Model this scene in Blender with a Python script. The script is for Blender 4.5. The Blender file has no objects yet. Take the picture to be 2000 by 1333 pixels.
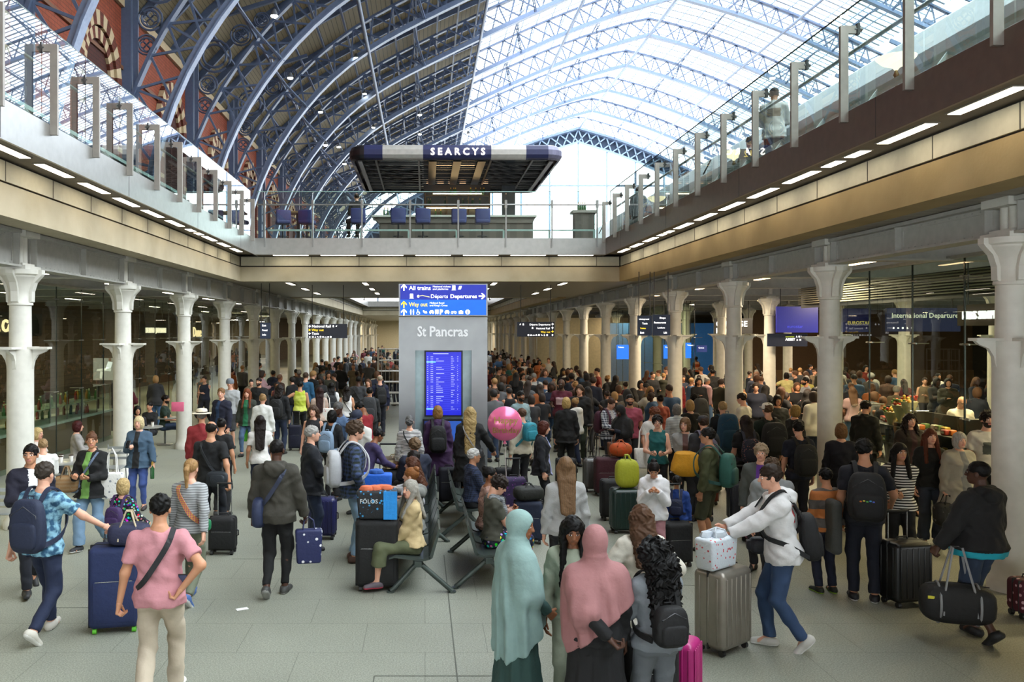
import bpy, math, random
import numpy as np
from mathutils import Vector, Matrix
# ---------------- camera, sky, exposure ----------------
F = 1640.0; H = 3.05; VX = 830.0; VY = 650.0
C = bpy.context.scene.collection
sc = bpy.context.scene
cd = bpy.data.cameras.new('camera'); cam = bpy.data.objects.new('camera', cd); C.objects.link(cam)
cd.sensor_width = 36; cd.lens = F*36/2000; cd.shift_x = (1000-VX)/2000; cd.shift_y = (VY-666.5)/2000
cd.clip_start = .05; cd.clip_end = 400
cam.location = (0, 0, H); cam.rotation_euler = (math.pi/2, 0, 0); sc.camera = cam
W = bpy.data.worlds.new('sky'); sc.world = W; W.use_nodes = True
_b = W.node_tree.nodes['Background']; _b.inputs[0].default_value = (.90, .96, 1, 1); _b.inputs[1].default_value = 4.6
sc.view_settings.view_transform = 'Standard'; sc.view_settings.look = 'None'
sc.view_settings.exposure = 0.8; sc.view_settings.gamma = 1; sc.view_settings.use_curve_mapping = False
cy = sc.cycles; cy.use_denoising = True; cy.max_bounces = 7; cy.diffuse_bounces = 4; cy.glossy_bounces = 3
cy.transmission_bounces = 4; cy.transparent_max_bounces = 14; cy.caustics_reflective = False; cy.caustics_refractive = False
cy.use_adaptive_sampling = True; cy.adaptive_threshold = .03; cy.sample_clamp_indirect = 6
R = math.radians; PI = math.pi
rnd = random.Random(5)
def at(px, py, Y):                       # the point seen at a pixel, Y metres into the hall
    return Vector(((px-VX)*Y/F, Y, H-(py-VY)*Y/F))
def ground(px, py):
    Y = F*H/(py-VY); return Vector(((px-VX)*Y/F, Y, 0))
# ---------------- materials ----------------
def lin(h):
    if not isinstance(h, str): return tuple(h)+((1,) if len(h) == 3 else ())
    h = h.lstrip('#'); o = []
    for i in (0, 2, 4):
        c = int(h[i:i+2], 16)/255; o.append(c/12.92 if c <= .04045 else ((c+.055)/1.055)**2.4)
    return (*o, 1)
_mc = {}
def cl(h):                               # cloth colour sampled from the photograph -> slightly deeper dye
    if not isinstance(h, str): return h
    v = [int(h[i:i+2], 16) for i in (1, 3, 5)]; g = sum(v)/3; v = [g+(x-g)*.86 for x in v]; k = .56+.44*(g/255)**.6
    return '#%02x%02x%02x' % tuple(int(min(255, max(0, x*k))) for x in v)
def M(col, rough=.7, metal=0, pat=None, col2=None, sc_=1, bump=0, emit=0, name=None, spec=.5):
    key = (col, rough, metal, pat, col2, sc_, bump, emit, spec)
    if key in _mc: return _mc[key]
    m = bpy.data.materials.new(name or (pat or 'plain')+'_finish'); m.use_nodes = True
    nt = m.node_tree; N = nt.nodes; L = nt.links; B = N['Principled BSDF']
    B.inputs['Roughness'].default_value = rough; B.inputs['Metallic'].default_value = metal
    B.inputs['Specular IOR Level'].default_value = spec
    c1 = lin(col); c2 = lin(col2) if col2 else tuple(min(1, v*.82) for v in c1[:3])+(1,)
    tc = N.new('ShaderNodeTexCoord'); mp = N.new('ShaderNodeMapping'); L.new(tc.outputs['Object'], mp.inputs[0])
    mp.inputs['Scale'].default_value = (sc_,)*3
    mix = N.new('ShaderNodeMix'); mix.data_type = 'RGBA'; mix.inputs[6].default_value = c1; mix.inputs[7].default_value = c2
    def noise(s, d=3, vec=None):
        n = N.new('ShaderNodeTexNoise'); n.inputs['Scale'].default_value = s; n.inputs['Detail'].default_value = d
        L.new((vec or mp.outputs[0]), n.inputs['Vector']); return n.outputs['Fac']
    def ramp(f, a, b):
        r = N.new('ShaderNodeMapRange'); r.inputs[1].default_value = a; r.inputs[2].default_value = b; L.new(f, r.inputs[0]); return r.outputs[0]
    def wave(axis, s, dist=0):
        w = N.new('ShaderNodeTexWave'); w.bands_direction = axis; w.inputs['Scale'].default_value = s; w.inputs['Distortion'].default_value = dist
        L.new(mp.outputs[0], w.inputs['Vector']); return w.outputs['Fac']
    def vor(s, feat='F1', out='Distance'):
        v = N.new('ShaderNodeTexVoronoi'); v.feature = feat; v.inputs['Scale'].default_value = s; L.new(mp.outputs[0], v.inputs['Vector']); return v.outputs[out]
    if pat == 'stripe': f = ramp(wave('Z', 1), .45, .55)
    elif pat == 'vstripe': f = ramp(wave('X', 1), .45, .55)
    elif pat == 'tie': f = ramp(noise(9, 4), .42, .58)
    elif pat == 'spot': f = ramp(vor(28), .32, .26)
    elif pat == 'plaid':
        a = ramp(wave('X', 3.2), .4, .6); b = ramp(wave('Z', 3.2), .4, .6)
        ad = N.new('ShaderNodeMath'); ad.operation = 'ADD'; L.new(a, ad.inputs[0]); L.new(b, ad.inputs[1])
        mu = N.new('ShaderNodeMath'); mu.operation = 'MULTIPLY'; mu.inputs[1].default_value = .5; L.new(ad.outputs[0], mu.inputs[0]); f = mu.outputs[0]
    elif pat == 'floral': f = None
    elif pat in ('brick', 'tile'):
        b = N.new('ShaderNodeTexBrick'); L.new(mp.outputs[0], b.inputs['Vector']); b.inputs['Color1'].default_value = c1
        b.inputs['Color2'].default_value = tuple(v*(.86 if pat == 'brick' else .97) for v in c1[:3])+(1,); b.inputs['Mortar'].default_value = c2
        b.inputs['Scale'].default_value = 1; b.inputs['Mortar Size'].default_value = .012 if pat == 'brick' else .004
        b.inputs['Brick Width'].default_value = .45 if pat == 'brick' else 1.2; b.inputs['Row Height'].default_value = .15 if pat == 'brick' else .8
        if pat == 'brick':
            s_ = N.new('ShaderNodeSeparateXYZ'); cb = N.new('ShaderNodeCombineXYZ'); L.new(mp.outputs[0], s_.inputs[0])
            L.new(s_.outputs[1], cb.inputs[0]); L.new(s_.outputs[2], cb.inputs[1]); L.new(cb.outputs[0], b.inputs['Vector'])
        nz = ramp(noise(.5 if pat == 'tile' else 2, 5), .3, .75); L.new(b.outputs['Color'], mix.inputs[6])
        mx = N.new('ShaderNodeMix'); mx.data_type = 'RGBA'; mx.blend_type = 'MULTIPLY'; mx.inputs[0].default_value = 1
        L.new(b.outputs['Color'], mx.inputs[6])
        cr = N.new('ShaderNodeMapRange'); cr.inputs[3].default_value = .82; cr.inputs[4].default_value = 1.08; L.new(nz, cr.inputs[0])
        out = cr.outputs[0]
        if pat == 'tile':
            g = ramp(noise(70, 2), .38, .62); g2 = N.new('ShaderNodeMapRange'); g2.inputs[3].default_value = .74; g2.inputs[4].default_value = 1.2; L.new(g, g2.inputs[0])
            mm = N.new('ShaderNodeMath'); mm.operation = 'MULTIPLY'; L.new(cr.outputs[0], mm.inputs[0]); L.new(g2.outputs[0], mm.inputs[1]); out = mm.outputs[0]
        L.new(out, mx.inputs[7]); L.new(mx.outputs[2], B.inputs['Base Color']); f = 0
    elif pat == 'plank':
        f = ramp(wave('Y', 1), .1, .0)
    elif pat == 'zplank': f = ramp(wave('Z', 1), .08, .0)
    elif pat == 'brush': f = noise(3, 2, None)
    elif pat == 'stain': f = ramp(noise(1.3, 5), .35, .75)
    elif pat == 'curl': f = ramp(noise(60, 2), .4, .6)
    elif pat == 'streak': f = ramp(wave('X', 14, 6), .3, .7)
    elif pat == 'print': f = ramp(vor(14), .27, .2)
    else: f = ramp(noise(8, 3), .3, .8)
    if pat == 'floral':
        v = N.new('ShaderNodeTexVoronoi'); v.inputs['Scale'].default_value = 22; L.new(mp.outputs[0], v.inputs['Vector'])
        hs = N.new('ShaderNodeHueSaturation'); hs.inputs['Saturation'].default_value = 1.5; hs.inputs['Value'].default_value = .8; L.new(v.outputs['Color'], hs.inputs['Color'])
        L.new(ramp(vor(22), .42, .36), mix.inputs[0]); L.new(hs.outputs[0], mix.inputs[7]); L.new(mix.outputs[2], B.inputs['Base Color'])
    elif f != 0:
        L.new(f, mix.inputs[0]); L.new(mix.outputs[2], B.inputs['Base Color'])
    if bump:
        bp = N.new('ShaderNodeBump'); bp.inputs['Strength'].default_value = min(1, bump); bp.inputs['Distance'].default_value = .02
        L.new(noise(26 if pat != 'knit' else 90, 3), bp.inputs['Height']); L.new(bp.outputs[0], B.inputs['Normal'])
    if emit:
        B.inputs['Emission Color'].default_value = c1; B.inputs['Emission Strength'].default_value = emit
    _mc[key] = m; return m
def glass(tint=(.86, .93, .92), fac=1.0, ior=1.5, name='glass', rough=0):
    m = bpy.data.materials.new(name); m.use_nodes = True; nt = m.node_tree; N = nt.nodes; L = nt.links
    N.remove(N['Principled BSDF']); o = N['Material Output']
    t = N.new('ShaderNodeBsdfTransparent'); t.inputs[0].default_value = (*tint, 1)
    g = N.new('ShaderNodeBsdfGlossy'); g.inputs['Roughness'].default_value = rough
    fr = N.new('ShaderNodeFresnel'); fr.inputs[0].default_value = ior
    mu = N.new('ShaderNodeMath'); mu.operation = 'MULTIPLY'; mu.inputs[1].default_value = fac; mu.use_clamp = True
    ge = N.new('ShaderNodeNewGeometry'); sb = N.new('ShaderNodeMath'); sb.operation = 'SUBTRACT'; sb.inputs[0].default_value = 1; L.new(ge.outputs['Backfacing'], sb.inputs[1])
    m3 = N.new('ShaderNodeMath'); m3.operation = 'MULTIPLY'; L.new(fr.outputs[0], m3.inputs[0]); L.new(sb.outputs[0], m3.inputs[1]); L.new(m3.outputs[0], mu.inputs[0]); mx = N.new('ShaderNodeMixShader')
    L.new(mu.outputs[0], mx.inputs[0]); L.new(t.outputs[0], mx.inputs[1]); L.new(g.outputs[0], mx.inputs[2]); L.new(mx.outputs[0], o.inputs[0])
    return m
# ---------------- mesh building ----------------
class MB:
    def __init__(s): s.v = []; s.f = []; s.m = []; s.mats = []; s.smooth = []
    def mi(s, m):
        if m not in s.mats: s.mats.append(m)
        return s.mats.index(m)
    def add(s, vs, fs, m, smooth=False):
        o = len(s.v); k = s.mi(m); s.v += [tuple(v) for v in vs]
        for f in fs: s.f.append(tuple(i+o for i in f)); s.m.append(k); s.smooth.append(smooth)
        return s
    def box(s, lo, hi, m):
        x0, y0, z0 = lo; x1, y1, z1 = hi
        return s.add([(x0, y0, z0), (x1, y0, z0), (x1, y1, z0), (x0, y1, z0), (x0, y0, z1), (x1, y0, z1), (x1, y1, z1), (x0, y1, z1)],
                     [(0, 3, 2, 1), (4, 5, 6, 7), (0, 1, 5, 4), (1, 2, 6, 5), (2, 3, 7, 6), (3, 0, 4, 7)], m)
    def cb(s, c, d, m): return s.box([c[i]-d[i]/2 for i in range(3)], [c[i]+d[i]/2 for i in range(3)], m)
    def bar(s, a, b, w, d, m, up=(0, 0, 1)):          # rectangular bar from a to b
        a = Vector(a); b = Vector(b); t = (b-a).normalized(); u = Vector(up)
        if abs(t.dot(u)) > .98: u = Vector((1, 0, 0))
        x = t.cross(u).normalized()*w/2; y = x.cross(t).normalized()*d/2
        vs = [a-x-y, a+x-y, a+x+y, a-x+y, b-x-y, b+x-y, b+x+y, b-x+y]
        return s.add(vs, [(0, 3, 2, 1), (4, 5, 6, 7), (0, 1, 5, 4), (1, 2, 6, 5), (2, 3, 7, 6), (3, 0, 4, 7)], m)
    def tube(s, pts, r, m, n=8, r2=None, closed=False):
        P = [Vector(p) for p in pts]; rings = []; k = len(P)
        for i, p in enumerate(P):
            t = ((P[(i+1) % k] if closed else P[min(i+1, k-1)])-(P[i-1] if (closed or i) else P[0])).normalized()
            u = Vector((0, 0, 1)) if abs(t.z) < .9 else Vector((1, 0, 0))
            x = t.cross(u).normalized(); y = x.cross(t)
            rr = r if r2 is None else r+(r2-r)*i/(k-1)
            rings.append([p+x*math.cos(a)*rr+y*math.sin(a)*rr for a in [2*PI*j/n for j in range(n)]])
        vs = [v for q in rings for v in q]; fs = []
        for i in range(k if closed else k-1):
            i2 = (i+1) % k
            for j in range(n): fs.append((i*n+j, i*n+(j+1) % n, i2*n+(j+1) % n, i2*n+j))
        if not closed: fs += [tuple(range(n))[::-1], tuple((k-1)*n+j for j in range(n))]
        return s.add(vs, fs, m, True)
    def ribbon(s, pts, w, m, nrm, closed=False, th=.005, sub=4):   # flat strap; nrm(p) = outward normal
        P = [Vector(p) for p in pts]; k = len(P); Q = []
        for i in range(k if closed else k-1):
            p0, p1, p2, p3 = (P[(i+j) % k] if closed else P[max(0, min(k-1, i+j))] for j in (-1, 0, 1, 2))
            for q in range(sub):
                t = q/sub; Q.append(.5*((2*p1)+(p2-p0)*t+(2*p0-5*p1+4*p2-p3)*t*t+(3*p1-p0-3*p2+p3)*t**3))
        if not closed: Q.append(P[-1])
        n = len(Q); vs = []; fs = []
        for i, p in enumerate(Q):
            t = ((Q[(i+1) % n] if closed else Q[min(i+1, n-1)])-(Q[i-1] if (closed or i) else Q[0])).normalized()
            nn = Vector(nrm(p)); nn = (nn-t*nn.dot(t)).normalized(); x = t.cross(nn)*w/2; y = nn*th
            vs += [p-x-y, p+x-y, p+x+y, p-x+y]
        for i in range(n if closed else n-1):
            a = 4*i; c = 4*((i+1) % n); fs += [(a+j, a+(j+1) % 4, c+(j+1) % 4, c+j) for j in range(4)]
        return s.add(vs, fs, m)
    def lathe(s, prof, m, c=(0, 0, 0), n=20, sq=0, ph=0):  # prof: (r,z)
        vs = []
        for r, z in prof:
            for j in range(n):
                a = 2*PI*j/n+ph; q = 1
                if sq: q = 1+sq*(1/max(abs(math.cos(a)), abs(math.sin(a)))-1)
                vs.append((c[0]+r*q*math.cos(a), c[1]+r*q*math.sin(a), c[2]+z))
        fs = []
        for i in range(len(prof)-1):
            for j in range(n): fs.append((i*n+j, i*n+(j+1) % n, (i+1)*n+(j+1) % n, (i+1)*n+j))
        fs += [tuple(range(n))[::-1], tuple((len(prof)-1)*n+j for j in range(n))]
        return s.add(vs, fs, m, True)
    def prism(s, poly, a, b, m, axis='x'):            # polygon extruded along an axis from a to b
        n = len(poly)
        def mk(p, t): return {'x': (t, p[0], p[1]), 'y': (p[0], t, p[1]), 'z': (p[0], p[1], t)}[axis]
        vs = [mk(p, a) for p in poly]+[mk(p, b) for p in poly]
        fs = [tuple(range(n))[::-1], tuple(range(n, 2*n))]+[(i, (i+1) % n, n+(i+1) % n, n+i) for i in range(n)]
        return s.add(vs, fs, m)
    def rbox(s, c, d, r, m, k=3, fn=None):            # rounded box
        hs = [x/2 for x in d]; L = []
        for h in hs:
            inn = h-r; q = [inn+r*math.tan(PI/4*i/k) if i < k else h for i in range(k+1)]
            L.append([-x for x in q[::-1]]+q)
        vs = []; fs = []; idx = {}
        n = 2*(k+1)
        def V(i, j, l):
            if (i, j, l) in idx: return idx[(i, j, l)]
            p = Vector((L[0][i], L[1][j], L[2][l])); q = Vector([max(-hs[a]+r, min(hs[a]-r, p[a])) for a in range(3)])
            dd = p-q; p = q+dd.normalized()*r if dd.length > 1e-9 else p
            if fn: p = Vector(fn(p))
            idx[(i, j, l)] = len(vs); vs.append(p+Vector(c)); return idx[(i, j, l)]
        for a in range(n-1):
            for b in range(n-1):
                fs += [(V(a, b, 0), V(a, b+1, 0), V(a+1, b+1, 0), V(a+1, b, 0)), (V(a, b, n-1), V(a+1, b, n-1), V(a+1, b+1, n-1), V(a, b+1, n-1)),
                       (V(a, 0, b), V(a+1, 0, b), V(a+1, 0, b+1), V(a, 0, b+1)), (V(a, n-1, b), V(a, n-1, b+1), V(a+1, n-1, b+1), V(a+1, n-1, b)),
                       (V(0, a, b), V(0, a, b+1), V(0, a+1, b+1), V(0, a+1, b)), (V(n-1, a, b), V(n-1, a+1, b), V(n-1, a+1, b+1), V(n-1, a, b+1))]
        return s.add(vs, fs, m, True)
    def sell(s, c, d, m, e=.6, n=16, fn=None):        # soft bag-like superellipsoid
        vs = []; fs = []; K = n//2
        pw = lambda x: math.copysign(abs(x)**e, x)
        for i in range(K+1):
            ph = -PI/2+PI*i/K
            for j in range(n):
                a = 2*PI*j/n; p = (pw(math.cos(ph))*pw(math.cos(a))*d[0]/2, pw(math.cos(ph))*pw(math.sin(a))*d[1]/2, pw(math.sin(ph))*d[2]/2)
                if fn: p = fn(p)
                vs.append((p[0]+c[0], p[1]+c[1], p[2]+c[2]))
        for i in range(K):
            for j in range(n): fs.append((i*n+j, i*n+(j+1) % n, (i+1)*n+(j+1) % n, (i+1)*n+j))
        return s.add(vs, fs, m, True)
    def build(s, name, parent=None, loc=None, rz=0):
        me = bpy.data.meshes.new(name); me.from_pydata(s.v, [], s.f)
        for m in s.mats: me.materials.append(m)
        me.polygons.foreach_set('material_index', s.m); me.polygons.foreach_set('use_smooth', s.smooth)
        if any(s.smooth): me.set_sharp_from_angle(angle=R(50))
        me.update(); o = bpy.data.objects.new(name, me); C.objects.link(o)
        if parent: o.parent = parent
        if loc is not None: o.location = loc
        if rz: o.rotation_euler.z = rz
        return o
def tag(o, label=None, cat=None, group=None, kind=None):
    if label: o['label'] = label
    if cat: o['category'] = cat
    if group: o['group'] = group
    if kind: o['kind'] = kind
    return o
def empty(name, loc=(0, 0, 0), rz=0, label=None, cat=None, group=None):
    o = bpy.data.objects.new(name, None); C.objects.link(o); o.location = loc; o.rotation_euler.z = rz; o.empty_display_size = .1
    return tag(o, label, cat, group)
def struct(o): o['kind'] = 'structure'; return o
def copy_tree(o, parent=None):
    c = o.copy(); C.objects.link(c)
    if parent is not None: c.parent = parent
    for ch in list(o.children): copy_tree(ch, c)
    return c
def copies(o, locs, labels, group=None):
    out = [o]; o.location = locs[0]; o['label'] = labels[0]
    if group: o['group'] = group
    for l, s in zip(locs[1:], labels[1:]):
        c = copy_tree(o); c.location = l; c['label'] = s; out.append(c)
    return out
def text(s, parent, loc, size, m, rot=(PI/2, 0, 0), align='LEFT', bold=.0, ext=.002, name='lettering', sx=1, sp=1):
    cu = bpy.data.curves.new(name, 'FONT'); cu.body = s; cu.size = size; cu.align_x = align; cu.extrude = ext; cu.space_character = sp; cu.offset = bold
    cu.resolution_u = 2; cu.materials.append(m); q = bpy.data.objects.new(name, cu); me = bpy.data.meshes.new_from_object(q); me.name = name; bpy.data.objects.remove(q); bpy.data.curves.remove(cu)
    o = bpy.data.objects.new(name, me); C.objects.link(o); o.parent = parent; o.location = loc; o.rotation_euler = rot; o.scale = (sx, 1, 1); return o
# ---------------- smooth bodies from blended volumes ----------------
V3 = lambda *a: np.array(a, dtype=np.float32)
def rotx(a): c, s = math.cos(a), math.sin(a); return np.array([[1, 0, 0], [0, c, -s], [0, s, c]], dtype=np.float32)
def rotz(a): c, s = math.cos(a), math.sin(a); return np.array([[c, -s, 0], [s, c, 0], [0, 0, 1]], dtype=np.float32)
def cap(a, b, ra, rb=None, c0=0, c1=0, k=None): return ('c', np.array(a, dtype=np.float32), np.array(b, dtype=np.float32), ra, ra if rb is None else rb, c0, c1, k)
def ell(c, r, Rm=None, k=None, sub=0): return ('e', np.array(c, dtype=np.float32), np.array(r, dtype=np.float32), np.eye(3, dtype=np.float32) if Rm is None else Rm, sub, k)
def rings(rs, o=(0, 0, 0), Rm=None, k=None): return ('r', np.array(rs, dtype=np.float32), np.array(o, dtype=np.float32), np.eye(3, dtype=np.float32) if Rm is None else Rm, k)  # (z,rx,ry,cy)
def bounds(p):
    if p[0] == 'c': r = max(p[3], p[4]); return np.minimum(p[1], p[2])-r, np.maximum(p[1], p[2])+r
    if p[0] == 'e': r = float(p[2].max()); return p[1]-r, p[1]+r
    rs = p[1]; pts = []
    for z, rx, ry, cyy in rs:
        for sx in (-1, 1):
            for sy in (-1, 1): pts.append(p[3] @ V3(sx*rx, cyy+sy*ry, z)+p[2])
    pts = np.array(pts); return pts.min(0), pts.max(0)
def sdf(prims, h, k=.03, wrinkle=0, planes=(), wf=30, lo=None, hi=None, fold=None):
    pos = [p for p in prims if not (p[0] == 'e' and p[4])]
    B = [bounds(p) for p in pos]
    l = np.min([b[0] for b in B], 0)-2.5*h; u = np.max([b[1] for b in B], 0)+2.5*h
    if lo is not None: l = np.maximum(l, lo); u = np.minimum(u, hi)
    n = np.maximum(4, np.ceil((u-l)/h).astype(int)+1)
    D = np.full(n, 1.0, dtype=np.float32); ax = [l[i]+np.arange(n[i], dtype=np.float32)*h for i in range(3)]
    for p in prims:
        b = bounds(p); mg = k+2*h+.01
        i0 = np.maximum(0, ((b[0]-mg-l)/h).astype(int)); i1 = np.minimum(n, ((b[1]+mg-l)/h).astype(int)+2)
        if (i1 <= i0).any(): continue
        X = ax[0][i0[0]:i1[0], None, None]; Y = ax[1][None, i0[1]:i1[1], None]; Z = ax[2][None, None, i0[2]:i1[2]]
        sl = tuple(slice(i0[i], i1[i]) for i in range(3)); kk = k if p[-1] is None else p[-1]
        if p[0] == 'c':
            a, bb = p[1], p[2]; ab = bb-a; L2 = float(ab @ ab)+1e-9
            q = ((X-a[0])*ab[0]+(Y-a[1])*ab[1]+(Z-a[2])*ab[2])/L2; t = np.clip(q, 0, 1)
            d = np.sqrt((X-a[0]-t*ab[0])**2+(Y-a[1]-t*ab[1])**2+(Z-a[2]-t*ab[2])**2)-(p[3]+(p[4]-p[3])*t)
            L = math.sqrt(L2)
            if p[5]: d = np.maximum(d, -q*L)
            if p[6]: d = np.maximum(d, (q-1)*L)
        elif p[0] == 'e':
            Rm = p[3]; x = X-p[1][0]; y = Y-p[1][1]; z = Z-p[1][2]; r = p[2]
            qx = (Rm[0, 0]*x+Rm[1, 0]*y+Rm[2, 0]*z)/r[0]; qy = (Rm[0, 1]*x+Rm[1, 1]*y+Rm[2, 1]*z)/r[1]; qz = (Rm[0, 2]*x+Rm[1, 2]*y+Rm[2, 2]*z)/r[2]
            d = (np.sqrt(qx*qx+qy*qy+qz*qz)-1)*float(r.min())
            if p[4]:
                D[sl] = np.maximum(D[sl], -d); continue
        else:
            rs = p[1]; Rm = p[3]; x = X-p[2][0]; y = Y-p[2][1]; z = Z-p[2][2]
            qx = Rm[0, 0]*x+Rm[1, 0]*y+Rm[2, 0]*z; qy = Rm[0, 1]*x+Rm[1, 1]*y+Rm[2, 1]*z; qz = Rm[0, 2]*x+Rm[1, 2]*y+Rm[2, 2]*z
            rx = np.interp(qz, rs[:, 0], rs[:, 1]).astype(np.float32); ry = np.interp(qz, rs[:, 0], rs[:, 2]).astype(np.float32); cc = np.interp(qz, rs[:, 0], rs[:, 3]).astype(np.float32)
            d = (np.sqrt((qx/rx)**2+((qy-cc)/ry)**2)-1)*np.minimum(rx, ry)
            d = np.maximum(d, np.maximum(rs[0, 0]-qz, qz-rs[-1, 0]))
        o = D[sl]; hh = np.maximum(kk-np.abs(o-d), 0)/kk; D[sl] = np.minimum(o, d)-hh*hh*kk*.25
    X = ax[0][:, None, None]; Y = ax[1][None, :, None]; Z = ax[2][None, None, :]
    if wrinkle:
        w = np.sin(wf*X+4*np.sin(wf*.5*Z))*np.sin(wf*.9*Y+2*np.sin(wf*.4*X))+.7*np.sin(wf*.8*Z+3*np.sin(wf*.35*X)+2*np.sin(wf*.5*Y))
        D += wrinkle*w
    if fold:
        am, nf, zt, zb = fold; g = np.clip((zt-Z)/(zt-zb), 0, 1); D += am*g*(np.sin(nf*np.arctan2(X+.03*np.sin(5*Z), Y)+2.5*np.sin(3*Z))-1.2)+am*.35*g*np.sin((nf*1.9)*np.arctan2(X, Y+.05)-3*Z)
    for pt, nn in planes:
        D = np.maximum(D, (X-pt[0])*nn[0]+(Y-pt[1])*nn[1]+(Z-pt[2])*nn[2])
    return snet(D, l, h)
def snet(D, l, h):
    D[0] = D[-1] = 1; D[:, 0] = D[:, -1] = 1; D[:, :, 0] = D[:, :, -1] = 1
    S = D < 0; n = np.array(D.shape); acc = np.zeros((*(n-1), 3), dtype=np.float32); cnt = np.zeros(n-1, dtype=np.int16); quads = []
    for a in range(3):
        s0 = [slice(None)]*3; s1 = [slice(None)]*3; s0[a] = slice(0, -1); s1[a] = slice(1, None)
        A = S[tuple(s0)]; Bq = S[tuple(s1)]; I = np.argwhere(A != Bq)
        if not len(I): continue
        J = I.copy(); J[:, a] += 1; d0 = D[tuple(I.T)]; d1 = D[tuple(J.T)]; t = d0/(d0-d1)
        P = I.astype(np.float32); P[:, a] += t; b, c = (a+1) % 3, (a+2) % 3; cells = []
        for ob, oc in ((-1, -1), (0, -1), (0, 0), (-1, 0)):
            K = I.copy(); K[:, b] += ob; K[:, c] += oc; fl = np.ravel_multi_index(K.T, n-1)
            for e in range(3): acc.reshape(-1, 3)[:, e] += np.bincount(fl, P[:, e], minlength=cnt.size)
            cnt.reshape(-1)[:] += np.bincount(fl, minlength=cnt.size).astype(np.int16); cells.append(fl)
        Q = np.stack(cells, 1); fl = A[tuple(I.T)]; Q[~fl] = Q[~fl][:, ::-1]; quads.append(Q)
    if not quads: return np.zeros((0, 3)), np.zeros((0, 4), int)
    m = cnt.reshape(-1) > 0; idx = np.cumsum(m)-1; v = acc.reshape(-1, 3)[m]/cnt.reshape(-1)[m][:, None]
    return v*h+l, idx[np.concatenate(quads)]
def meshobj(name, parts, mats, parent, smooth=True):    # parts: (verts, faces, material index or array)
    V = []; Q = []; MI = []; o = 0
    for v, f, mi in parts:
        V.append(v); Q.append(f+o); o += len(v); MI.append(np.full(len(f), mi, dtype=np.int32) if np.isscalar(mi) else mi.astype(np.int32))
    V = np.concatenate(V).astype(np.float32); Q = np.concatenate(Q); MI = np.concatenate(MI)
    me = bpy.data.meshes.new(name); me.vertices.add(len(V)); me.vertices.foreach_set('co', V.ravel())
    me.loops.add(len(Q)*4); me.loops.foreach_set('vertex_index', Q.ravel().astype(np.int32)); me.polygons.add(len(Q))
    me.polygons.foreach_set('loop_start', np.arange(0, len(Q)*4, 4, dtype=np.int32))
    for m in mats: me.materials.append(m)
    me.polygons.foreach_set('material_index', MI); me.update(calc_edges=True); me.validate()
    me.polygons.foreach_set('use_smooth', np.ones(len(me.polygons), dtype=bool))
    ob = bpy.data.objects.new(name, me); C.objects.link(ob); ob.parent = parent; return ob
# ---------------- people ----------------
SK = {'a': '#dca68c', 'b': '#c48d6c', 'c': '#8d5b3e', 'd': '#4b2f22'}
ARM = dict(d=(.25, .05, .80), p=(.20, .06, .92), f=(.10, .30, 1.10), ph=(.06, .30, 1.22), x=(-.08, .22, 1.15), bk=(.30, -.30, .82), pu=(.20, .50, 1.02),
           hip=(.20, -.12, .98), up=(.35, .25, 1.45), out=(.62, .10, 1.25), ch=(.06, .20, 1.30), lap=(.08, .32, .70), side=(.36, .05, .84), wk1=(.26, .26, .90), wk2=(.26, -.22, .86))
def ik(S, T, la, lb, pole):
    S = np.array(S, dtype=float); T = np.array(T, dtype=float); v = T-S; d = np.linalg.norm(v); m = (la+lb)*.995
    if d > m: T = S+v/d*m; v = T-S; d = m
    d = max(d, abs(la-lb)+.02); u = v/d; x = (la*la-lb*lb+d*d)/(2*d); h_ = math.sqrt(max(0, la*la-x*x))
    p = np.array(pole, dtype=float); p -= p @ u*u; p /= np.linalg.norm(p)+1e-9
    return S+u*x+p*h_, T
def hand(W_, Dv, s, grip, fine):
    f = Dv/np.linalg.norm(Dv); y = np.array([0, 1, .2]); th = y-(y @ f)*f
    if np.linalg.norm(th) < .3: th = np.array([-s, 0, .3])-(np.array([-s, 0, .3]) @ f)*f
    th /= np.linalg.norm(th); n = np.cross(f, th)*(1 if s > 0 else -1); inn = np.array([-s, 0, -.1]); n = n if n @ inn > 0 else -n
    P = [cap(W_-f*.02, W_+f*.02, .022, .023)]
    if not fine: return P+[cap(W_+f*.02, W_+f*.10+n*.02, .026, .020), cap(W_+f*.03+th*.02, W_+f*.08+th*.045, .012, .010)]
    for i, (o, L) in enumerate(((.028, .085), (.010, .095), (-.009, .088), (-.026, .068))):
        k0 = W_+f*.085+th*o*(1.05)-f*abs(o)*.15; P.append(cap(W_+f*.01+th*o*.6, k0, .015, .0125, k=.012))
        b1 = .35+grip*1.1; d1 = f*math.cos(b1)+n*math.sin(b1); b2 = b1+.35+grip*1.2; d2 = f*math.cos(b2)+n*math.sin(b2)
        k1 = k0+d1*L*.5; P += [cap(k0, k1, .0105, .0095, k=.005), cap(k1, k1+d2*L*.45, .0093, .0078, k=.004)]
    t0 = W_+f*.02+th*.026; t1 = t0+f*.030+th*.026+n*.012
    P += [cap(t0-th*.012, t1, .015, .012, k=.01), cap(t1, t1+f*.034+th*.004+n*.014*(1+grip), .0115, .009, k=.005)]
    return P
SHORT = dict(tee=.014, long=.018, hoodie=.030, jacket=.026, coat=.028, tank=.012, puffer=.045, shirt=.018)
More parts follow.
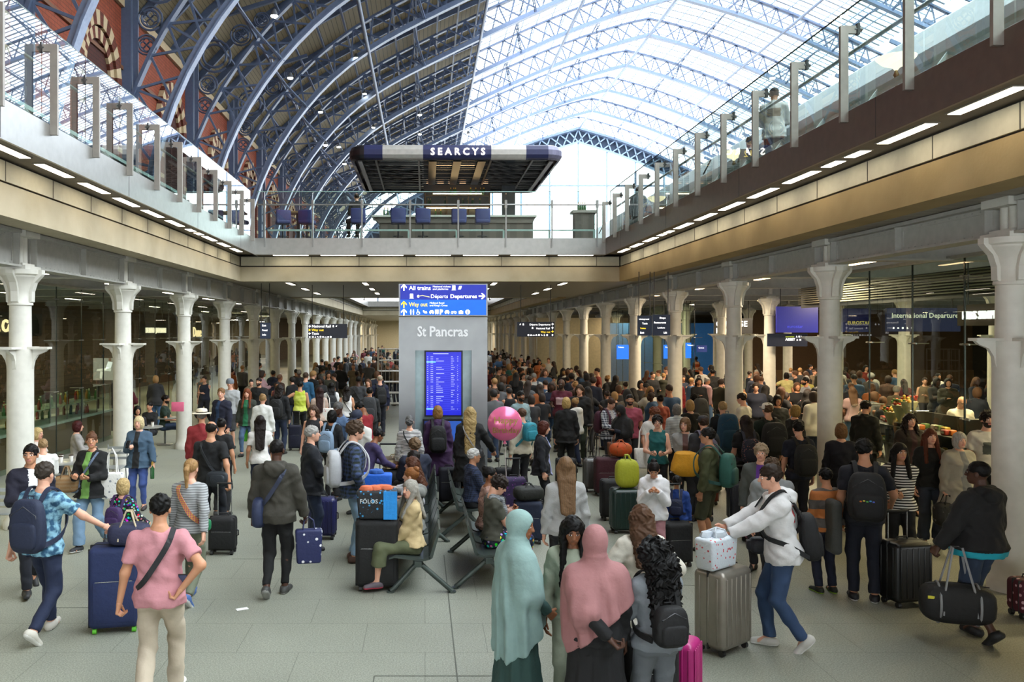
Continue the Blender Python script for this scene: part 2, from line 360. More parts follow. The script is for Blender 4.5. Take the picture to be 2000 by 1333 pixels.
def person(label, hx, hy, h, ang, skin='a', hair=('short', '#3a2a20'), top=('tee', '#333333'), bot=('trousers', '#222836'), shoe='#222222', pose='s',
           R_='d', L_='d', lod=1, w=1.0, fem=0, head=(0, 0), lean=0, group=None, hat=None, beard=None, Y=None, specs=0, floor=0, flat=False, dz=0, scarf=None):
    s = h/1.75; sit = pose == 'sit'; toph = h-(.43*s if sit else 0)+floor
    if Y is None: Y = F*(H-toph)/(hy-VY)
    x = (hx-VX)*Y/F; a = R(ang)
    root = empty('person', (x, Y, floor+dz), a, label, 'person', group)
    res = (.011, .019, .034)[lod]; hres = (.0055, .009, .022)[lod]; dres = (.005, .011, .03)[lod]
    off = np.array([0, 0, -.43 if sit else (-.025 if pose in ('w', 'w2') else -.01 if pose in ('sw', 'sw2') else 0)], dtype=np.float32); Rt = rotx(-R(lean)); Pv = V3(0, 0, .95)
    T = lambda *p: Rt @ (V3(*p)-Pv)+Pv+off
    o_t = Pv+off-Rt @ Pv          # torso frame: q = Rt p + o_t
    ft = {'s': ((.10, 0, .08), (-.10, .02, .08)), 'w': ((.08, .22, .085), (-.08, -.26, .15)), 'w2': ((.08, -.26, .15), (-.08, .22, .085)), 'sw': ((.07, .10, .08), (-.07, -.17, .125)), 'sw2': ((.07, -.17, .125), (-.07, .10, .08)),
          'sit': ((.12, .42, .08), (-.13, .46, .08)), 'sx': ((.13, -.03, .08), (-.12, .06, .08))}[pose]
    hw = .085*(.5+.5*w); legs = []
    for i, sg in ((0, 1), (1, -1)):
        hp = V3(sg*hw, 0, .92)+off; K, A = ik(hp, ft[i], .435, .425, (sg*(.25 if sit else .1), 1, .2 if not sit else .6)); legs.append((hp, K.astype(np.float32), A.astype(np.float32)))
    sw = (.152 if fem else .178)*(.6+.4*w); arms = []
    for sg, ar in ((1, R_), (-1, L_)):
        t = np.array(ARM[ar] if isinstance(ar, str) else ar, dtype=float); t[0] *= sg
        if sit: t[2] += off[2] if t[2] > .75 else 0
        pole = (sg*.55, -.6, -.6) if ar not in ('hip', 'p') else (sg*1, -.4, 0)
        S_ = T(sg*sw, -.01, 1.39); E, A = ik(S_, t, .285, .25, pole); arms.append((S_, E.astype(np.float32), A.astype(np.float32), ar))
    trunk = ((.84, .155, .11, 0), (.93, .172, .125, -.01), (1.05, .128 if fem else .148, .10, 0), (1.18, .135 if fem else .155, .108, 0), (1.29, .155 if fem else .178, .128 if fem else .118, .012),
             (1.39, .145 if fem else .172, .095, 0), (1.45, .10, .070, -.01), (1.50, .055, .055, -.01))
    def trk(o=0, z0=.84, z1=1.5, fl=1):
        zs = sorted({z0, z1, *[t[0] for t in trunk if z0 < t[0] < z1]}); tt = np.array(trunk); bel = (w-1)
        return [(z, (np.interp(z, tt[:, 0], tt[:, 1])*w if z < 1.4 else np.interp(z, tt[:, 0], tt[:, 1]))+o*(1 if z < 1.42 else .8), np.interp(z, tt[:, 0], tt[:, 2])*(1+bel*1.4 if z < 1.35 else 1)+o, np.interp(z, tt[:, 0], tt[:, 3])+bel*.06*(z < 1.3)) for z in zs]
    aw = .7+.3*w
    # ---- body
    P = [rings(trk(), o_t, Rt, k=.03), cap(T(0, -.01, 1.44), T(0, .005, 1.56), .057 if not fem else .047, .053 if not fem else .044, k=.03)]
    for hp, K, A in legs:
        P += [cap(hp, K, .082*aw, .052*aw), cap(K, A, .052*aw, .034)]
        cf = K+(A-K)*.3; P.append(cap(cf+V3(0, -.012, 0), K+(A-K)*.5+V3(0, -.01, 0), .046, .038))
        tl_ = -.75 if (A[2] > .12 and not sit) else 0; P.append(cap(A, A+rotx(tl_) @ V3(0, .10, -.045), .030, .024))
    hands = []
    for (S_, E, A, nm), sg in zip(arms, (1, -1)):
        P += [cap(S_, E, .049*aw, .038*aw), cap(E, A, .038*aw, .025)]; Dv = (A-E).astype(float)
        grip = .2 if nm in ('d', 'wk1', 'wk2') else .75
        hands.append(hand(A.astype(float), Dv, sg, grip, lod == 0))
    kidh = .22*(1/s-1)*.5 if h < 1.45 else 0     # children have larger heads
    hs = 1+kidh*2.2
    Rh = Rt @ rotz(R(head[0])) @ rotx(-R(head[1])); hc = T(0, .015, 1.515)+Rh @ V3(0, .01, .115*hs)
    HH = lambda *p: hc+Rh @ (V3(*p)*hs)
    E_ = lambda c, r, k=.012, sub=0: ell(HH(*c), np.array(r)*hs, Rh, k, sub)
    Ph = [E_((0, -.012, .028), (.074, .093, .088)), E_((0, .018, -.030), (.060, .072, .080), .03), E_((0, .058, -.082), (.026, .026, .024), .025),
          cap(HH(0, .088, .012), HH(0, .104, -.024), .008, .0135*hs, k=.012), cap(HH(-.020, .080, -.056), HH(.020, .080, -.056), .010, .010, k=.012),
          cap(HH(-.035, .077, .026), HH(.035, .077, .026), .010, .010, k=.012), E_((.076, -.008, -.012), (.011, .020, .031), .006), E_((-.076, -.008, -.012), (.011, .020, .031), .006),
          cap(HH(0, -.015, -.05), T(0, -.008, 1.46), .050 if not fem else .044, k=.02)]
    if lod == 0: Ph += [E_((.031, .092, .006), (.014, .012, .009), sub=1), E_((-.031, .092, .006), (.014, .012, .009), sub=1), E_((.031, .074, .006), (.013, .013, .010), .004), E_((-.031, .074, .006), (.013, .013, .010), .004)]
    sm = M(SK.get(skin, skin), .5, spec=.35); darker = tuple(v*.72 for v in lin(SK.get(skin, skin))[:3])
    hcol = cl(hair[1]) if hair else '#2a1c14'
    mats = [sm, M('#f0ece8', .3), M('#1d1410', .3), M(darker if skin in 'cd' else '#bb7468', .5), M(hcol, .75)]
    parts = [(*sdf(P, res, .03), 0)]
    hv, hq = sdf(Ph, hres, .012)
    fc = hv[hq].mean(1) if len(hq) else hv; loc = ((fc-hc) @ Rh)/hs; mi = np.zeros(len(hq))
    if lod < 2:
        e = np.minimum(np.hypot(loc[:, 0]-.031, loc[:, 2]-.006), np.hypot(loc[:, 0]+.031, loc[:, 2]-.006)); fr = loc[:, 1] > .055
        ex = np.abs(np.abs(loc[:, 0])-.031)
        mi[(ex < .013) & (np.abs(loc[:, 2]-.005) < .0058) & fr] = 1; mi[(e < .0072) & fr] = 2
        mi[(ex < .019) & (loc[:, 2] > .024) & (loc[:, 2] < .034) & fr] = 4
        mi[(np.abs(loc[:, 0]) < .026) & (loc[:, 2] > -.066) & (loc[:, 2] < -.046) & fr] = 3
        if beard: mi[(loc[:, 1] > -.01) & (loc[:, 2] < -.035) & (loc[:, 2] > -.115) & (mi != 3)] = 4
    parts.append((hv, hq, mi))
    for q in hands: parts.append((*sdf(q, dres, .012), 0))
    meshobj('body', parts, mats, root)
    # ---- hair
    HP = []; wr = .0012; hh_ = hres*1.15; st = hair[0] if hair else None
    capr = lambda g=0: [E_((0, -.014, .034), (.080+g, .100+g, .090+g), .01)]
    face = [E_((0, .118, -.045), (.078, .085, .098), sub=1)]
    planes = []
    if st in ('short', 'curly', 'crop'):
        g = {'short': .004, 'curly': .016, 'crop': -.001}[st]; HP = capr(g)+face+[E_((.085, .03, -.06), (.05, .045, .05), sub=1), E_((-.085, .03, -.06), (.05, .045, .05), sub=1)]
        planes = [(HH(0, -.05, -.065), Rh @ V3(0, .1, -1))]
        if st == 'curly': wr = .008
        if st == 'short': wr = .0042
    elif st == 'balding':
        HP = capr(0)+face+[E_((0, .02, .10), (.085, .10, .075), sub=1)]; planes = [(HH(0, -.05, -.06), V3(0, 0, -1))]
    elif st == 'bob':
        HP = capr(.008)+[E_((0, -.02, -.035), (.096, .095, .105), .03)]+face+[E_((0, .11, -.09), (.07, .09, .12), sub=1)]; planes = [(HH(0, 0, -.125), Rh @ V3(0, 0, -1))]; wr = .0025
    elif st in ('long', 'wavy', 'braids', 'longcurly'):
        Ln = hair[2] if len(hair) > 2 else .30
        HP = capr(.008); wd = {'long': .078, 'wavy': .06, 'braids': .055, 'longcurly': .085}[st]; rr = {'long': .036, 'wavy': .06, 'braids': .058, 'longcurly': .085}[st]
        for xx in ((-wd, 0, wd) if st != 'long' else (-wd, -wd*.5, 0, wd*.5, wd)):
            HP.append(cap(HH(xx, -.055 if xx == 0 else -.03, .01), HH(xx*.9, -.085, -.13), rr, rr, k=.03)); HP.append(cap(HH(xx*.9, -.085, -.13), T(xx*(.9 if st != 'long' else .8), -.13*(.5+.5*w)-.03, 1.46-Ln+abs(xx)*.4), rr, rr*.6, k=.03 if st != 'long' else .018))
        if len(hair) > 3:
            for sg in (-1, 1): HP.append(cap(HH(sg*.075, .0, -.03), T(sg*.10, .125, 1.40-Ln*.5), .034, .028, k=.03))
        HP += face; wr = {'long': .0015, 'wavy': .005, 'braids': .003, 'longcurly': .012}[st]
    elif st in ('pony', 'bun', 'puff'):
        HP = capr(.002)+face; planes = [(HH(0, -.05, -.07), Rh @ V3(0, .1, -1))]
    if HP:
        hp_ = [(*sdf(HP, hh_ if lod < 2 else .026, .01, wr*(1 if lod < 2 else 0), planes, wf=90 if st != 'long' else 60), 0)]
        if st == 'pony': hp_.append((*sdf([cap(HH(0, -.10, .045), HH(0, -.145, .0), .026, .032, k=.02), cap(HH(0, -.145, .0), HH(0, -.135, -.20), .034, .018, k=.02)], hh_, .02, .002, wf=70), 0))
        if st == 'bun': hp_.append((*sdf([E_((0, -.075, .10), (.045, .045, .04))], hh_, .02, .004, wf=90), 0))
        if st == 'puff': hp_.append((*sdf([E_((0, -.10, .0), (.075, .06, .07))], hh_, .02, .006, wf=90), 0))
        if beard and st == 'short' and lod == 0: hp_.append((*sdf([E_((0, .035, -.075), (.062, .060, .045)), E_((0, .10, -.005), (.05, .05, .062), sub=1)], hh_, .01, .001, wf=90), 0))
        meshobj('hair', hp_, [M(hcol, .55, pat='streak' if st in ('long', 'braids', 'pony', 'bob') else 'curl', bump=.5, name='hair', spec=.18)], root)
    # ---- clothes
    top = (top[0], cl(top[1]))+tuple(top[2:]); bot = (bot[0], cl(bot[1]))+tuple(bot[2:])
    tk, tc = top[0], top[1]; tm = top[2] if len(top) > 2 else None
    mt = M(tc, .85, bump=.25, **(tm or {}))
    if tk == 'hijab':
        hem = top[3] if len(top) > 3 else .95; far = hem < 1
        Q = [E_((0, -.018, .028), (.090, .112, .104), .03), cap(HH(0, -.02, -.04), T(0, .0, 1.46), .082, .085, k=.06),
             rings([(hem-.12, .20 if far else .22, .185, .01), (1.05, .235*(.6+.4*w), .195, .01), (1.22, .23*(.6+.4*w), .175, .01), (1.33, .225*(.6+.4*w), .155, 0), (1.40, .195*(.7+.3*w), .135, 0), (1.455, .12, .11, 0), (1.52, .075, .08, 0)], o_t, Rt, k=.05)]
        for (S_, E, A, nm) in arms: Q.append(cap(S_, E, .088, .09, k=.07))
        Q.append(E_((0, .116, -.024), (.054, .066, .080), sub=1)); nn = Rt @ V3(*(top[4] if len(top) > 4 else (.5, -.2, -1)))
        meshobj('headscarf', [(*sdf(Q, .0095 if lod == 0 else .02, .03, .0028, [(T(0, 0, hem+.04), nn)], wf=20, fold=(.016, 9, 1.48*1, hem)), 0)], [mt], root)
        tk = 'long'; mt = M(bot[1], .85, bump=.25)
    of = SHORT.get(tk, .02)+(.006 if lod == 2 else 0); hem = {'tee': .86, 'long': .88, 'shirt': .82, 'hoodie': .84, 'jacket': .80, 'coat': .50, 'tank': .90, 'puffer': .84}[tk]
    fl = {'coat': .06, 'jacket': .035, 'shirt': .03, 'tee': .028, 'tank': .02}.get(tk, .028)
    rg = trk(of, max(hem, .84), 1.46); rg = [(z, rx+fl*max(0, (1.2-z)/.35), ry+fl*max(0, (1.2-z)/.35), c_) for z, rx, ry, c_ in rg]
    if hem < .84: rg = [(hem, rg[0][1]+fl*.8+.01, rg[0][2]+fl*.8, rg[0][3])]+rg
    if sit: rg = [q for q in rg if q[0] > .86]; 
    Q = [rings(rg, o_t, Rt, k=.035)]
    for (S_, E, A, nm), sg in zip(arms, (1, -1)):
        ra = of+.049*aw
        if tk == 'tank': Q.append(cap(T(sg*.10, -.01, 1.38), T(sg*.10, -.01, 1.455), .05, .035)); continue
        Q.append(cap(T(sg*.05, -.01, 1.42), S_, of+.042, ra-.004, k=.04))
        if tk == 'tee': Q.append(cap(S_, S_+(E-S_)*.68, ra, ra+.004, c1=1, k=.035))
        else:
            Q.append(cap(S_, E, ra, of+.042*aw, k=.03)); rl = .97
            Q.append(cap(E, E+(A-E)*rl, of+.042*aw, of+.029, c1=1, k=.02))
    if tk in ('hoodie', 'coat', 'jacket', 'puffer', 'shirt'):
        Q.append(cap(T(0, -.035, 1.46), T(0, -.02, 1.50), .068, .066, c1=1, k=.02))
        if tk == 'hoodie': Q += [ell(T(0, -.125, 1.43), (.125, .062, .085), Rt, .015), cap(T(-.085, -.07, 1.475), T(.085, -.07, 1.475), .042, k=.02), cap(T(-.09, -.05, 1.48), T(-.05, .075, 1.45), .032, k=.02), cap(T(.09, -.05, 1.48), T(.05, .075, 1.45), .032, k=.02)]
    nm_ = {'tee': 'tee_shirt', 'long': 'sweater', 'hoodie': 'hoodie', 'jacket': 'jacket', 'coat': 'coat', 'tank': 'tank_top', 'puffer': 'puffer_jacket', 'shirt': 'shirt'}[tk]
    tv, tq = sdf(Q, res, .03, .0056 if lod < 2 else 0, wf=34); tmi = 0; tmats = [mt]
    if len(top) > 3 and top[0] != 'hijab':                          # open front showing an inner layer, or a second colour panel
        tmats.append(M(top[3], .8)); f_ = tv[tq].mean(1); lc = (f_-o_t) @ Rt
        md = top[4] if len(top) > 4 else 'open'
        if md == 'open': sel = (np.abs(lc[:, 0]) < .045+.02*(lc[:, 2] < 1.1)) & (lc[:, 1] > .05) & (lc[:, 2] < 1.47)
        elif md == 'yoke': sel = lc[:, 2] > 1.33
        elif md == 'back': sel = (np.abs(lc[:, 0]) < .11) & (lc[:, 1] < -.05) & (lc[:, 2] > 1.20) & (lc[:, 2] < 1.36)
        elif md == 'chest': sel = (np.abs(lc[:, 0]) < .09) & (lc[:, 1] > .05) & (lc[:, 2] > 1.15) & (lc[:, 2] < 1.32)
        else: sel = (lc[:, 2] < hem+.06) & (np.abs(lc[:, 0]) < .3)
        tmi = sel.astype(int)
    meshobj(nm_, [(tv, tq, tmi)], tmats, root)
    bk, bc = bot[0], bot[1]; mb = M(bc, .85, bump=.2, **(bot[2] if len(bot) > 2 else {})); bo = .016+(.004 if lod == 2 else 0)
    if bk in ('skirt', 'dress'):
        z0 = .05 if bk == 'dress' else .40
        if sit: Q = [cap(hp, K, .11, .10, k=.08) for hp, K, A in legs]+[cap(K, K+(A-K)*.8, .09, .10, c1=1, k=.06) for hp, K, A in legs]
        else: Q = [rings([(z0, .24*w, .20, 0), (.5, .20*w, .17, 0), (.85, .165*w+bo, .13, 0), (1.12, .135*w+bo, .11, 0)], (0, 0, 0), k=.04)]
        Q.append(rings(trk(bo, .84, 1.10), o_t, Rt)); meshobj('skirt' if bk == 'skirt' else 'gown', [(*sdf(Q, res, .03, .003, wf=22, fold=None if sit else (.016, 10, 1.0, .1)), 0)], [mb], root)
    else:
        Q = [rings(trk(bo, .84, 1.03), o_t, Rt, k=.05)]
        for hp, K, A in legs:
            Q.append(cap(hp, K, .082*aw+bo, .056*aw+bo, k=.03)); Q.append(ell(hp+V3(0, -.05, -.0), (.075*w, .07, .085), k=.05))
            if bk == 'shorts': Q.append(cap(hp+(K-hp)*.3, K+(A-K)*.08, .085, .08, c1=1, k=.02)); continue
            if bk == 'cropped': Q.append(cap(K, K+(A-K)*.5, .085, .10, c1=1, k=.03)); continue
            e = {'wide': .085, 'slim': .045, 'trousers': .057, 'baggy': .07}[bk]; Q.append(cap(K, K+(A-K)*(.97 if bk != 'slim' else .93), (.056 if bk != 'wide' else .07)*aw+bo*.8, e, c1=1, k=.03))
        meshobj('shorts' if bk in ('shorts', 'cropped') else 'trousers', [(*sdf(Q, res, .03, .0046 if lod < 2 else 0, [] if sit else [(T(0, 0, max(hem, .84)+.035), Rt @ V3(0, 0, 1))], wf=28), 0)], [mb], root)
    if bk != 'dress' or lod == 0:
        for i, (hp, K, A) in enumerate(legs):
            tilt = -.75 if (A[2] > .12 and not sit) else (0 if A[1] < .2 or sit else .12); Rf = rotx(tilt); sg = 1-2*i; Rf = rotz(-sg*.12) @ Rf
            fp = lambda *p: A+Rf @ V3(*p)
            Q = [cap(fp(0, -.045, -.045), fp(0, .02, -.040), .043, .044), cap(fp(0, .02, -.042), fp(sg*.008, .145, -.056), .044, .034), cap(fp(0, -.02, -.0), fp(0, -.01, -.03), .042, .046, c0=1)]
            pl = [(fp(0, 0, -.082), Rf @ V3(0, 0, -1))]; v_, q_ = sdf(Q, .01 if lod == 0 else (.017 if lod == 1 else .03), .03, 0, pl)
            zz = ((v_[q_].mean(1)-A) @ Rf)[:, 2]; sh = shoe if isinstance(shoe, tuple) else (shoe, '#d8d8d4' if shoe in ('#f2f2ee',) else '#1a1a1a')
            meshobj('shoe', [(v_, q_, (zz < -.062).astype(int))], [M(sh[0], .6), M(sh[1], .6)], root)
    # ---- extras
    if hat:
        hm = M(hat[1], .8, bump=.2)
        if hat[0] == 'straw': b = MB(); b.lathe([(.17, .052), (.172, .058), (.10, .066), (.097, .11), (.085, .135), (.03, .145)], hm, n=24); b.lathe([(.1005, .068), (.1005, .088)], M('#3a3028'), n=24); ho = b.build('hat', root)
        elif hat[0] == 'cap': b = MB(); b.lathe([(.092, .02), (.095, .06), (.08, .105), (.045, .125), (.01, .13)], hm, n=20); b.rbox((0, .12, .035), (.13, .12, .012), .005, hm, 1); ho = b.build('hat', root)
        else: b = MB(); b.lathe([(.097, .0), (.10, .03), (.096, .08), (.07, .12), (.02, .135)], hm, n=20); ho = b.build('hat', root)
        ho.matrix_local = Matrix.Translation(Vector(hc.tolist())) @ Matrix(Rh.tolist()).to_4x4() @ Matrix.Diagonal((1, 1.1, 1, 1))
    if specs:
        b = MB(); fm = M('#20201e', .3)
        for sg in (-1, 1):
            b.tube([(sg*.031+.022*math.cos(t), .094, .004+.018*math.sin(t)) for t in [PI*j/6 for j in range(12)]], .0022, fm, 4, closed=True); b.tube([(sg*.053, .092, .008), (sg*.078, 0, .006)], .002, fm, 4)
        b.tube([(-.01, .096, .006), (.01, .096, .006)], .002, fm, 4); g_ = b.build('spectacles', root)
        g_.matrix_local = Matrix.Translation(Vector(hc.tolist())) @ Matrix(Rh.tolist()).to_4x4()
    if scarf:
        Q = [cap(T(-.05, .03, 1.45), T(.05, .03, 1.45), .05), cap(T(-.06, -.03, 1.46), T(.06, -.03, 1.46), .05), cap(T(.03, .10, 1.43), T(.05, .15, 1.15), .045, .05)]
        meshobj('scarf', [(*sdf(Q, res*.8, .03, .006, wf=40), 0)], [M(*scarf[:1], .9, **(scarf[1] if len(scarf) > 1 else {}))], root)
    root.scale = (s, s, s)
    ca, sa = math.cos(a), math.sin(a)
    def world(p):
        p = np.array(p, dtype=float)*s; return Vector((x+p[0]*ca-p[1]*sa, Y+p[0]*sa+p[1]*ca, floor+dz+p[2]))
    return dict(root=root, T=T, s=s, a=a, world=world, hand={1: world(arms[0][2]), -1: world(arms[1][2])}, depth=.12*(1+1.2*(w-1))+SHORT.get(tk, .02), lean=R(lean), of=of, Y=Y, x=x, hh=h)
# ---------------- the building: hall, decks, roof ----------------
zS = H+1.56; zB = H+2.0; zP = H+2.34; zF = H+2.82; zU = zF-.05      # beam soffit, beam top, fascia bottom, fascia top, deck floor
CON = M('#b3a88f', .85, pat='stain', col2='#a1967c', bump=.1); CREAM = M('#c2bda8', .6, col2='#b6b19c'); DARK = M('#2a2622', .8); JOINT = M('#55524a', .8)
STEEL = M('#b9b9b6', .36, .9, col2='#aeaeab'); STEEL_SHADE = M('#75675e', .4, .6, col2='#6c5f57'); CON_SHADE = M('#a9946a', .85, pat='stain', col2='#96825a', bump=.1); SOF = M('#6b6256', .6); WHITE = M('#d2d0c6', .5, col2='#c6c4ba'); LIT = M('#fff1d6', emit=6.5, name='lamp_diffuser'); LITW = M('#ffd9a0', emit=9, name='warm_lamp')  # right-hand fascia and beam: shade and reflected brick put into the base colour
struct(MB().box((-18, -12, -.2), (32, 116, 0), M('#8b8d80', .55, pat='tile', col2='#6f7166')).build('floor'))
b = MB(); g1 = M('#56584f', .7)
for pts in (((.20, 4.6), (.38, 30)), ): b.bar((.30, 5, .001), (.26, 11.5, .001), .012, .004, g1)
for x0, y0, x1, y1 in ((-.45, 7.45, .6, 7.45), (-.45, 7.45, -.45, 5.5), (-4.2, 9.3, -2.7, 9.3), (2.0, 13.8, 2.6, 9.6), (-2.6, 11.3, -1.5, 11.3), (2.6, 10.2, 4.2, 10.0)): b.bar((x0, y0, .001), (x1, y1, .001), .012, .003, g1)
struct(b.build('trim_1'))
VOID1 = (-5.62, 5.93, -1.0, 25.6); VOID2 = (-5.62, 5.93, 38.0, 76.0)
cov = .54                                                           # overhang of the deck edge over the beam
tn = [2]
def edge(side, x0, x1, y0, y1):                                     # a run of beam, panel, soffit and metal fascia facing the void
    # side 'l': face looks +x at x0 ; 'r': looks -x ; 'b': looks -y at y0 ; 'n': looks +y
    def bx(b, a, c, z0, z1, m, e=0):                               # a..c measured from the beam face, positive = into the void
        if side == 'l': b.box((x0+a, y0-e, z0), (x0+c, y1+e, z1), m)
        elif side == 'r': b.box((x0-c, y0-e, z0), (x0-a, y1+e, z1), m)
        elif side == 'b': b.box((x0-e, y0-c, z0), (x1+e, y0-a, z1), m)
        else: b.box((x0-e, y0+a, z0), (x1+e, y0+c, z1), m)
    b = MB(); bx(b, -.45, 0, zS, zB, CON_SHADE if side == 'r' else CON); struct(b.build('trim_%d' % tn[0])); tn[0] += 1
    b = MB(); bx(b, -.4, -.06, zB, zB+.04, DARK); bx(b, -.4, -.03, zB+.04, zP-.03, CREAM); bx(b, -.4, -.06, zP-.03, zP, DARK)
    n = int(((y1-y0) if side in 'lr' else (x1-x0))/1.45)
    for i in range(n+1):
        t = (y0 if side in 'lr' else x0)+.7+1.45*i
        if side == 'l': b.box((x0-.035, t, zB+.04), (x0-.025, t+.015, zP-.03), JOINT)
        elif side == 'r': b.box((x0+.025, t, zB+.04), (x0+.035, t+.015, zP-.03), JOINT)
        elif side == 'b': b.box((t, y0+.025, zB+.04), (t+.015, y0+.035, zP-.03), JOINT)
    struct(b.build('trim_%d' % tn[0])); tn[0] += 1
    b = MB(); bx(b, -.4, cov-.03, zP, zP+.04, SOF, cov-.03 if side in 'b' else 0); struct(b.build('trim_%d' % tn[0])); tn[0] += 1
    b = MB(); bx(b, cov-.04, cov, zP-.01, zF, STEEL_SHADE if side == 'r' else STEEL, (cov if side in 'nb' else 0) and -cov+0)
    bx(b, cov-.12, cov-.04, zF-.06, zF-.02, STEEL, -.5)
    m_ = M('#4a4a48', .6)
    for i in range(int(n/3)+1):
        t = (y0 if side in 'lr' else x0)+2.3+4.37*i
        if side == 'l': b.box((x0+cov, t, zP), (x0+cov+.002, t+.012, zF), m_)
        if side == 'r': b.box((x0-cov-.002, t, zP), (x0-cov, t+.012, zF), m_)
    struct(b.build('trim_%d' % tn[0])); tn[0] += 1
for X0, X1, Y0, Y1 in (VOID1, VOID2):
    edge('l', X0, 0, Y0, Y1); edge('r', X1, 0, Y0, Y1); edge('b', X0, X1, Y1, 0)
    if Y0 > 0: edge('n', X0, X1, Y0, 0)
DECK = M('#6f6a62', .6); CEIL = M('#918b7e', .45, pat='plank', col2='#6f6a60', sc_=1.2)
b = MB()
b.box((-18, -6, zP), (-5.7, 118, zU), DECK); b.box((6.0, -6, zP), (36, 118, zU), DECK); b.box((-5.7, 25.2, zP+.04), (6.0, 38.5, zU), DECK); b.box((-5.7, 75.6, zP+.04), (6.0, 118, zU), DECK)
b.box((36, -40, zP), (57, 118, zU), DECK); b.box((-18, -40, zP), (36, -6, zU), DECK); b.box((-5.7, -6, zP), (6, -1.5, zU), DECK)
struct(b.build('floor_upper_deck'))
b = MB()
for x0, x1, y0, y1 in ((-18, -6.05, -6, 118), (6.37, 34, -6, 118), (-6.05, 6.37, 25.9, 37.5), (-6.05, 6.37, 76.4, 118)): b.box((x0, y0, zS+.03), (x1, y1, zS+.09), CEIL)
struct(b.build('ceiling'))
# side walls of the undercroft
WL = M('#4a3b2c', .8, pat='brick', col2='#2e251b', sc_=.8)
struct(MB().box((-16.3, -5, 0), (-16, 116, zS+.1), WL).build('wall_left'))
struct(MB().box((30, -5, 0), (30.3, 116, zS+.1), M('#3a3834', .8)).build('wall_right'))
struct(MB().box((-18, 116, 0), (32, 116.3, zS+.1), M('#bdb49a', .8)).build('wall_far'))
# ---- glass shop fronts
GSH = glass((.84, .90, .84), 1.1, 1.5, 'shopfront_glass'); GBAL = glass((.86, .95, .93), 2.6, 1.5, 'balustrade_glass')
GEDGE = M('#1d2926', .2); CLAMP = M('#8f8f8c', .3, .8)
def shopfront(X, y0, y1, ht, label, sgn, skip=()):
    t = empty('glass_shopfront', (X, y0, 0), 0, label, 'shop window'); n = int((y1-y0)/1.5)
    for i in range(n):
        if i in skip: continue
        MB().box((-.01, i*1.5+.01, 0), (.01, i*1.5+1.49, ht), GSH).build('glass_pane', t)
        b = MB(); b.box((-.012, i*1.5-.012, 0), (.012, i*1.5+.012, ht), GEDGE)
        for z in (1.6, 2.85, ht-.3): b.tube([(0, i*1.5-.12, z), (0, i*1.5+.12, z)], .018, CLAMP, 6); b.tube([(-.05, i*1.5, z), (.3*sgn, i*1.5, z)], .012, CLAMP, 6)
        b.build('clamp_joint', t)
    MB().box((-.05, 0, ht), (.05, n*1.5, ht+.06), M('#a9a598')).build('head_rail', t)
shopfront(-9.0, 8.5, 50, H+1.12, 'tall frameless glass shop front behind the left row of columns', -1)
shopfront(9.0, 8.0, 18.5, H+1.25, 'tall glass shop front with louvres behind the right row of columns', 1)
shopfront(10.6, 33, 48, H+1.2, 'glass front of the blue-lit ticket hall behind the right columns', 1)
# ---- columns
def column(label, x, y, cap_z, br_z, group):
    t = empty('cast_iron_column', (x, y, 0), 0, label, 'column', group)
    MB().lathe([(.25, 0), (.25, .12), (.21, .16), (.20, .3), (.195, br_z-.35), (.205, br_z-.06), (.205, br_z)], WHITE, n=24).build('lower_shaft', t)
    b = MB(); z = cap_z
    b.lathe([(.165, br_z), (.16, z-.56), (.185, z-.55), (.185, z-.52), (.165, z-.50), (.168, z-.36), (.20, z-.22), (.265, z-.12), (.275, z-.11), (.275, z-.09), (.31, z-.07), (.315, z)], WHITE, n=24)
    b.build('upper_shaft', t); b = MB()
    for a in range(4):
        c, s_ = math.cos(a*PI/2), math.sin(a*PI/2); pr = [(.16, z-.52), (.20, z-.50), (.205, z-.34), (.25, z-.2), (.34, z-.1), (.36, z-.07), (.36, z), (.16, z)]
        vs = []
        for w_ in (-.055, .055): vs += [(r*c-w_*s_, r*s_+w_*c, q) for r, q in pr]
        n = len(pr); b.add(vs, [tuple(range(n))[::-1], tuple(range(n, 2*n))]+[(i, (i+1) % n, n+(i+1) % n, n+i) for i in range(n)], WHITE)
    b.build('capital_bracket', t); b = MB()
    for a in range(4):
        c, s_ = math.cos(a*PI/2), math.sin(a*PI/2)
        def wp(pr, hw, m):
            vs = []
            for w_ in (-hw, hw): vs += [(r*c-w_*s_, r*s_+w_*c, q) for r, q in pr]
            n = len(pr); b.add(vs, [tuple(range(n))[::-1], tuple(range(n, 2*n))]+[(i, (i+1) % n, n+(i+1) % n, n+i) for i in range(n)], m)
        wp([(.1, br_z), (.46, br_z), (.46, br_z+.035), (.1, br_z+.035)], .085, WHITE)
        wp([(.17, br_z-.36), (.20, br_z-.30), (.225, br_z-.18), (.28, br_z-.09), (.40, br_z-.04), (.44, br_z), (.17, br_z)], .028, WHITE)
    b.build('shelf_bracket', t)
    b = MB()                                                        # bearing block and short posts above the capital
    b.box((-.20, -.26, z), (.20, .26, z+.06), WHITE); b.box((-.13, -.2, z+.06), (.13, .2, z+.10), WHITE)
    for dy in (-.075, .075): b.tube([(0, dy, z+.1), (0, dy, zS-.07)], .07, WHITE, 12)
    b.box((-.2, -.24, zS-.07), (.2, .24, zS+.03), WHITE); b.build('bearing', t)
    return t
ORD = 'first second third fourth fifth sixth seventh eighth ninth tenth eleventh twelfth thirteenth fourteenth fifteenth sixteenth seventeenth eighteenth nineteenth twentieth twenty-first twenty-second twenty-third twenty-fourth'.split()
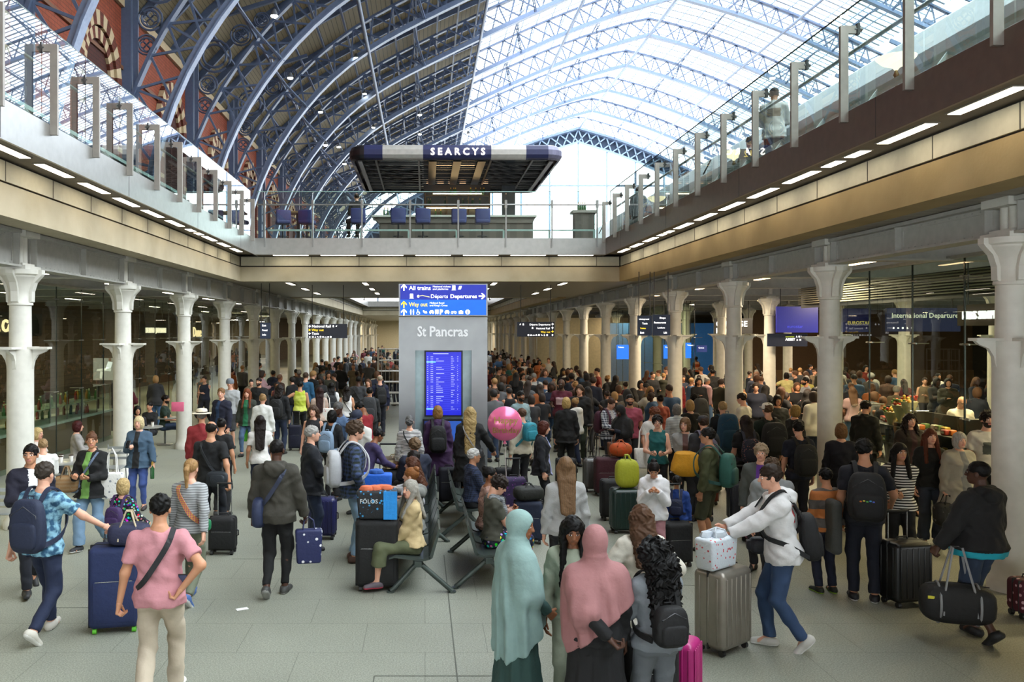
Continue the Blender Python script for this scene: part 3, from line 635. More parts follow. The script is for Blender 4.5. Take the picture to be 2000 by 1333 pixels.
def row(name, x, ys, cz, bz, grp):
    c0 = column('w', x, ys[0], cz, bz, grp)
    copies(c0, [(x, y, 0) for y in ys], ['white cast-iron column with shelf brackets, %s from the front in the %s' % (ORD[i], name) for i in range(len(ys))], grp)
YL = [13.16+4.47*k for k in range(22)]; YR = [9.97+4.47*k for k in range(23)]
row('row along the left shops', -6.34, YL, H+.98, 2.79, 'columns of the left row')
row('row along the right side', 6.96, YR, H+1.12, 2.95, 'columns of the right row')
row('second row on the right', 11.43, [23.4+4.47*k for k in range(8)], H+1.12, 2.95, 'columns of the second right row')
row('third row on the right, inside the departures hall', 15.9, [23.4+4.47*k for k in range(6)], H+1.12, 2.95, 'columns of the third right row')
# ---- riveted girders between the columns
GIR = M('#aeada6', .5, col2='#9f9e97')
def girder(label, x, y0, ln, zb, grp, mid=True):
    t = empty('riveted_girder', (x, y0, 0), 0, label, 'girder', grp); b = MB(); b.box((-.02, .26, zb), (.02, ln-.26, zS), GIR)
    b.build('web', t); b = MB()
    b.box((-.15, .26, zb-.02), (.15, ln-.26, zb+.012), GIR); b.box((-.15, .26, zS-.03), (.15, ln-.26, zS+.02), GIR)
    for s_ in (-1, 1): b.box((s_*.02-.012, .3, zb+.012), (s_*.02+.012, ln-.3, zb+.07), GIR); b.box((s_*.02-.012, .3, zS-.09), (s_*.02+.012, ln-.3, zS-.03), GIR)
    b.build('flange', t); b = MB()
    for y in (.28, ln/2, ln-.30): MB().box((-.13, y, zb), (.13, y+.022, zS), GIR).box((-.035, y-.04, zb+.07), (.035, y+.06, zS-.09), GIR).build('stiffener', t)
    for i in range(int(ln/.16)):
        for zz in (zb+.04, zS-.06):
            for s_ in (-1, 1): b.lathe([(.011, -.004), (.008, .006), (.003, .009)], GIR, (s_*.033, .35+i*.155, zz), 5) if .35+i*.155 < ln-.3 else None
    b.build('rivet', t)['kind'] = 'stuff'; return t
def grow(name, x, ys, zb, grp):
    g = girder('w', x, ys[0], 4.47, zb, grp)
    copies(g, [(x, y, 0) for y in ys], ['grey riveted plate girder over the %s gap of the %s' % (ORD[i], name) for i in range(len(ys))], grp)
grow('left column row', -6.34, [YL[0]-4.47]+YL[:10], H+1.03, 'girders over the left row'); grow('right column row', 6.96, [YR[0]-4.47]+YR[:10], H+1.17, 'girders over the right row')
b = MB()
for x0, x1, ys, zb in ((-16, -6.5, YL[:12], H+1.15), (7.1, 30, YR[:12], H+1.25)):
    for y in ys: b.box((x0, y-.02, zb), (x1, y+.02, zS+.03), GIR); b.box((x0, y-.14, zb-.02), (x1, y+.14, zb+.01), GIR)
struct(b.build('ceiling_cross_beam'))
# longitudinal cable rail at bracket level, far part of the aisle
# ---- deck edge lights
def strips(grp, items, labelf):
    o = None
    for i, (x, y, w_, d_) in enumerate(items):
        if o is None or (w_, d_) != last:
            o = empty('recessed_strip_light', (0, 0, 0)); o['category'] = 'light'; last = (w_, d_)
            MB().box((-w_/2-.02, -d_/2-.02, 0), (w_/2+.02, d_/2+.02, .012), M('#8b857a')).build('frame', o); MB().box((-w_/2, -d_/2, -.004), (w_/2, d_/2, .006), LIT).build('diffuser', o); c = o
        else: c = copy_tree(o)
        c.location = (x, y, zP-.012); c['label'] = labelf(i); c['group'] = grp
lx = -5.62+cov/2+.02; rx_ = 5.93-cov/2-.02
LY = [9.2, 10.7]+[12.1+1.45*k for k in range(5)]+[19.1, 19.8]+[20.8+1.45*k for k in range(3)]
strips('strip lights under the left deck edge', [(lx, y, .14, 1.0 if i not in (7, 8) else .42) for i, y in enumerate(LY)], lambda i: 'recessed strip light under the left deck edge, %s from the front' % ORD[i])
RY = [8.45, 9.85, 10.95, 11.6]+[12.6+1.43*k for k in range(5)]+[19.4, 20.0, 21.0, 22.4, 23.8]
strips('strip lights under the right deck edge', [(rx_, y, .14, 1.0 if i not in (2, 3, 9, 10) else .42) for i, y in enumerate(RY)], lambda i: 'recessed strip light under the right deck edge, %s from the front' % ORD[i])
strips('strip lights under the end deck edge', [((568-VX)*25.3/F+1.43*k, 25.3, 1.05, .12) for k in range(7)], lambda i: 'recessed strip light under the end deck edge, %s from the side of the left shops' % ORD[i])
o = None; k = 0
for x in (-4.3, -1.9, 2.2, 4.4):
    for j in range(3):
        y = 26.9+3.3*j
        if o is None: o = empty('ceiling_strip_light'); o['category'] = 'light'; MB().box((-.06, -.6, -.02), (.06, .6, 0), LIT).build('diffuser', o); MB().box((-.09, -.64, -.01), (.09, .64, .02), M('#8b857a')).build('frame', o); c = o
        else: c = copy_tree(o)
        c.location = (x, y, zS+.01); c['group'] = 'strip lights in the undercroft ceiling'; c['label'] = 'ceiling strip light beyond the first opening, %s along the %s line from the left' % (ORD[j], ORD[(-4.3, -1.9, 2.2, 4.4).index(x)])
for nm, xx in (('left', -7.7), ('right', 8.1), ('right hall', 13.5), ('right hall edge', 19.5), ('left shop', -12.5)):
    for j in range(9):
        c = copy_tree(o); c.location = (xx, 11.0+4.47*j+(1.0 if xx < 0 else 0), H+(1.2 if xx < 0 else 1.3));
        for ch in c.children:
            if ch.name.startswith('diffuser') and xx > 0: ch.material_slots[0].link = 'OBJECT'; ch.material_slots[0].material = LITW
        c['group'] = 'strip lights in the %s aisle ceiling' % nm; c['label'] = 'ceiling strip light in the %s aisle, %s from the front' % (nm, ORD[j])
# real lamps of the shops and halls
def lamp(x, y, z, e, size=.5, col=(1, .78, .5)):
    l = bpy.data.lights.new('shop_lamp', 'AREA'); l.energy = e; l.size = size; l.color = col; l.shape = 'DISK'
    o = bpy.data.objects.new('shop_lamp', l); C.objects.link(o); o.location = (x, y, z); return o
for y in (11, 16, 21, 27, 34, 42): lamp(-12, y, 4.1, 130, 1.2)
for y in (10, 13.5, 17): lamp(11, y, 4.1, 170, 1.0, (1, .72, .42))
for x, y in ((13.6, 25), (13.6, 32), (19, 28), (19, 36), (9.2, 27), (9.2, 36), (9.2, 20)): lamp(x, y, 4.25, 170, 1.2, (1, .80, .55))
for y in (84, 98, 110): lamp(0, y, 4.3, 500, 3, (1, .93, .8)); lamp(-8, y, 4.3, 150, 2); lamp(9, y, 4.3, 150, 2)
for y in (48, 58, 70): lamp(-11, y, 4.2, 120, 1.5); lamp(12, y, 4.2, 120, 1.5)
# ---- the train shed roof
RX = 21.7; BLUE = M('#8394b2', .45, .0, col2='#7485a4'); BLUED = M('#5f6f8c', .5, .0)
ci = np.array([(0, 28.8), (5, 27.4), (10, 25.5), (15, 23.2), (20, 20.8), (24, 18.8), (26.2, 17.5), (27.6, 16.2), (29, 14.8), (30.6, 12.6), (31.7, 10.8), (32.4, 9.1), (33.2, 6), (33.6, 2.8)])
cs = np.array([(0, 30.8), (5, 29.6), (10, 27.7), (15, 25.4), (20, 23.2), (25, 20.9), (30, 18.2), (33, 16.2), (34.8, 13.7)])
def smooth_c(tab, n):
    s_ = np.r_[0, np.cumsum(np.hypot(np.diff(tab[:, 0]), np.diff(tab[:, 1])))]; t = np.linspace(0, s_[-1], n)
    x = np.interp(t, s_, tab[:, 0]); z = np.interp(t, s_, tab[:, 1])
    for _ in range(3): x[1:-1] = (x[:-2]+2*x[1:-1]+x[2:])/4; z[1:-1] = (z[:-2]+2*z[1:-1]+z[2:])/4
    return np.c_[x, z]
inn = smooth_c(ci, 34); skn = smooth_c(cs, 30)
tg = np.gradient(inn, axis=0); tg /= np.linalg.norm(tg, axis=1)[:, None]; out = inn+np.c_[-tg[:, 1], tg[:, 0]]*1.75
if out[5, 1] < inn[5, 1]: out = inn-np.c_[-tg[:, 1], tg[:, 0]]*1.75
out[0, 0] = 0
def chord(b, cv, w_, d_, y, m, both=True, lim=99):
    for sg in ((-1, 1) if both else (-1,)):
        P = [(RX+sg*p[0], y, H+p[1]) for p in cv if p[0] <= lim]
        vs = []; fs = []
        for i, p in enumerate(P):
            a = P[max(0, i-1)]; c = P[min(len(P)-1, i+1)]; t = Vector((c[0]-a[0], 0, c[2]-a[2])).normalized(); n = Vector((-t.z, 0, t.x))*d_/2
            for sx, sn in ((-1, -1), (1, -1), (1, 1), (-1, 1)): vs.append((p[0]+sn*n.x, y+sx*w_/2, p[2]+sn*n.z))
        for i in range(len(P)-1):
            for j in range(4): fs.append((4*i+j, 4*i+(j+1) % 4, 4*i+4+(j+1) % 4, 4*i+4+j))
        b.add(vs, fs, m)
ribY = [25.7+9.3*k for k in range(11)]
t = empty('roof_rib', (0, 0, 0)); t['category'] = 'roof rib'
b = MB(); chord(b, inn, .42, .09, 0, BLUE); chord(b, inn-np.c_[-tg[:, 1], tg[:, 0]]*(.16 if out[5, 1] > inn[5, 1] else -.16)*-1, .10, .30, 0, BLUE); b.build('inner_chord', t)
b = MB(); chord(b, out, .34, .14, 0, BLUED); b.build('outer_chord', t)
b = MB()
for sg in (-1, 1):
    for i in range(0, 33, 2):
        for p, q in (((inn[i]), (out[i+1])), ((out[i]), (inn[i+1])), (inn[i+1], out[min(33, i+2)]), (out[i+1], inn[min(33, i+2)]), (inn[i], out[i])): b.bar((RX+sg*p[0], 0, H+p[1]), (RX+sg*q[0], 0, H+q[1]), .10, .08, BLUED, (0, 1, 0))
b.build('lattice', t)
b = MB()                                                            # ornamental ringed spandrel against the wall
b.box((-12.6, -.18, zU-H+H), (-12.2, .18, H+16.6), BLUED); b.box((-12.15, -.06, H+2.8), (-11.95, .06, H+16), BLUED)
for cx, cz, r in ((-11.1, 14.6, .85), (-11.45, 13.1, .5), (-11.6, 12.0, .42), (-9.7, 15.7, .55), (-8.6, 16.5, .4)):
    for rr in (1, .72): b.tube([(cx+r*rr*math.cos(q), 0, H+cz+r*rr*math.sin(q)) for q in [2*PI*j/16 for j in range(16)]], .06*r+.02, BLUED, 5, closed=True)
    for q in range(4): b.tube([(cx+r*.36*math.cos(PI/2*q)+r*.3*math.cos(v), 0, H+cz+r*.36*math.sin(PI/2*q)+r*.3*math.sin(v)) for v in [2*PI*j/8 for j in range(8)]], .03, BLUED, 4, closed=True) if r < .8 else None
b.bar((-12.3, 0, H+16.2), (-7.5, 0, H+17.7), .2, .2, BLUED); b.build('ringed_spandrel', t)
copies(t, [(0, y, 0) for y in ribY], ['blue lattice roof rib arching over the tracks, %s from the front' % ORD[i] for i in range(11)], 'ribs of the train shed roof')
# roof covering
ROOFW = M('#8c8064', .8, pat='zplank', col2='#55503f', sc_=2.2); GR = glass((.97, .985, 1), .6, 1.45, 'roof_glass')
def skinmesh(name, d0, d1, sg, m, y0=-40, y1=118.7):
    c = [(d, z) for d, z in skn if d0 < d < d1]; z_ = lambda d: float(np.interp(d, skn[:, 0], skn[:, 1])); c = [(d0, z_(d0))]+c+[(d1, z_(d1))]
    vs = []; fs = []
    for d, z in c: vs += [(RX+sg*d, y0, H+z), (RX+sg*d, y1, H+z)]
    for i in range(len(c)-1): fs.append((2*i, 2*i+1, 2*i+3, 2*i+2))
    o = MB().add(vs, fs, m).build(name); return struct(o)
skinmesh('roof_boarding_west', 17, 34.8, -1, ROOFW); skinmesh('roof_boarding_east', 25, 34.8, 1, ROOFW)
skinmesh('roof_glazing_west', 0, 17, -1, GR, -40); skinmesh('roof_glazing_east', 0, 25, 1, GR, -40)
struct(MB().box((-14, -40.3, -.2), (57, -40, H+31), M('#7c7466', .9)).build('wall_behind'))
b = MB(); lim = lambda a, c: np.array([(d, np.interp(d, skn[:, 0], skn[:, 1])-.2) for d in np.linspace(a, c, 9)])
for y in ribY:
    for j in (1, 2, 3): chord(b, lim(17, 34.5), .16, .34, y+9.3*j/4, BLUED) if y+9.3*j/4 < 118 else None
struct(b.build('roof_rafter'))
b = MB()
for d in np.arange(17.8, 34.5, 1.5):
    for sg in (-1,): b.box((RX+sg*d-.06, 20, H+float(np.interp(d, skn[:, 0], skn[:, 1]))-.5), (RX+sg*d+.06, 118.5, H+float(np.interp(d, skn[:, 0], skn[:, 1]))-.38), BLUED)
struct(b.build('roof_purlin'))
b = MB(); BAR = M('#9fb4cc', .5)
for i in range(125):
    y = 25+.75*i
    if y < 118: chord(b, np.array([(d, np.interp(d, skn[:, 0], skn[:, 1])-.05) for d in np.linspace(0, 17, 9)]), .10 if i % 2 else .22, .06, y, BAR if i % 2 else M('#c9d6e2', .6))
for d in np.arange(-16.2, 17, 1.35): b.box((RX+d-.035, 20, H+float(np.interp(abs(d), skn[:, 0], skn[:, 1]))-.2), (RX+d+.035, 118.5, H+float(np.interp(abs(d), skn[:, 0], skn[:, 1]))-.12), BAR)
struct(b.build('roof_glazing_bar'))
for i, (d, nm) in enumerate(((-25.3, 'lowest'), (-17.55, 'along the edge of the glazing'), (-9.5, 'midway up the glazing'), (0, 'along the ridge'), (9.1, 'beyond the ridge'), (17.3, 'farthest beyond the ridge'))):
    z = float(np.interp(abs(d), inn[:, 0], inn[:, 1])); o = MB().tube([(0, 20, 0), (0, 118, 0)], .12, BLUE if i else BLUED, 8).build('longitudinal_tie_tube', None, (RX+d, 0, H+z)); tag(o, 'long blue tie tube running under the roof ribs, '+nm, 'roof tube', 'tie tubes under the roof')
for i, (d, nm) in enumerate(((-29.2, 'low on the boarded side'), (-21.7, 'high on the boarded side'), (-13.4, 'over the near glazing'), (-5, 'before the ridge'), (5, 'after the ridge'), (13.2, 'over the far glazing'))):
    b = MB(); zi = float(np.interp(abs(d), inn[:, 0], inn[:, 1])); k_ = int(np.argmin(abs(inn[:, 0]-abs(d)))); nv = (out-inn)[k_]; nv = (nv[0]*(1 if d > 0 else -1), nv[1])
    for y in ribY[:-1]:
        P = [(RX+d+nv[0]*f_, y+9.3*t_, H+zi+nv[1]*f_) for t_, f_ in ((0, 0), (.12, .45), (.25, .8), (.5, 1), (.75, .8), (.88, .45), (1, 0))]
        for off_ in (-.06, .06): b.tube([(p[0]+off_, p[1], p[2]) for p in P], .045, BLUE, 5)
        for j in (1, 2, 3, 4, 5): b.bar(P[j], (RX+d+nv[0], P[j][1]+(1.0 if j < 3 else -1.0 if j > 3 else 0), H+zi+nv[1]*1.02), .05, .05, BLUED)
        b.bar((RX+d+nv[0], y, H+zi+nv[1]), (RX+d+nv[0], y+9.3, H+zi+nv[1]), .1, .1, BLUED)
    tag(b.build('purlin_truss'), 'scalloped blue purlin truss linking the roof ribs, '+nm, 'roof truss', 'purlin trusses of the roof')
# gable screen at the far end
t = empty('gable_screen', (0, 118.9, 0), 0, 'glazed end screen of the train shed under a lattice arch', 'glazed screen')
inn0 = inn; inn = inn-(out-inn)*1.05; c2 = inn0; b = MB(); dk = M('#39465a', .7)
vs = []; fs = []; P = [(-1, q) for q in range(33, -1, -1)]+[(1, q) for q in range(1, 34)]
for sg, q in P: vs += [(RX+sg*inn[q][0], .3, H+inn[q][1]), (RX+sg*c2[q][0], .3, H+c2[q][1])]
for i in range(len(P)-1): fs.append((2*i, 2*i+2, 2*i+3, 2*i+1))
b.add(vs, fs, dk).build('dark_panel', t); b = MB(); chord(b, inn, .4, .3, 0, BAR); chord(b, c2, .3, .25, 0, BAR)
for sg in (-1, 1):
    for i in range(33): b.bar((RX+sg*inn[i][0], 0, H+inn[i][1]), (RX+sg*c2[i+1][0], 0, H+c2[i+1][1]), .16, .16, BAR, (0, 1, 0)); b.bar((RX+sg*c2[i][0], 0, H+c2[i][1]), (RX+sg*inn[i+1][0], 0, H+inn[i+1][1]), .16, .16, BAR, (0, 1, 0))
b.build('lattice_arch', t); b = MB()
for k in range(-8, 9):
    d = abs(k*4.05); z = float(np.interp(d, inn[:, 0], inn[:, 1])); b.box((RX+k*4.05-.12, -.1, zU), (RX+k*4.05+.12, .1, H+z), BAR)
for z in (H+20.8, H+14.5, H+8.5): dd = float(np.interp(-(z-H), -inn[:, 1], inn[:, 0])); b.box((RX-dd, -.12, z-.12), (RX+dd, .12, z+.12), BAR)
b.build('mullion_grid', t); inn = inn0
# brick side wall with striped arches
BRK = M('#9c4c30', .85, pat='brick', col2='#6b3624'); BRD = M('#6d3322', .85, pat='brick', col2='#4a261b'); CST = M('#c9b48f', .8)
struct(MB().box((-13.2, -40, zU), (-12.6, 119, H+13.9), BRK).build('wall_upper_left')); struct(MB().box((56, -40, zU), (56.5, 119, H+15), BRK).build('wall_upper_right'))
struct(MB().box((-13.0, 12, H+13.5), (-12.45, 119, H+13.9), CST).box((-13.0, 12, H+10.9), (-12.5, 119, H+11.05), M('#7a5238')).build('trim_40'))
t = empty('brick_arch'); t['category'] = 'arch'
b = MB()
for i in range(17):
    a0, a1 = PI*i/17, PI*(i+1)/17; m = CST if i % 2 else BRD
    for r0, r1, x in ((1.65, 2.15, -12.35), (1.2, 1.6, -12.45)):
        v = [(x, r*math.cos(a)*1.0, 9.9+r*math.sin(a)*1.1) for a in (a0, a1) for r in (r0, r1)]; v += [(-12.59, q[1], q[2]) for q in v]
        b.add(v, [(0, 1, 3, 2), (0, 4, 5, 1), (2, 3, 7, 6), (1, 5, 7, 3), (0, 2, 6, 4)], m)
b.build('striped_voussoirs', t); b = MB()
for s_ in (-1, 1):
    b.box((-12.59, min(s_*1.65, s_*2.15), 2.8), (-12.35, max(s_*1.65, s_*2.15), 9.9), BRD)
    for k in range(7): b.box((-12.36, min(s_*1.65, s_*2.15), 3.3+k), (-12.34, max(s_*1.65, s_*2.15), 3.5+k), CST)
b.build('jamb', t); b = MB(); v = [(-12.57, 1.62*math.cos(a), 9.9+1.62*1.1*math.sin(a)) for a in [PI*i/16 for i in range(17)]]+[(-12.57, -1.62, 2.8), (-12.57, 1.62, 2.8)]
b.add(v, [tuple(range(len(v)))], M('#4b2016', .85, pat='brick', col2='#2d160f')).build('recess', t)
copies(t, [(0, 22.8+9.3*i, H) for i in range(11)], ['red and cream striped brick arch in the side wall, %s from the front' % ORD[i] for i in range(11)], 'arches of the side wall')
# floodlights in the roof
t = empty('roof_floodlight'); t['category'] = 'light'; MB().lathe([(.05, .28), (.09, .2), (.16, .02), (.17, 0)], M('#55585c', .5), n=12).build('housing', t); MB().lathe([(.15, .0), (.12, -.05), (.02, -.07)], M('#fffbe8', emit=25), n=12).build('lens', t)
pp = [(540, 40, 35), (570, 158, 44), (697, 118, 54), (713, 187, 63), (730, 252, 72), (628, 223, 54), (638, 287, 54), (820, 228, 60), (820, 265, 70), (663, 290, 63), (674, 323, 63), (914, 265, 70)]
copies(t, [at(*p)+Vector((0, -.5, 0)) for p in pp], ['small floodlight hanging from the roof ribs, %s by height from the top' % ORD[i] for i in sorted(range(12), key=lambda i: 0)], 'floodlights among the roof ribs')
# ---------------- balustrades ----------------
RAILM = M('#a9aaa8', .3, .8); POSTM = M('#a39d95', .45, .5)
def balustrade(label, side, X, ys, y0, y1):
    s_ = 1 if side == 'l' else -1; t = empty('glass_balustrade', (X, 0, zF), 0, label, 'balustrade'); zz = zF
    gx = -s_*.13
    for i, y in enumerate(ys):
        b = MB(); b.box((min(0, s_*.10), y-.025, H+2.68-zz), (max(0, s_*.10), y+.025, H+3.91-zz), POSTM)
        b.box((min(-s_*.10, 0), y-.025, H+3.81-zz), (max(-s_*.10, 0), y+.025, H+3.91-zz), POSTM); b.build('post', t)
        b = MB(); b.tube([(-s_*.18, y, H+3.865-zz), (-s_*.08, y, H+3.865-zz)], .03, M('#5d5e5e', .3, .8), 8); b.box((gx-.02, y-.03, H+3.80-zz), (gx+.02, y+.03, H+3.94-zz), M('#5d5e5e', .3, .8)); b.build('clamp', t)
    e = [y0]+list(ys)+[y1]
    for a, c in zip(e[:-1], e[1:]): MB().box((gx-.008, a+.012, -.06), (gx+.008, c-.012, H+4.21-zz), GBAL).build('glass_pane', t)
    MB().box((gx-.010, y0, H+4.21-zz), (gx+.010, y1, H+4.225-zz), M('#35514b', .2)).build('glass_edge', t)
    b = MB(); b.tube([(-s_*.24, y0, H+3.70-zz), (-s_*.24, y1, H+3.70-zz)], .025, RAILM, 8)
    b.build('handrail', t); b = MB(); b.bar((-s_*.42, y0, H+3.10-zz), (-s_*.42, y1, H+3.10-zz), .09, .06, M('#c9d3cf', .4))
    for y in ys: b.bar((-s_*.42, y, H+3.1-zz), (-s_*.20, y, H+2.80-zz), .03, .08, M('#c9d3cf', .4))
    b.build('foot_rail', t)
xl = -5.62+cov; xr = 5.93-cov
balustrade('long glass balustrade on the left deck edge with bent flat posts', 'l', xl, [8.47+1.462*k for k in range(-4, 12)], 1.0, 25.0)
balustrade('long glass balustrade on the right deck edge with bent flat posts', 'r', xr, [7.84+1.435*k for k in range(-3, 13)], 1.0, 25.0)
t = empty('glass_balustrade', (0, 25.6-cov, zF), 0, 'straight glass balustrade across the deck end with slim posts', 'balustrade')
px = [at(p, 600, 25.06).x for p in (517, 611, 707, 801, 895, 988, 1078, 1166)]
for x in px: b = MB(); b.box((x-.022, -.05, H+2.55-zF), (x+.022, -.01, H+3.93-zF), RAILM); b.box((x-.035, -.07, H+3.72-zF), (x+.035, 0, H+3.95-zF), RAILM); b.build('post', t)
e = [xl+.05]+px+[xr-.05]
for a, c in zip(e[:-1], e[1:]): MB().box((a+.01, .05, -.06), (c-.01, .066, H+4.21-zF), GBAL).build('glass_pane', t)
MB().box((e[0], .048, H+4.21-zF), (e[-1], .068, H+4.225-zF), M('#9fc4bb', .2)).build('glass_edge', t)
MB().tube([(e[0], .0, H+3.82-zF), (e[-1], 0, H+3.82-zF)], .025, RAILM, 8).build('handrail', t)
for a, c in zip(px[:-1], px[1:]): b = MB(); b.bar((a+.05, .2, H+3.08-zF), (c-.05, .2, H+3.08-zF), .06, .05, M('#c9d3cf', .4)); b.bar((c-.05, .2, H+3.08-zF), (c-.05, .2, H+2.8-zF), .05, .05, M('#c9d3cf', .4)); b.build('foot_rail', t)
for nm, sd, X in (('left', 'l', xl), ('right', 'r', xr)): balustrade('glass balustrade of the second opening beyond the bar, %s edge' % nm, sd, X, [39+1.46*k for k in range(0, 24, 3)], 38.2, 75.5)
# ---------------- champagne bar on the deck ----------------
NAVY = M('#1d2350', .45); PANEL = M('#b9b7b2', .35, .3); BLK = M('#15151a', .4); LEA = M('#27306b', .5)
t = empty('bar_canopy', (1.0, 30.2, H+5.56), 0, 'flat rounded canopy of dark glass and pale panels over the deck bar', 'canopy')
b = MB(); X0, X1, Y0, Y1 = -3.3, 3.3, -3.2, 3.3
def rim(r_, z, o_): return [(x0+c*r_*0+math.cos(a)*(r_+o_), y0_+math.sin(a)*(r_+o_), z) for x0, y0_, a0 in ((X1-r_, Y1-r_, 0), (X0+r_, Y1-r_, PI/2), (X0+r_, Y0+r_, PI), (X1-r_, Y0+r_, 1.5*PI)) for c, a in [(0, a0+PI/2*j/6) for j in range(7)]]
prof = [(0, 0), (.10, .04), (.16, .14), (.16, .30), (.10, .42), (-.02, .48), (-.3, .50)]; R0 = .35; rr = [rim(R0, z, o_) for o_, z in prof]; n = len(rr[0])
for k in range(len(prof)-1):
    for j in range(n):
        j2 = (j+1) % n; p = rr[0][j]; q = rr[0][j2]; xm = (p[0]+q[0])/2
        if abs(p[0]-q[0]) > 1 or abs(p[1]-q[1]) > 1:                                       # long edges split in coloured panels
            N_ = 7; cols = [NAVY, PANEL, PANEL, NAVY, PANEL, PANEL, NAVY]; fr_ = [0, .10, .21, .32, .69, .78, .88, 1]; fr_ = fr_ if q[0] > p[0] or abs(p[0]-q[0]) < 1 else [1-v_ for v_ in fr_[::-1]]; cols = cols if q[0] > p[0] else cols[::-1]
            for i in range(N_):
                L_ = lambda A, B, f: tuple(A[a]+(B[a]-A[a])*f for a in range(3)); m = cols[i]
                b.add([L_(rr[k][j], rr[k][j2], fr_[i]), L_(rr[k][j], rr[k][j2], fr_[i+1]), L_(rr[k+1][j], rr[k+1][j2], fr_[i+1]), L_(rr[k+1][j], rr[k+1][j2], fr_[i])], [(0, 1, 2, 3)], m, False)
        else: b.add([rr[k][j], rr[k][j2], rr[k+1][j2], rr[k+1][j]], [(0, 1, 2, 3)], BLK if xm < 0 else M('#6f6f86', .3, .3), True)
b.build('rim', t); b = MB(); b.box((X0+.1, Y0+.1, .46), (X1-.1, Y1-.1, .5), BLK); b.box((X0+.15, Y0+.15, .10), (X1-.15, Y1-.15, .12), M('#3e4750', .12, .7)); b.build('ceiling_glass', t)
b = MB(); g_ = M('#17181c', .4)
for i in range(9): y = Y0+.3+i*.75; b.box((X0+.2, y-.03, .04), (X1-.2, y+.03, .09), g_)
for x in (-2.6, -1.2, 1.15, 2.5): b.box((x-.03, Y0+.2, .03), (x+.03, Y1-.2, .09), g_)
for x0 in (X0+.3, 1.2):
    for j in range(7): b.tube([(x0+1.9*i/8, Y0+.4+j*.5+1.6*math.sin(i/8*PI/2)*(1 if x0 < 0 else 1), .06) for i in range(9)], .018, g_, 4)
for x in (X0+.12, X1-.25): b.box((x, Y0+.3, .0), (x+.13, Y1-.3, .05), M('#8d8d90', .4, .3))
b.build('rib_frame', t); b = MB()
for i in range(6): x = -.95+i*.42; b.box((x, 1.6, -.02), (x+.24, 1.66, .03+.2), M('#e8b487', emit=3)) if i != 4 else None
for x in (-.75, 0.05, .85): b.box((x-.13, Y0+.3, .0), (x+.13, 1.6, .03), M('#0c0c10', .3))
b.build('light_well', t); text('SEARCYS', t, (.05, Y0-.20, .12), .31, M('#fff6e4', emit=2.2), align='CENTER', bold=.004, ext=.02, name='sign_letters', sp=1.55)
for x in (-.95, 1.3): pass
b = MB(); b.box((-1.05, 1.2, -2.77), (1.45, 1.5, -.02), M('#3c3631', .4)); b.box((1.9, 1.4, -2.77), (2.4, 1.55, -.02), M('#50555a', .3, .5)); b.build('core_wall', t)
t = empty('bar_counter', (0, 27.6, zU), 0, 'long timber bar counter with pale worktop under the canopy', 'counter')
x0 = at(725, 0, 27.4).x; x1 = at(1050, 0, 27.4).x; WD = M('#5b4f45', .6, pat='vstripe', col2='#4c4138', sc_=.7)
MB().box((x0+.25, .15, 0), (x1-.1, .9, 1.0), WD).build('body', t); MB().box((x0, 0, 1.04), (x1, 1.0, 1.10), M('#d8d4c8', .35)).build('worktop', t)
MB().prism([(x0+.05, 1.04), (x1-.02, 1.04), (x1-.12, .85), (x0+.25, .85)], .1, .95, M('#6d6258', .5), 'y').build('moulding', t)
bt = empty('bottle'); bt['category'] = 'bottle'; MB().lathe([(.035, 0), (.037, .02), (.037, .17), (.014, .22), (.013, .28), (.016, .285)], M('#2f5a35', .15), n=8).build('glass_body', bt); MB().lathe([(.0165, .23), (.0165, .29)], M('#c9a24a', .4, .5), n=8).build('foil_neck', bt)
locs = [(at(675+5*i, 0, 27.9).x, 27.9, zU+1.1) for i in range(2)]+[(at(1128+5*i, 0, 27.9).x, 27.9, zU+1.1) for i in range(4)]
locs = [(x0+.4+.12*i, 27.9, zU+1.10) for i in range(3)]+[(at(1130, 0, 26.9).x+.07*i, 26.9, zU+1.12) for i in range(4)]
copies(bt, locs, ['dark bottle on the left end of the timber bar']*3+['green bottle on the small podium beside the bar']*4, 'bottles on the bar'); 
for i, o in enumerate([q for q in C.objects if q.name.startswith('bottle') and q.parent is None]): o['group'] = 'bottles on the left end of the bar' if i < 3 else 'bottles on the podium'
sh = empty('back_bar_shelf', (1.2, 31.1, zU), 0, 'copper-lit back bar shelf full of bottles behind the counter', 'shelf'); b = MB()
for z in (.6, 1.1, 1.5, 1.9, 2.3): b.box((-1.2, 0, z), (1.2, .25, z+.03), M('#8a5f3c', .3, .6))
for x in (-1.2, -.4, .4, 1.17): b.box((x, 0, 0), (x+.03, .25, 2.4), M('#8a5f3c', .3, .6))
b.build('shelving', sh); b = MB(); b.box((-1.15, .0, 1.83), (1.15, .02, 1.87), M('#ffd9a0', emit=9)); b.box((-.9, -.01, 2.36), (.9, .01, 2.39), M('#ffd9a0', emit=9)); b.build('light_strip', sh)
rr_ = random.Random(3); L2 = [(0+rr_.uniform(.05, 2.35), 31.2, zU+z+.03) for z in (1.1, 1.5, 1.9, 2.3) for _ in range(9)]
c_ = copy_tree(bt); copies(c_, L2, ['bottle on the copper-lit back bar shelf']*36, 'bottles on the back bar shelf')
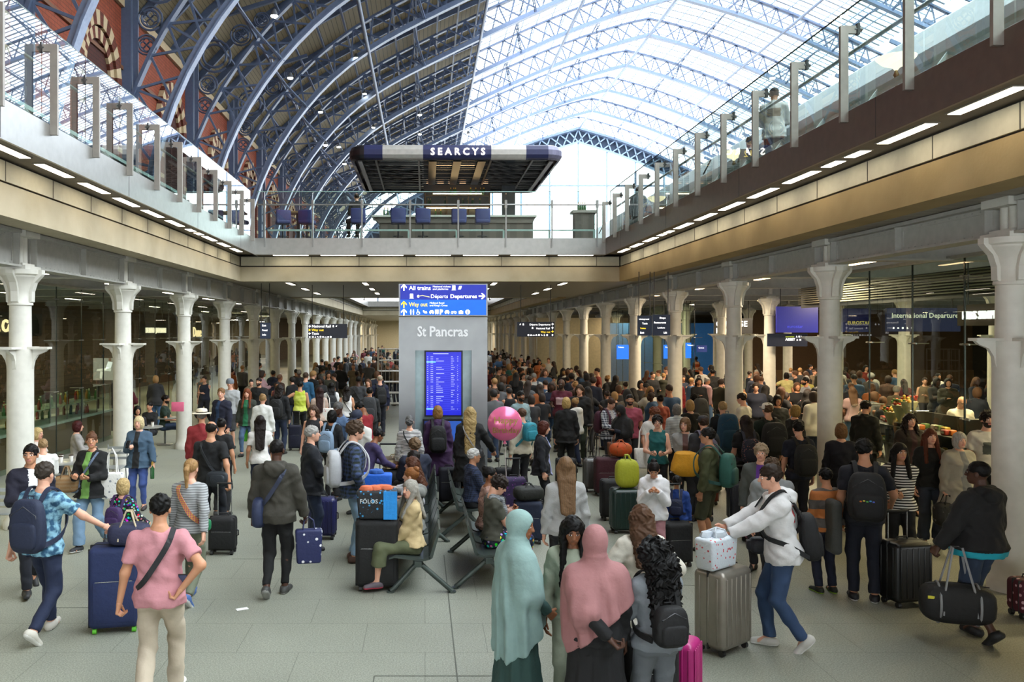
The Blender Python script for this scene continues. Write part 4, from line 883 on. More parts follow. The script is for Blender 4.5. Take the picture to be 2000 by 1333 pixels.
def stool(label, x, y, rz, grp, back=.48):
    s_ = empty('bar_stool', (x, y, zU), rz, label, 'stool', grp)
    MB().rbox((0, 0, .74), (.46, .44, .14), .05, LEA).build('seat', s_); MB().rbox((0, -.19, .93), (.48, .09, back-.04), .04, LEA, 3, lambda p: (p[0], p[1]+.6*p[0]*p[0], p[2])).build('backrest', s_)
    b = MB(); b.tube([(0, 0, .02), (0, 0, .7)], .03, BLK, 8); b.build('stem', s_); MB().lathe([(.24, 0), (.24, .015), (.05, .03)], BLK, n=16).build('base', s_); MB().tube([(.16*math.cos(q), .16*math.sin(q), .28) for q in [PI/6*j for j in range(12)]], .012, BLK, 5, closed=True).build('foot_ring', s_); return s_
for i, p in enumerate((700, 778, 826, 896, 942)): stool('navy upholstered bar stool at the timber bar, %s from the tall round table' % ORD[i], at(p, 0, 26.6).x, 26.6, 0, 'stools at the bar')
x = at(583, 0, 27.2).x; ht = empty('high_table', (x, 27.2, zU), 0, 'tall dark bar table with wooden top beside the bar', 'table')
MB().box((-.5, -.3, 1.08), (.5, .3, 1.13), M('#8d7449', .5)).build('table_top', ht); b = MB(); b.box((-.06, -.06, .02), (.06, .06, 1.08), BLK); b.build('pedestal', ht); MB().box((-.35, -.22, 0), (.35, .22, .025), BLK).build('base', ht)
for i, dx in enumerate((-.42, .35)): stool('navy tub stool on the %s of the tall wooden-topped table' % ('glass corner side', 'bar side')[i], x+dx, 26.7, R(15-30*i), 'stools at the tall table', .4)
x = at(1140, 0, 26.9).x; pd = empty('podium', (x, 26.9, zU), 0, 'small dark timber podium at the right end of the bar', 'podium'); MB().box((-.32, -.2, 0), (.32, .2, 1.04), WD).build('body', pd); MB().box((-.40, -.26, 1.04), (.40, .26, 1.12), M('#8f867c', .5)).build('top', pd)
# ---------------- right deck: train, lamps, booths ----------------
tr = empty('train', (11.3, 0, zU), 0, 'long white high-speed train standing beyond the right balustrade', 'train')
prof = [(-1.35, .25), (-1.45, .9), (-1.42, 1.9), (-1.25, 2.9), (-.95, 3.5), (-.4, 3.85), (.4, 3.85), (.95, 3.5), (1.25, 2.9), (1.42, 1.9), (1.45, .9), (1.35, .25)]
TW = M('#c9cdd0', .3, .1, col2='#bcc1c5'); MB().prism(prof, 9, 112, TW, 'y').build('body', tr)
for k in range(26):
    y = 10+4*k; MB().prism([(-1.462, 1.35), (-1.44, 2.2), (-1.40, 2.2), (-1.42, 1.35)], y, y+2.4, M('#1b2640', .15), 'y').build('window', tr)
MB().prism([(-1.47, .55), (-1.475, .75), (-1.43, .75), (-1.43, .55)], 9, 112, M('#2d3f7a', .4), 'y').build('blue_stripe', tr)
b = MB()
for k in range(6): b.prism([(-1.37, 2.9), (-1.1, 3.42), (-1.06, 3.4), (-1.33, 2.88)], 12+18*k, 12.04+18*k, DARK, 'y')
b.build('panel_joint', tr)
lp = empty('bowl_lamp'); lp['category'] = 'lamp'; MB().lathe([(.02, .0), (.06, .05), (.22, .12), (.30, .20), (.31, .22)], M('#f2dfb5', .4, emit=1.6), n=20).build('lamp_shade', lp); MB().lathe([(.03, -.12), (.05, -.08), (.02, 0)], M('#7a6848', .4, .6), n=10).build('finial', lp); MB().tube([(0, 0, -1.55), (0, 0, -.1)], .02, M('#7a6848', .4, .6), 8).build('pole', lp); MB().lathe([(.18, -1.57), (.18, -1.54), (.03, -1.5)], M('#7a6848', .4, .6), n=14).build('base', lp)
copies(lp, [(7.8, 13.9, zU+1.57), (7.8, 21.2, zU+1.57), (7.8, 28.3, zU+1.57)], ['bowl lamp on a pole on the right deck, %s' % q for q in ('nearest of the three beside the train', 'middle one behind the waiter', 'farthest, near the end balustrade')], 'bowl lamps on the right deck')
for i, y in enumerate((12.3, 14.8, 17.6)):
    bo_ = empty('booth_seat', (8.55, y+.3, zU), 0, 'curved navy banquette on the right deck, %s from the front' % ORD[i], 'seat', 'banquettes on the right deck')
    MB().tube([(math.cos(a)*.7, math.sin(a)*.8, .8) for a in [PI*(-.15+1.3*j/10) for j in range(11)]], .28, M('#20264a', .6), 8).build('backrest', bo_); MB().lathe([(.75, .0), (.75, .42), (.65, .46)], M('#262c52', .6), n=20).build('seat', bo_)
bn = empty('reversed_number_sign', at(1460, 300, 17.2), 0, 'small gold number sign seen from behind on the right deck', 'sign'); MB().box((-.14, .02, -.1), (.14, .03, .1), BLK).build('board', bn); text('12', bn, (.12, 0, -.07), .2, M('#d9b25a', emit=.6), rot=(PI/2, 0, PI), name='number'); 
MB().tube([(0, .03, -1.0), (0, .03, -.1)], .012, BLK, 6).build('stand', bn)
# ---------------- information pillar ----------------
PST = M('#a5a8ab', .32, .65, pat='brush', col2='#8e9194'); BLU1 = M('#1c2a9a', .4, emit=.35); BLU2 = M('#0f62cf', .4, emit=.35); WL_ = M('#ffffff', emit=1.0); YL_ = M('#f6cf2f', emit=.9)
t = empty('information_pillar', (.36, 16.1, 0), 0, 'tall steel information pillar with blue direction sign and departure screen', 'information pillar')
def q(px_, py_): v = at(px_, py_, 16.1); return v.x-.36, v.z
def panel(b, x0, y0, x1, y1, ya, yb, m): a = q(x0, y1); c = q(x1, y0); b.box((a[0], ya, a[1]), (c[0], yb, c[1]), m)
b = MB(); zt = q(0, 620)[1]; xa, xb = q(779, 0)[0], q(952, 0)[0]; ra, rb_ = q(811, 0)[0], q(921, 0)[0]; rt, rbot = q(0, 685)[1], q(0, 826)[1]
b.box((xa, 0, 0), (ra, .55, zt), PST); b.box((rb_, 0, 0), (xb, .55, zt), PST); b.box((ra, 0, rt), (rb_, .55, zt), PST); b.box((ra, .12, 0), (rb_, .55, rt), M('#9fb3b8', .3, .4)); b.box((xa-.02, -.02, 0), (xb+.02, .57, .06), M('#55585a', .4, .4)); b.build('casing', t)
b = MB(); panel(b, 779, 555, 952, 618, -.06, .6, PST); b.build('sign_box', t); b = MB(); panel(b, 782, 557, 949, 586, -.072, -.06, BLU1); panel(b, 782, 586, 949, 616, -.072, -.06, BLU2); b.build('sign_face', t)
b = MB(); panel(b, 829, 685, 904, 815, .06, .12, BLK); b.build('screen_frame', t); b = MB(); panel(b, 832, 688, 901, 812, .05, .06, M('#1a1fa8', .3, emit=.7)); sc_o = b.build('departure_screen', t)
b = MB(); panel(b, 826, 820, 904, 878, .0, .12, BLK); b.build('lower_screen_frame', t); b = MB(); panel(b, 829, 823, 865, 872, -.01, 0, M('#22306a', .3, emit=.5)); panel(b, 868, 823, 901, 872, -.01, 0, M('#2b4f9c', .3, emit=.5)); b.build('lower_screen', t)
b = MB(); panel(b, 826, 885, 904, 958, -.08, .12, M('#4a4d50', .4, .4)); b.build('plinth', t)
b = MB(); rw = random.Random(9); ln_ = M('#b0b6ff', emit=.35)
for i in range(26):
    y = 697+i*4.1
    if 803 < y: break
    panel(b, 834, y+2.6, 899, y+2.9, .046, .05, M('#5a60d8', emit=.5))
    for x0_, w_ in ((834, rw.uniform(2, 3)), (841, 5), (852, rw.uniform(4, 16)), (881, rw.uniform(3, 8)), (893, rw.uniform(0, 3))): 
        if rw.random() < .8: panel(b, x0_, y, x0_+w_, y+1.1, .046, .05, ln_)
panel(b, 846, 690.5, 876, 692.2, .046, .05, ln_)
for y in (706, 798): panel(b, 833, y, 851, y+3, .046, .05, M('#5d9cff', emit=.9))
b.build('timetable_text', t)
def tx(s, px_, py_, size, m, bold=.004, al='LEFT', yy=-.075, sx=1): v = q(px_, py_); return text(s, t, (v[0], yy, v[1]), size, m, align=al, bold=bold, ext=.001, sx=sx)
tx('All trains', 799, 567, .11, WL_, .001, sx=1.04); tx('National tickets\nand platforms', 845, 562, .048, WL_, 0, sx=1.12); tx('Départs', 841, 583, .105, WL_, 0, sx=.97); tx('Departures', 879, 583, .105, WL_, .0015, sx=1.05)
tx('Way out', 799, 599, .11, YL_, .001, sx=.9); tx('Midland Road\nand King\'s Cross', 839, 594, .046, WL_, 0, sx=1.1); tx('P', 858.5, 614, .12, WL_, .006)
tx('St', 815, 657, .27, M('#d8dadc', .4, emit=.15), .006, yy=-.03, sx=.78); tx('Pancras', 838, 657, .27, M('#d8dadc', .4, emit=.15), .006, yy=-.03, sx=.90)
def arrow(b, cx, cz, s_, d, y, m):                                  # arrow pointing u / r / l / d
    an = {'u': 0, 'r': -PI/2, 'l': PI/2, 'd': PI}[d]; c_, n_ = math.cos(an), math.sin(an)
    for pts in (((-.1, -.5), (.1, -.5), (.1, .35), (-.1, .35)), ((-.42, .08), (0, .5), (0, .24), (-.42, -.16)), ((.42, .08), (.42, -.16), (0, .24), (0, .5))):
        b.prism([(cx+s_*(p[0]*c_-p[1]*n_), cz+s_*(p[0]*n_+p[1]*c_)) for p in pts], y, y-.004, m, 'y')
def icon(b, kind, cx, cz, s_, y, m):
    def r(x0, z0, x1, z1): b.box((cx+x0*s_, y-.004, cz+z0*s_), (cx+x1*s_, y, cz+z1*s_), m)
    def d(x, z, rad): b.prism([(cx+s_*(x+rad*math.cos(a)), cz+s_*(z+rad*math.sin(a))) for a in [PI/5*j for j in range(10)]], y, y-.004, m, 'y')
    if kind == 'people': [(d(x, .38, .11), r(x-.14, -.1, x+.14, .24), r(x-.10, -.5, x-.02, -.1), r(x+.02, -.5, x+.10, -.1)) for x in (-.25, .25)]
    elif kind == 'wheel': d(-.1, .4, .1); r(-.15, -.05, -.02, .3); r(-.15, -.08, .25, .02); r(.2, -.4, .3, .0); b.tube([(cx+s_*(-.05+.28*math.cos(a)), y, cz+s_*(-.2+.28*math.sin(a))) for a in [PI/5*j for j in range(10)]], .04*s_, m, 4, closed=True)
    elif kind == 'train': r(-.3, -.25, .3, .45); r(-.4, -.45, .4, -.35); d(-.18, -.25, .08); d(.18, -.25, .08)
    elif kind == 'car': r(-.45, -.2, .45, .1); r(-.28, .1, .28, .35); d(-.25, -.25, .12); d(.25, -.25, .12)
    elif kind == 'bus': r(-.32, -.3, .32, .45); r(-.28, -.42, -.12, -.3); r(.12, -.42, .28, -.3)
    elif kind == 'bike': [b.tube([(cx+s_*(x+.2*math.cos(a)), y, cz+s_*(-.1+.2*math.sin(a))) for a in [PI/5*j for j in range(10)]], .05*s_, m, 4, closed=True) for x in (-.3, .3)]; b.bar((cx-.3*s_, y, cz-.1*s_), (cx+.1*s_, y, cz+.2*s_), .06*s_, .004, m, (0, 1, 0)); b.bar((cx+.1*s_, y, cz+.2*s_), (cx+.3*s_, y, cz-.1*s_), .06*s_, .004, m, (0, 1, 0))
    elif kind == 'case': r(-.42, -.35, .42, .2); r(-.16, .2, .16, .32)
    elif kind == 'ticket': b.prism([(cx+s_*p, cz+s_*w_) for p, w_ in ((-.35, -.3), (.15, -.3), (.38, .35), (-.12, .35))], y, y-.004, m, 'y')
    elif kind == 'hand': r(-.3, -.1, .35, .15); r(-.1, -.25, .4, -.05); d(-.25, .2, .15)
    elif kind == 'info': d(0, 0, .46)
b = MB(); s_ = .13
for x, y, d, m in ((789, 562, 'u', WL_), (941, 579, 'r', WL_), (789, 595, 'u', YL_), (789, 610, 'u', WL_)): v = q(x, y); arrow(b, v[0], v[1], s_, d, -.073, m)
for k, x, y in (('train', 886, 563), ('ticket', 898, 563), ('train', 804, 579), ('people', 805, 610), ('wheel', 817, 610), ('hand', 830, 610), ('car', 843, 610), ('bus', 853, 610), ('car', 873, 610), ('bike', 886, 610), ('case', 900, 610), ('info', 913, 610)): v = q(x, y); icon(b, k, v[0], v[1], .10, -.073, WL_)
v = q(825, 580); b.tube([(v[0]-.1, -.075, v[1]), (v[0], -.075, v[1]+.02), (v[0]+.14, -.075, v[1]-.01)], .008, M('#cfc08a', emit=.6), 4)
b.build('pictogram', t)
tx('i', 912, 613.3, .09, BLU2, .006, yy=-.079); tx('e', 814, 582, .11, WL_, .0)
# ---------------- hanging signs ----------------
SB = M('#0e1630', .35)
def hang(name, label, x0, y0, x1, y1, Y, lines, arrows=(), icons=(), mat=None, top=zS, rods=True, tw=.08):
    A = at(x0, y1, Y); B_ = at(x1, y0, Y); t = empty(name, ((A.x+B_.x)/2, Y, A.z), 0, label, 'sign'); w_ = (B_.x-A.x)/2; h_ = B_.z-A.z
    MB().box((-w_, 0, 0), (w_, tw, h_), mat or SB).build('sign_board', t); S = Y/F
    if rods: [MB().tube([(sx*w_*.8, tw/2, h_), (sx*w_*.8, tw/2, top-A.z)], .012, BLK, 6).build('rod', t) for sx in (-1, 1)]
    for s, px_, py_, sz, m, bd in lines: text(s, t, ((px_-(x0+x1)/2)*S, -.006, (y1-py_)*S), sz*S, m, bold=bd, ext=.001)
    if arrows or icons:
        b = MB()
        for px_, py_, d, m, z_ in arrows: arrow(b, (px_-(x0+x1)/2)*S, (y1-py_)*S, z_*S, d, -.004, m)
        for k, px_, py_, z_ in icons: icon(b, k, (px_-(x0+x1)/2)*S, (y1-py_)*S, z_*S, -.004, WL_)
        b.build('pictogram', t)
    return t
hang('direction_sign', 'black hanging sign pointing to national rail, way out and taxis, left aisle', 602, 633, 678, 661, 27.5,
     [('National Rail', 609, 640, 7.2, WL_, .001), ('Way out', 609, 647, 6.5, YL_, .001), ('Taxis', 609, 654, 6.5, WL_, .001)],
     [(605, 638, 'u', WL_, 5), (605, 645, 'l', YL_, 5), (605, 652, 'l', WL_, 5), (605, 659, 'u', WL_, 4)], [(k, 611+5*i, 658.6, 4) for i, k in enumerate(('people', 'wheel', 'hand', 'bus', 'car', 'bike', 'case', 'info'))]+[('train', 651, 637.5, 4), ('ticket', 657, 637.5, 4)])
hang('direction_sign', 'black hanging sign for international departures and national rail beside the pillar', 1010, 629, 1083, 658, 27.5,
     [('Départs Departures', 1034, 636, 5.0, WL_, .0005), ('National Rail', 1047, 643.5, 5.2, WL_, .0005), ('Way out', 1056, 650.5, 5.2, YL_, .0005)],
     [(1079, 633.5, 'r', WL_, 5), (1079, 641, 'u', WL_, 5), (1079, 648, 'r', YL_, 5), (1079, 655, 'u', WL_, 4)], [(k, 1032+5.2*i, 655, 4) for i, k in enumerate(('info', 'case', 'bike', 'car', 'bus', 'hand', 'wheel', 'people'))]+[('ticket', 1016, 634, 4), ('train', 1022, 634, 4), ('train', 1040, 641, 4)])
hang('direction_sign', 'dark blue two-panel sign hanging before the third right column, first panel', 1246, 617, 1273, 656, 21.5, [('Underground', 1248, 625, 3.6, WL_, .001), ('Taxis', 1254, 634, 5, WL_, .001), ('Toilets', 1250, 643, 4, YL_, .001), ('Exit', 1250, 652, 5, WL_, .002)], mat=M('#1d2b4c', .35))
hang('direction_sign', 'dark blue two-panel sign hanging before the third right column, second panel', 1275, 615, 1309, 656, 21.5, [('Shops', 1288, 623, 5, WL_, .001), ('Restaurants', 1277, 632, 5, WL_, .001), ('Lockers', 1284, 642, 4.5, WL_, .001), ('Lift', 1296, 652, 5, WL_, .002)], mat=M('#1d2b4c', .35))
hang('direction_sign', 'small dark sign hanging between the fifth and sixth left columns', 508, 631, 528, 662, 26.5, [('Exit', 512, 638, 5, WL_, .001), ('Food', 512, 647, 5, WL_, .001), ('Info', 512, 656, 5, WL_, .001)], mat=M('#25324d', .35))
hang('video_screen', 'large deep blue screen above the departures hall entrance', 1517, 599, 1598, 650, 27.0, [('eurostar', 1537, 641, 9, M('#3b45c8', emit=.5), 0)], mat=M('#1a1d7e', .3, emit=.32))
hang('assistance_sign', 'black assistance sign with white edge under the blue screen', 1500, 652, 1577, 677, 27.3, [('eurostar', 1534, 659.5, 5, M('#b8c93a', emit=.6), 0), ('ASSIST', 1534, 665.5, 6.4, WL_, .003)], icons=[('wheel', 1556, 658, 4), ('people', 1561, 658, 4), ('hand', 1566, 658, 4), ('wheel', 1557, 664, 4), ('people', 1563, 664, 4)], rods=False)
MB().box((0, 0, 0), (1, 1, 1), SB)
b_ = hang('money_exchange_sign', 'glowing white money exchange lettering behind the right columns', 1396, 622, 1470, 652, 34, [('CHANGE', 1398, 638, 15, M('#ffffff', emit=1), .006), ('MONEY', 1398, 651, 14, M('#ffffff', emit=1), .006)], mat=M('#1b1b1e', .5))
hang('banner_sign', 'dark blue train company banner seen through the right shop glass', 1646, 603, 1701, 649, 21.8, [('EUROSTAR', 1655, 634, 9, M('#c8b85a', emit=.5), .0)], mat=M('#161f5c', .4, emit=.08))
hang('banner_sign', 'dark blue international departures banner behind the right shop glass', 1732, 602, 1876, 648, 20.6, [('International Departures', 1741, 621, 13.5, M('#b9bfae', emit=.6), .002)], icons=[(k, 1745+9*i, 641, 4) for i, k in enumerate(('train', 'case', 'people', 'wheel', 'bus'))], mat=M('#141f52', .4, emit=.06))
hang('glass_wall_notice', 'small blue notice board in the ticket hall window', 1362, 675, 1381, 688, 32.8, [('Queue', 1364, 681, 4, WL_, 0)], mat=M('#2a3f8c', .4, emit=.2), rods=False, top=0)
for i, (x0, y0, x1, y1, Y) in enumerate(((1205, 674, 1231, 702, 33.5), (1297, 674, 1309, 701, 33.2), (1340, 670, 1350, 700, 33.2))): hang('ticket_screen', 'bright blue information screen by the ticket hall, %s from the pillar' % ORD[i], x0, y0, x1, y1, Y, [('Tickets', x0+2, y0+6, 4, WL_, 0)], mat=M('#1767d8', .4, emit=.8), rods=True)
t = empty('ticket_hall_backdrop', (15, 49, 0), 0, 'long blue-lit back wall of the ticket hall', 'wall panel'); MB().box((-4.2, 0, .2), (2.5, .1, 3.6), M('#1f5f9c', .5, emit=.12)).build('blue_panel', t); MB().box((-8.5, -.4, 0), (-4.4, .1, 3.9), M('#cfc3a4', .6)).build('pale_panel', t)
t = empty('departures_hall_wall', (21, 46, 0), 0, 'brown back wall of the departures hall behind the queue', 'wall panel'); MB().box((-3.4, 0, 0), (9, .15, zS), M('#6b5138', .7)).build('wall_board', t); MB().box((-3.4, -.1, 0), (9, 0, 1.0), M('#8a6c48', .6)).build('dado', t)
# shop lettering on the side walls
GL = M('#ffe2ae', emit=.9)
def shopsign(label, s, px_, py_, X, Y0, size, m, right=False, back=None, bold=.01):
    z = H-(py_-VY)*abs(X)/abs(px_-VX); Y = abs(X)*F/abs(px_-VX); t = empty('shop_sign', (X, Y, z), 0, label, 'sign')
    text(s, t, (0, 0, 0), size, m, rot=(PI/2, 0, -PI/2 if right else PI/2), bold=bold, ext=.02, name='sign_letters')
    n = len(s)*size*.62; MB().box((-.12 if not right else .03, (-n-.2 if right else -.2), -.12), (-.03 if not right else .12, (.2 if right else n+.2), size+.06), back or M('#221c16', .5)).build('sign_board', t)
    for yy in ((-n*.8, -.05) if right else (.05, n*.8)): MB().tube([((.07 if right else -.07), yy, size+.06), ((.07 if right else -.07), yy, zS+.03-z)], .012, BLK, 6).build('hanger', t)
    return t
shopsign('glowing cream shoe shop name behind the third left column', 'Dune', 377, 658, -10.2, 0, .62, GL, bold=.004)
shopsign('small white bakery name glowing on a dark fascia, left shops', 'LE PAIN QUOTIDIEN', 285, 650, -10.4, 0, .26, M('#fff0d0', emit=.8), back=M('#1a1a18'))
shopsign('glowing white coffee shop name cut by the left edge of the picture', 'Costa Coffee', -45, 648, -10.2, 0, .42, GL)
shopsign('glowing white food shop name on the right behind the glass', 'M&S SIMPLY FOOD', 1880, 624, 9.9, 0, .205, M('#ffffff', emit=.8), right=True, back=M('#5a4636'), bold=.003)
# ---------------- benches ----------------
def bench(label, x, y0, n, face, grp=None):                          # face +1: sitters look +x
    t = empty('waiting_bench', (x, y0, 0), 0, label, 'bench'); SM = M('#4b5450', .4, .5); f = face
    for i in range(n):
        y = i*.62
        MB().prism([(0, .40), (f*.08, .38), (f*.42, .42), (f*.48, .40), (f*.48, .42), (f*.40, .445), (f*.08, .405), (0, .43)], y+.04, y+.58, SM, 'y').build('seat', t)
        MB().prism([(0, .40), (-f*.03, .42), (-f*.12, .74), (-f*.10, .76), (f*.0, .45), (f*.02, .42)], y+.04, y+.58, SM, 'y').build('backrest', t)
    MB().box((min(f*.10, f*.18), 0, .32), (max(f*.10, f*.18), n*.62, .38), SM).build('beam', t)
    for y in (.1, n*.62-.1) if n < 5 else (.1, n*.31, n*.62-.1):
        b = MB(); b.tube([(f*.14, y, .36), (-f*.22, y, .05), (-f*.26, y, .02)], .03, SM, 8); b.tube([(f*.14, y, .36), (f*.42, y, .05), (f*.46, y, .02)], .03, SM, 8); b.lathe([(.06, -.03), (.06, .03)], SM, (f*.14, y, .36), 12)
        for sx in (-.26, .46): b.lathe([(.045, 0), (.045, .02)], SM, (f*sx, y, .0), 10)
        b.build('leg', t)
    return t
bench('grey steel waiting bench facing the left shops, in front of the pillar', .06, 9.75, 8, -1)
bench('grey steel waiting bench facing right, nearest the veiled women', .62, 9.9, 3, 1)
bench('grey steel waiting bench facing right, close to the information pillar', .50, 12.4, 3, 1)
# ---------------- left shops and cafe ----------------
WOOD = M('#7a5a38', .6, pat='vstripe', col2='#5d4228', sc_=1.2)
t = empty('shop_counter', (-9.95, 16.0, 0), 0, 'wooden food counter with glass display behind the left shop glass', 'counter'); MB().box((-.4, 0, 0), (.6, 9, .72), WOOD).build('body', t); MB().box((-.45, -.05, .72), (.66, 9.05, .78), M('#a8b0a8', .3)).build('worktop', t)
b = MB(); b.box((.55, 0, .78), (.565, 9, 1.5), GSH); b.box((-.3, 0, 1.5), (.6, 9, 1.52), GSH); b.build('display_glass', t); b = MB()
for i in range(10): b.box((.56, i, .78), (.585, i+.02, 1.52), CLAMP)
b.build('display_post', t); MB().box((-.3, .1, 1.12), (.5, 8.9, 1.135), M('#9aa79f', .2)).build('display_shelf', t)
bk = empty('wall_shelf_unit', (-15.6, 20, 0), 0, 'lit wall shelf full of bottles at the back of the left shop', 'shelf'); b = MB()
for z in (.5, 1.0, 1.5, 2.0, 2.5): b.box((0, 0, z), (.35, 10, z+.04), WOOD)
for y in (0, 2.5, 5, 7.5, 9.96): b.box((0, y, 0), (.35, y+.04, 2.6), WOOD)
b.build('shelving', bk)
jars = []
for nm, c1, grp in (('red jar', '#8d2a1a', 'red jars'), ('green bottle', '#3f6b3a', 'green bottles'), ('amber bottle', '#b88a34', 'amber bottles')):
    o = empty('display_bottle'); o['category'] = 'bottle'; MB().lathe([(.04, 0), (.042, .02), (.042, .16), (.02, .2), (.018, .25)], M(c1, .2), n=8).build('bottle_body', o); MB().lathe([(.022, .24), (.022, .27)], M('#d8cfae', .4), n=8).build('lid', o)
    LL = [(-9.95+rnd.uniform(-.2, .4), 16.3+rnd.uniform(0, 8.4), .78 if rnd.random() < .5 else 1.135) for _ in range(22)]+[(-15.45, 20.2+rnd.uniform(0, 9.5), rnd.choice((.54, 1.04, 1.54, 2.04))) for _ in range(22)]
    copies(o, LL, ['%s standing in the left food counter display' % nm]*22+['%s on the wall shelf at the back of the left shop' % nm]*22, grp)
    for k, oo in enumerate([q_ for q_ in C.objects if q_.parent is None and q_.get('group') == grp]): oo['group'] = grp+(' in the food counter' if 'counter' in oo['label'] else ' on the wall shelf')
v = at(182, 743, 26.0); t = empty('light_box_poster', (v.x, 26, v.z), 0, 'pale lit poster of a person in light clothes reclining on a chair', 'poster'); MB().box((0, 0, 0), (.70, .05, .68), M('#a9a8a2', .5, emit=.22)).build('backlit_panel', t)
b = MB(); mp_ = M('#eef3f6', .6, emit=.5)
for P_, m in (([(.38, .35), (.55, .38), (.60, .55), (.46, .58)], mp_), ([(.36, .30), (.54, .27), (.56, .36), (.40, .40)], M('#dfe3dc', emit=.4)), ([(.10, .28), (.40, .30), (.42, .38), (.12, .34)], M('#e6e4d8', emit=.4)), ([(.20, .05), (.27, .05), (.30, .26), (.22, .28)], M('#e6e4d8', emit=.4)), ([(.48, .59), (.56, .59), (.56, .68), (.48, .68)], M('#7a5a48', emit=.3))): b.prism(P_, -.002, 0, m, 'y')
b.build('printed_figure', t); MB().box((.1, .05, -v.z), (.16, .09, .3), BLK).box((.54, .05, -v.z), (.60, .09, .3), BLK).build('stand_post', t)
def table(label, x, y, grp):
    t = empty('cafe_table', (x, y, 0), 0, label, 'table', grp); MB().lathe([(.33, .72), (.345, .725), (.345, .745), (.33, .75)], M('#b8b9b6', .3, .6), n=24).build('table_top', t); MB().tube([(0, 0, .03), (0, 0, .72)], .03, M('#8c8d8b', .3, .7), 8).build('pedestal', t); MB().lathe([(.22, 0), (.22, .02), (.04, .04)], M('#8c8d8b', .3, .7), n=16).build('base', t)
def chair(label, x, y, rz, grp):
    t = empty('cafe_chair', (x, y, 0), rz, label, 'chair', grp); m = M('#a4a8a8', .35, .5)
    MB().rbox((0, 0, .45), (.40, .40, .03), .014, m).build('seat', t); b = MB(); [b.bar((-.18, -.2, z), (.18, -.2, z), .02, .05, m) for z in (.6, .7, .8)]; [b.tube([(sx*.19, -.19, .45), (sx*.19, -.22, .86)], .012, m, 6) for sx in (-1, 1)]; b.build('backrest', t)
    for sx in (-1, 1):
        for sy in (-1, 1): MB().tube([(sx*.17, sy*.17, .44), (sx*.19, sy*.2, 0)], .012, m, 6).build('leg', t)
for lb, p_, y_ in (('round steel cafe table near the nearest left column, set with cups', (128, 0), 15.0), ('round steel cafe table between the first two left columns', (200, 0), 16.4), ('round steel cafe table by the seated cafe guests, behind the second left column', (290, 0), 20.6), ('round steel cafe table with napkins beside the third left column', (322, 0), 22.8)): table(lb, (p_[0]-VX)*y_/F, y_, 'cafe tables')
for i, (p_, y_, r_) in enumerate(((152, 15.9, 90), (222, 16.2, 180), (88, 15.2, -90), (10, 12.2, 0))): chair(('grey metal cafe chair under the red-haired woman on the phone', 'empty pale cafe chair between the first two left columns', 'grey metal cafe chair at the nearest cafe table', 'grey metal chair at the lower left behind the young man in a navy jacket')[i], (p_-VX)*y_/F, y_, R(r_), 'cafe chairs')
cup = empty('paper_cup'); cup['category'] = 'cup'; MB().lathe([(.028, 0), (.04, .1)], M('#efece6', .6), n=10).build('cup_body', cup); MB().lathe([(.042, .1), (.042, .115), (.02, .12)], M('#3a2a22', .5), n=10).build('lid', cup)
copies(cup, [((128-VX)*15/F+dx, 15+dy, .75) for dx, dy in ((.1, 0), (-.12, .1), (-.02, -.16))]+[((290-VX)*20.6/F+.1, 20.6, .75), ((322-VX)*22.8/F, 22.8, .75)], ['white paper cup on the cafe table near the nearest left column']*3+['white paper cup on the table of the seated cafe guests', 'white paper cup on the table beside the third left column'])
for o in [q for q in C.objects if q.parent is None and str(q.get('label', '')).startswith('white paper cup on the cafe table near')]: o['group'] = 'paper cups on the near cafe table'
# ---------------- right shop ----------------
t = empty('louvre_screen', (10.0, 8.5, H+.75), 0, 'dark horizontal louvres above the right shop', 'louvres'); b = MB(); [b.box((0, 0, .055*i), (.05, 14, .055*i+.025), M('#8c8672', .6)) for i in range(8)]; b.build('slat_panel', t); MB().box((.08, 0, -.1), (.1, 14, .44), BLK).build('backing', t)
FD = [('#a3341f', 'red'), ('#c46a1c', 'orange'), ('#d8b040', 'yellow'), ('#5b7a34', 'green'), ('#d9d2c0', 'white')]
def rack(label, x, y0, y1, hts, grp, depth=.55):
    t = empty('food_display_rack', (x, y0, 0), 0, label, 'shelf'); b = MB()
    for z in hts: b.box((0, 0, z-.03), (depth, y1-y0, z), M('#2a2724', .5))
    b.build('shelf', t); MB().box((depth, 0, 0), (depth+.04, y1-y0, max(hts)+.3), M('#2a2724', .5)).build('back_panel', t); b = MB(); [b.box((0, yy, 0), (.04, yy+.04, max(hts)), M('#3a3633', .5)) for yy in np.arange(0, y1-y0, 1.2)]; b.build('upright', t)
    for ci_, (c, nm) in enumerate(FD):
        o = empty('food_pack'); o['category'] = 'food pack'; MB().rbox((0, 0, .05), (.12, .14, .10), .02, M(c, .5), 1).build('wrapper', o); MB().box((-.061, -.04, .03), (-.06, .04, .07), M('#efe9da')).build('paper_label', o)
        L = [(x+rnd.uniform(.1, depth-.1), y0+rnd.uniform(.1, y1-y0-.1), rnd.choice(hts)) for _ in range(14)]
        copies(o, L, ['%s food pack on the %s' % (nm, grp)]*14, '%s packs on the %s' % (nm, grp))
rack('dark food display rack just inside the right shop glass', 9.25, 11.5, 17.8, (.45, .85, 1.2), 'rack inside the right shop glass')
rack('tall food rack further inside the right shop', 12.2, 10.5, 18, (.8, 1.2, 1.6, 2.0), 'tall rack deeper in the right shop')
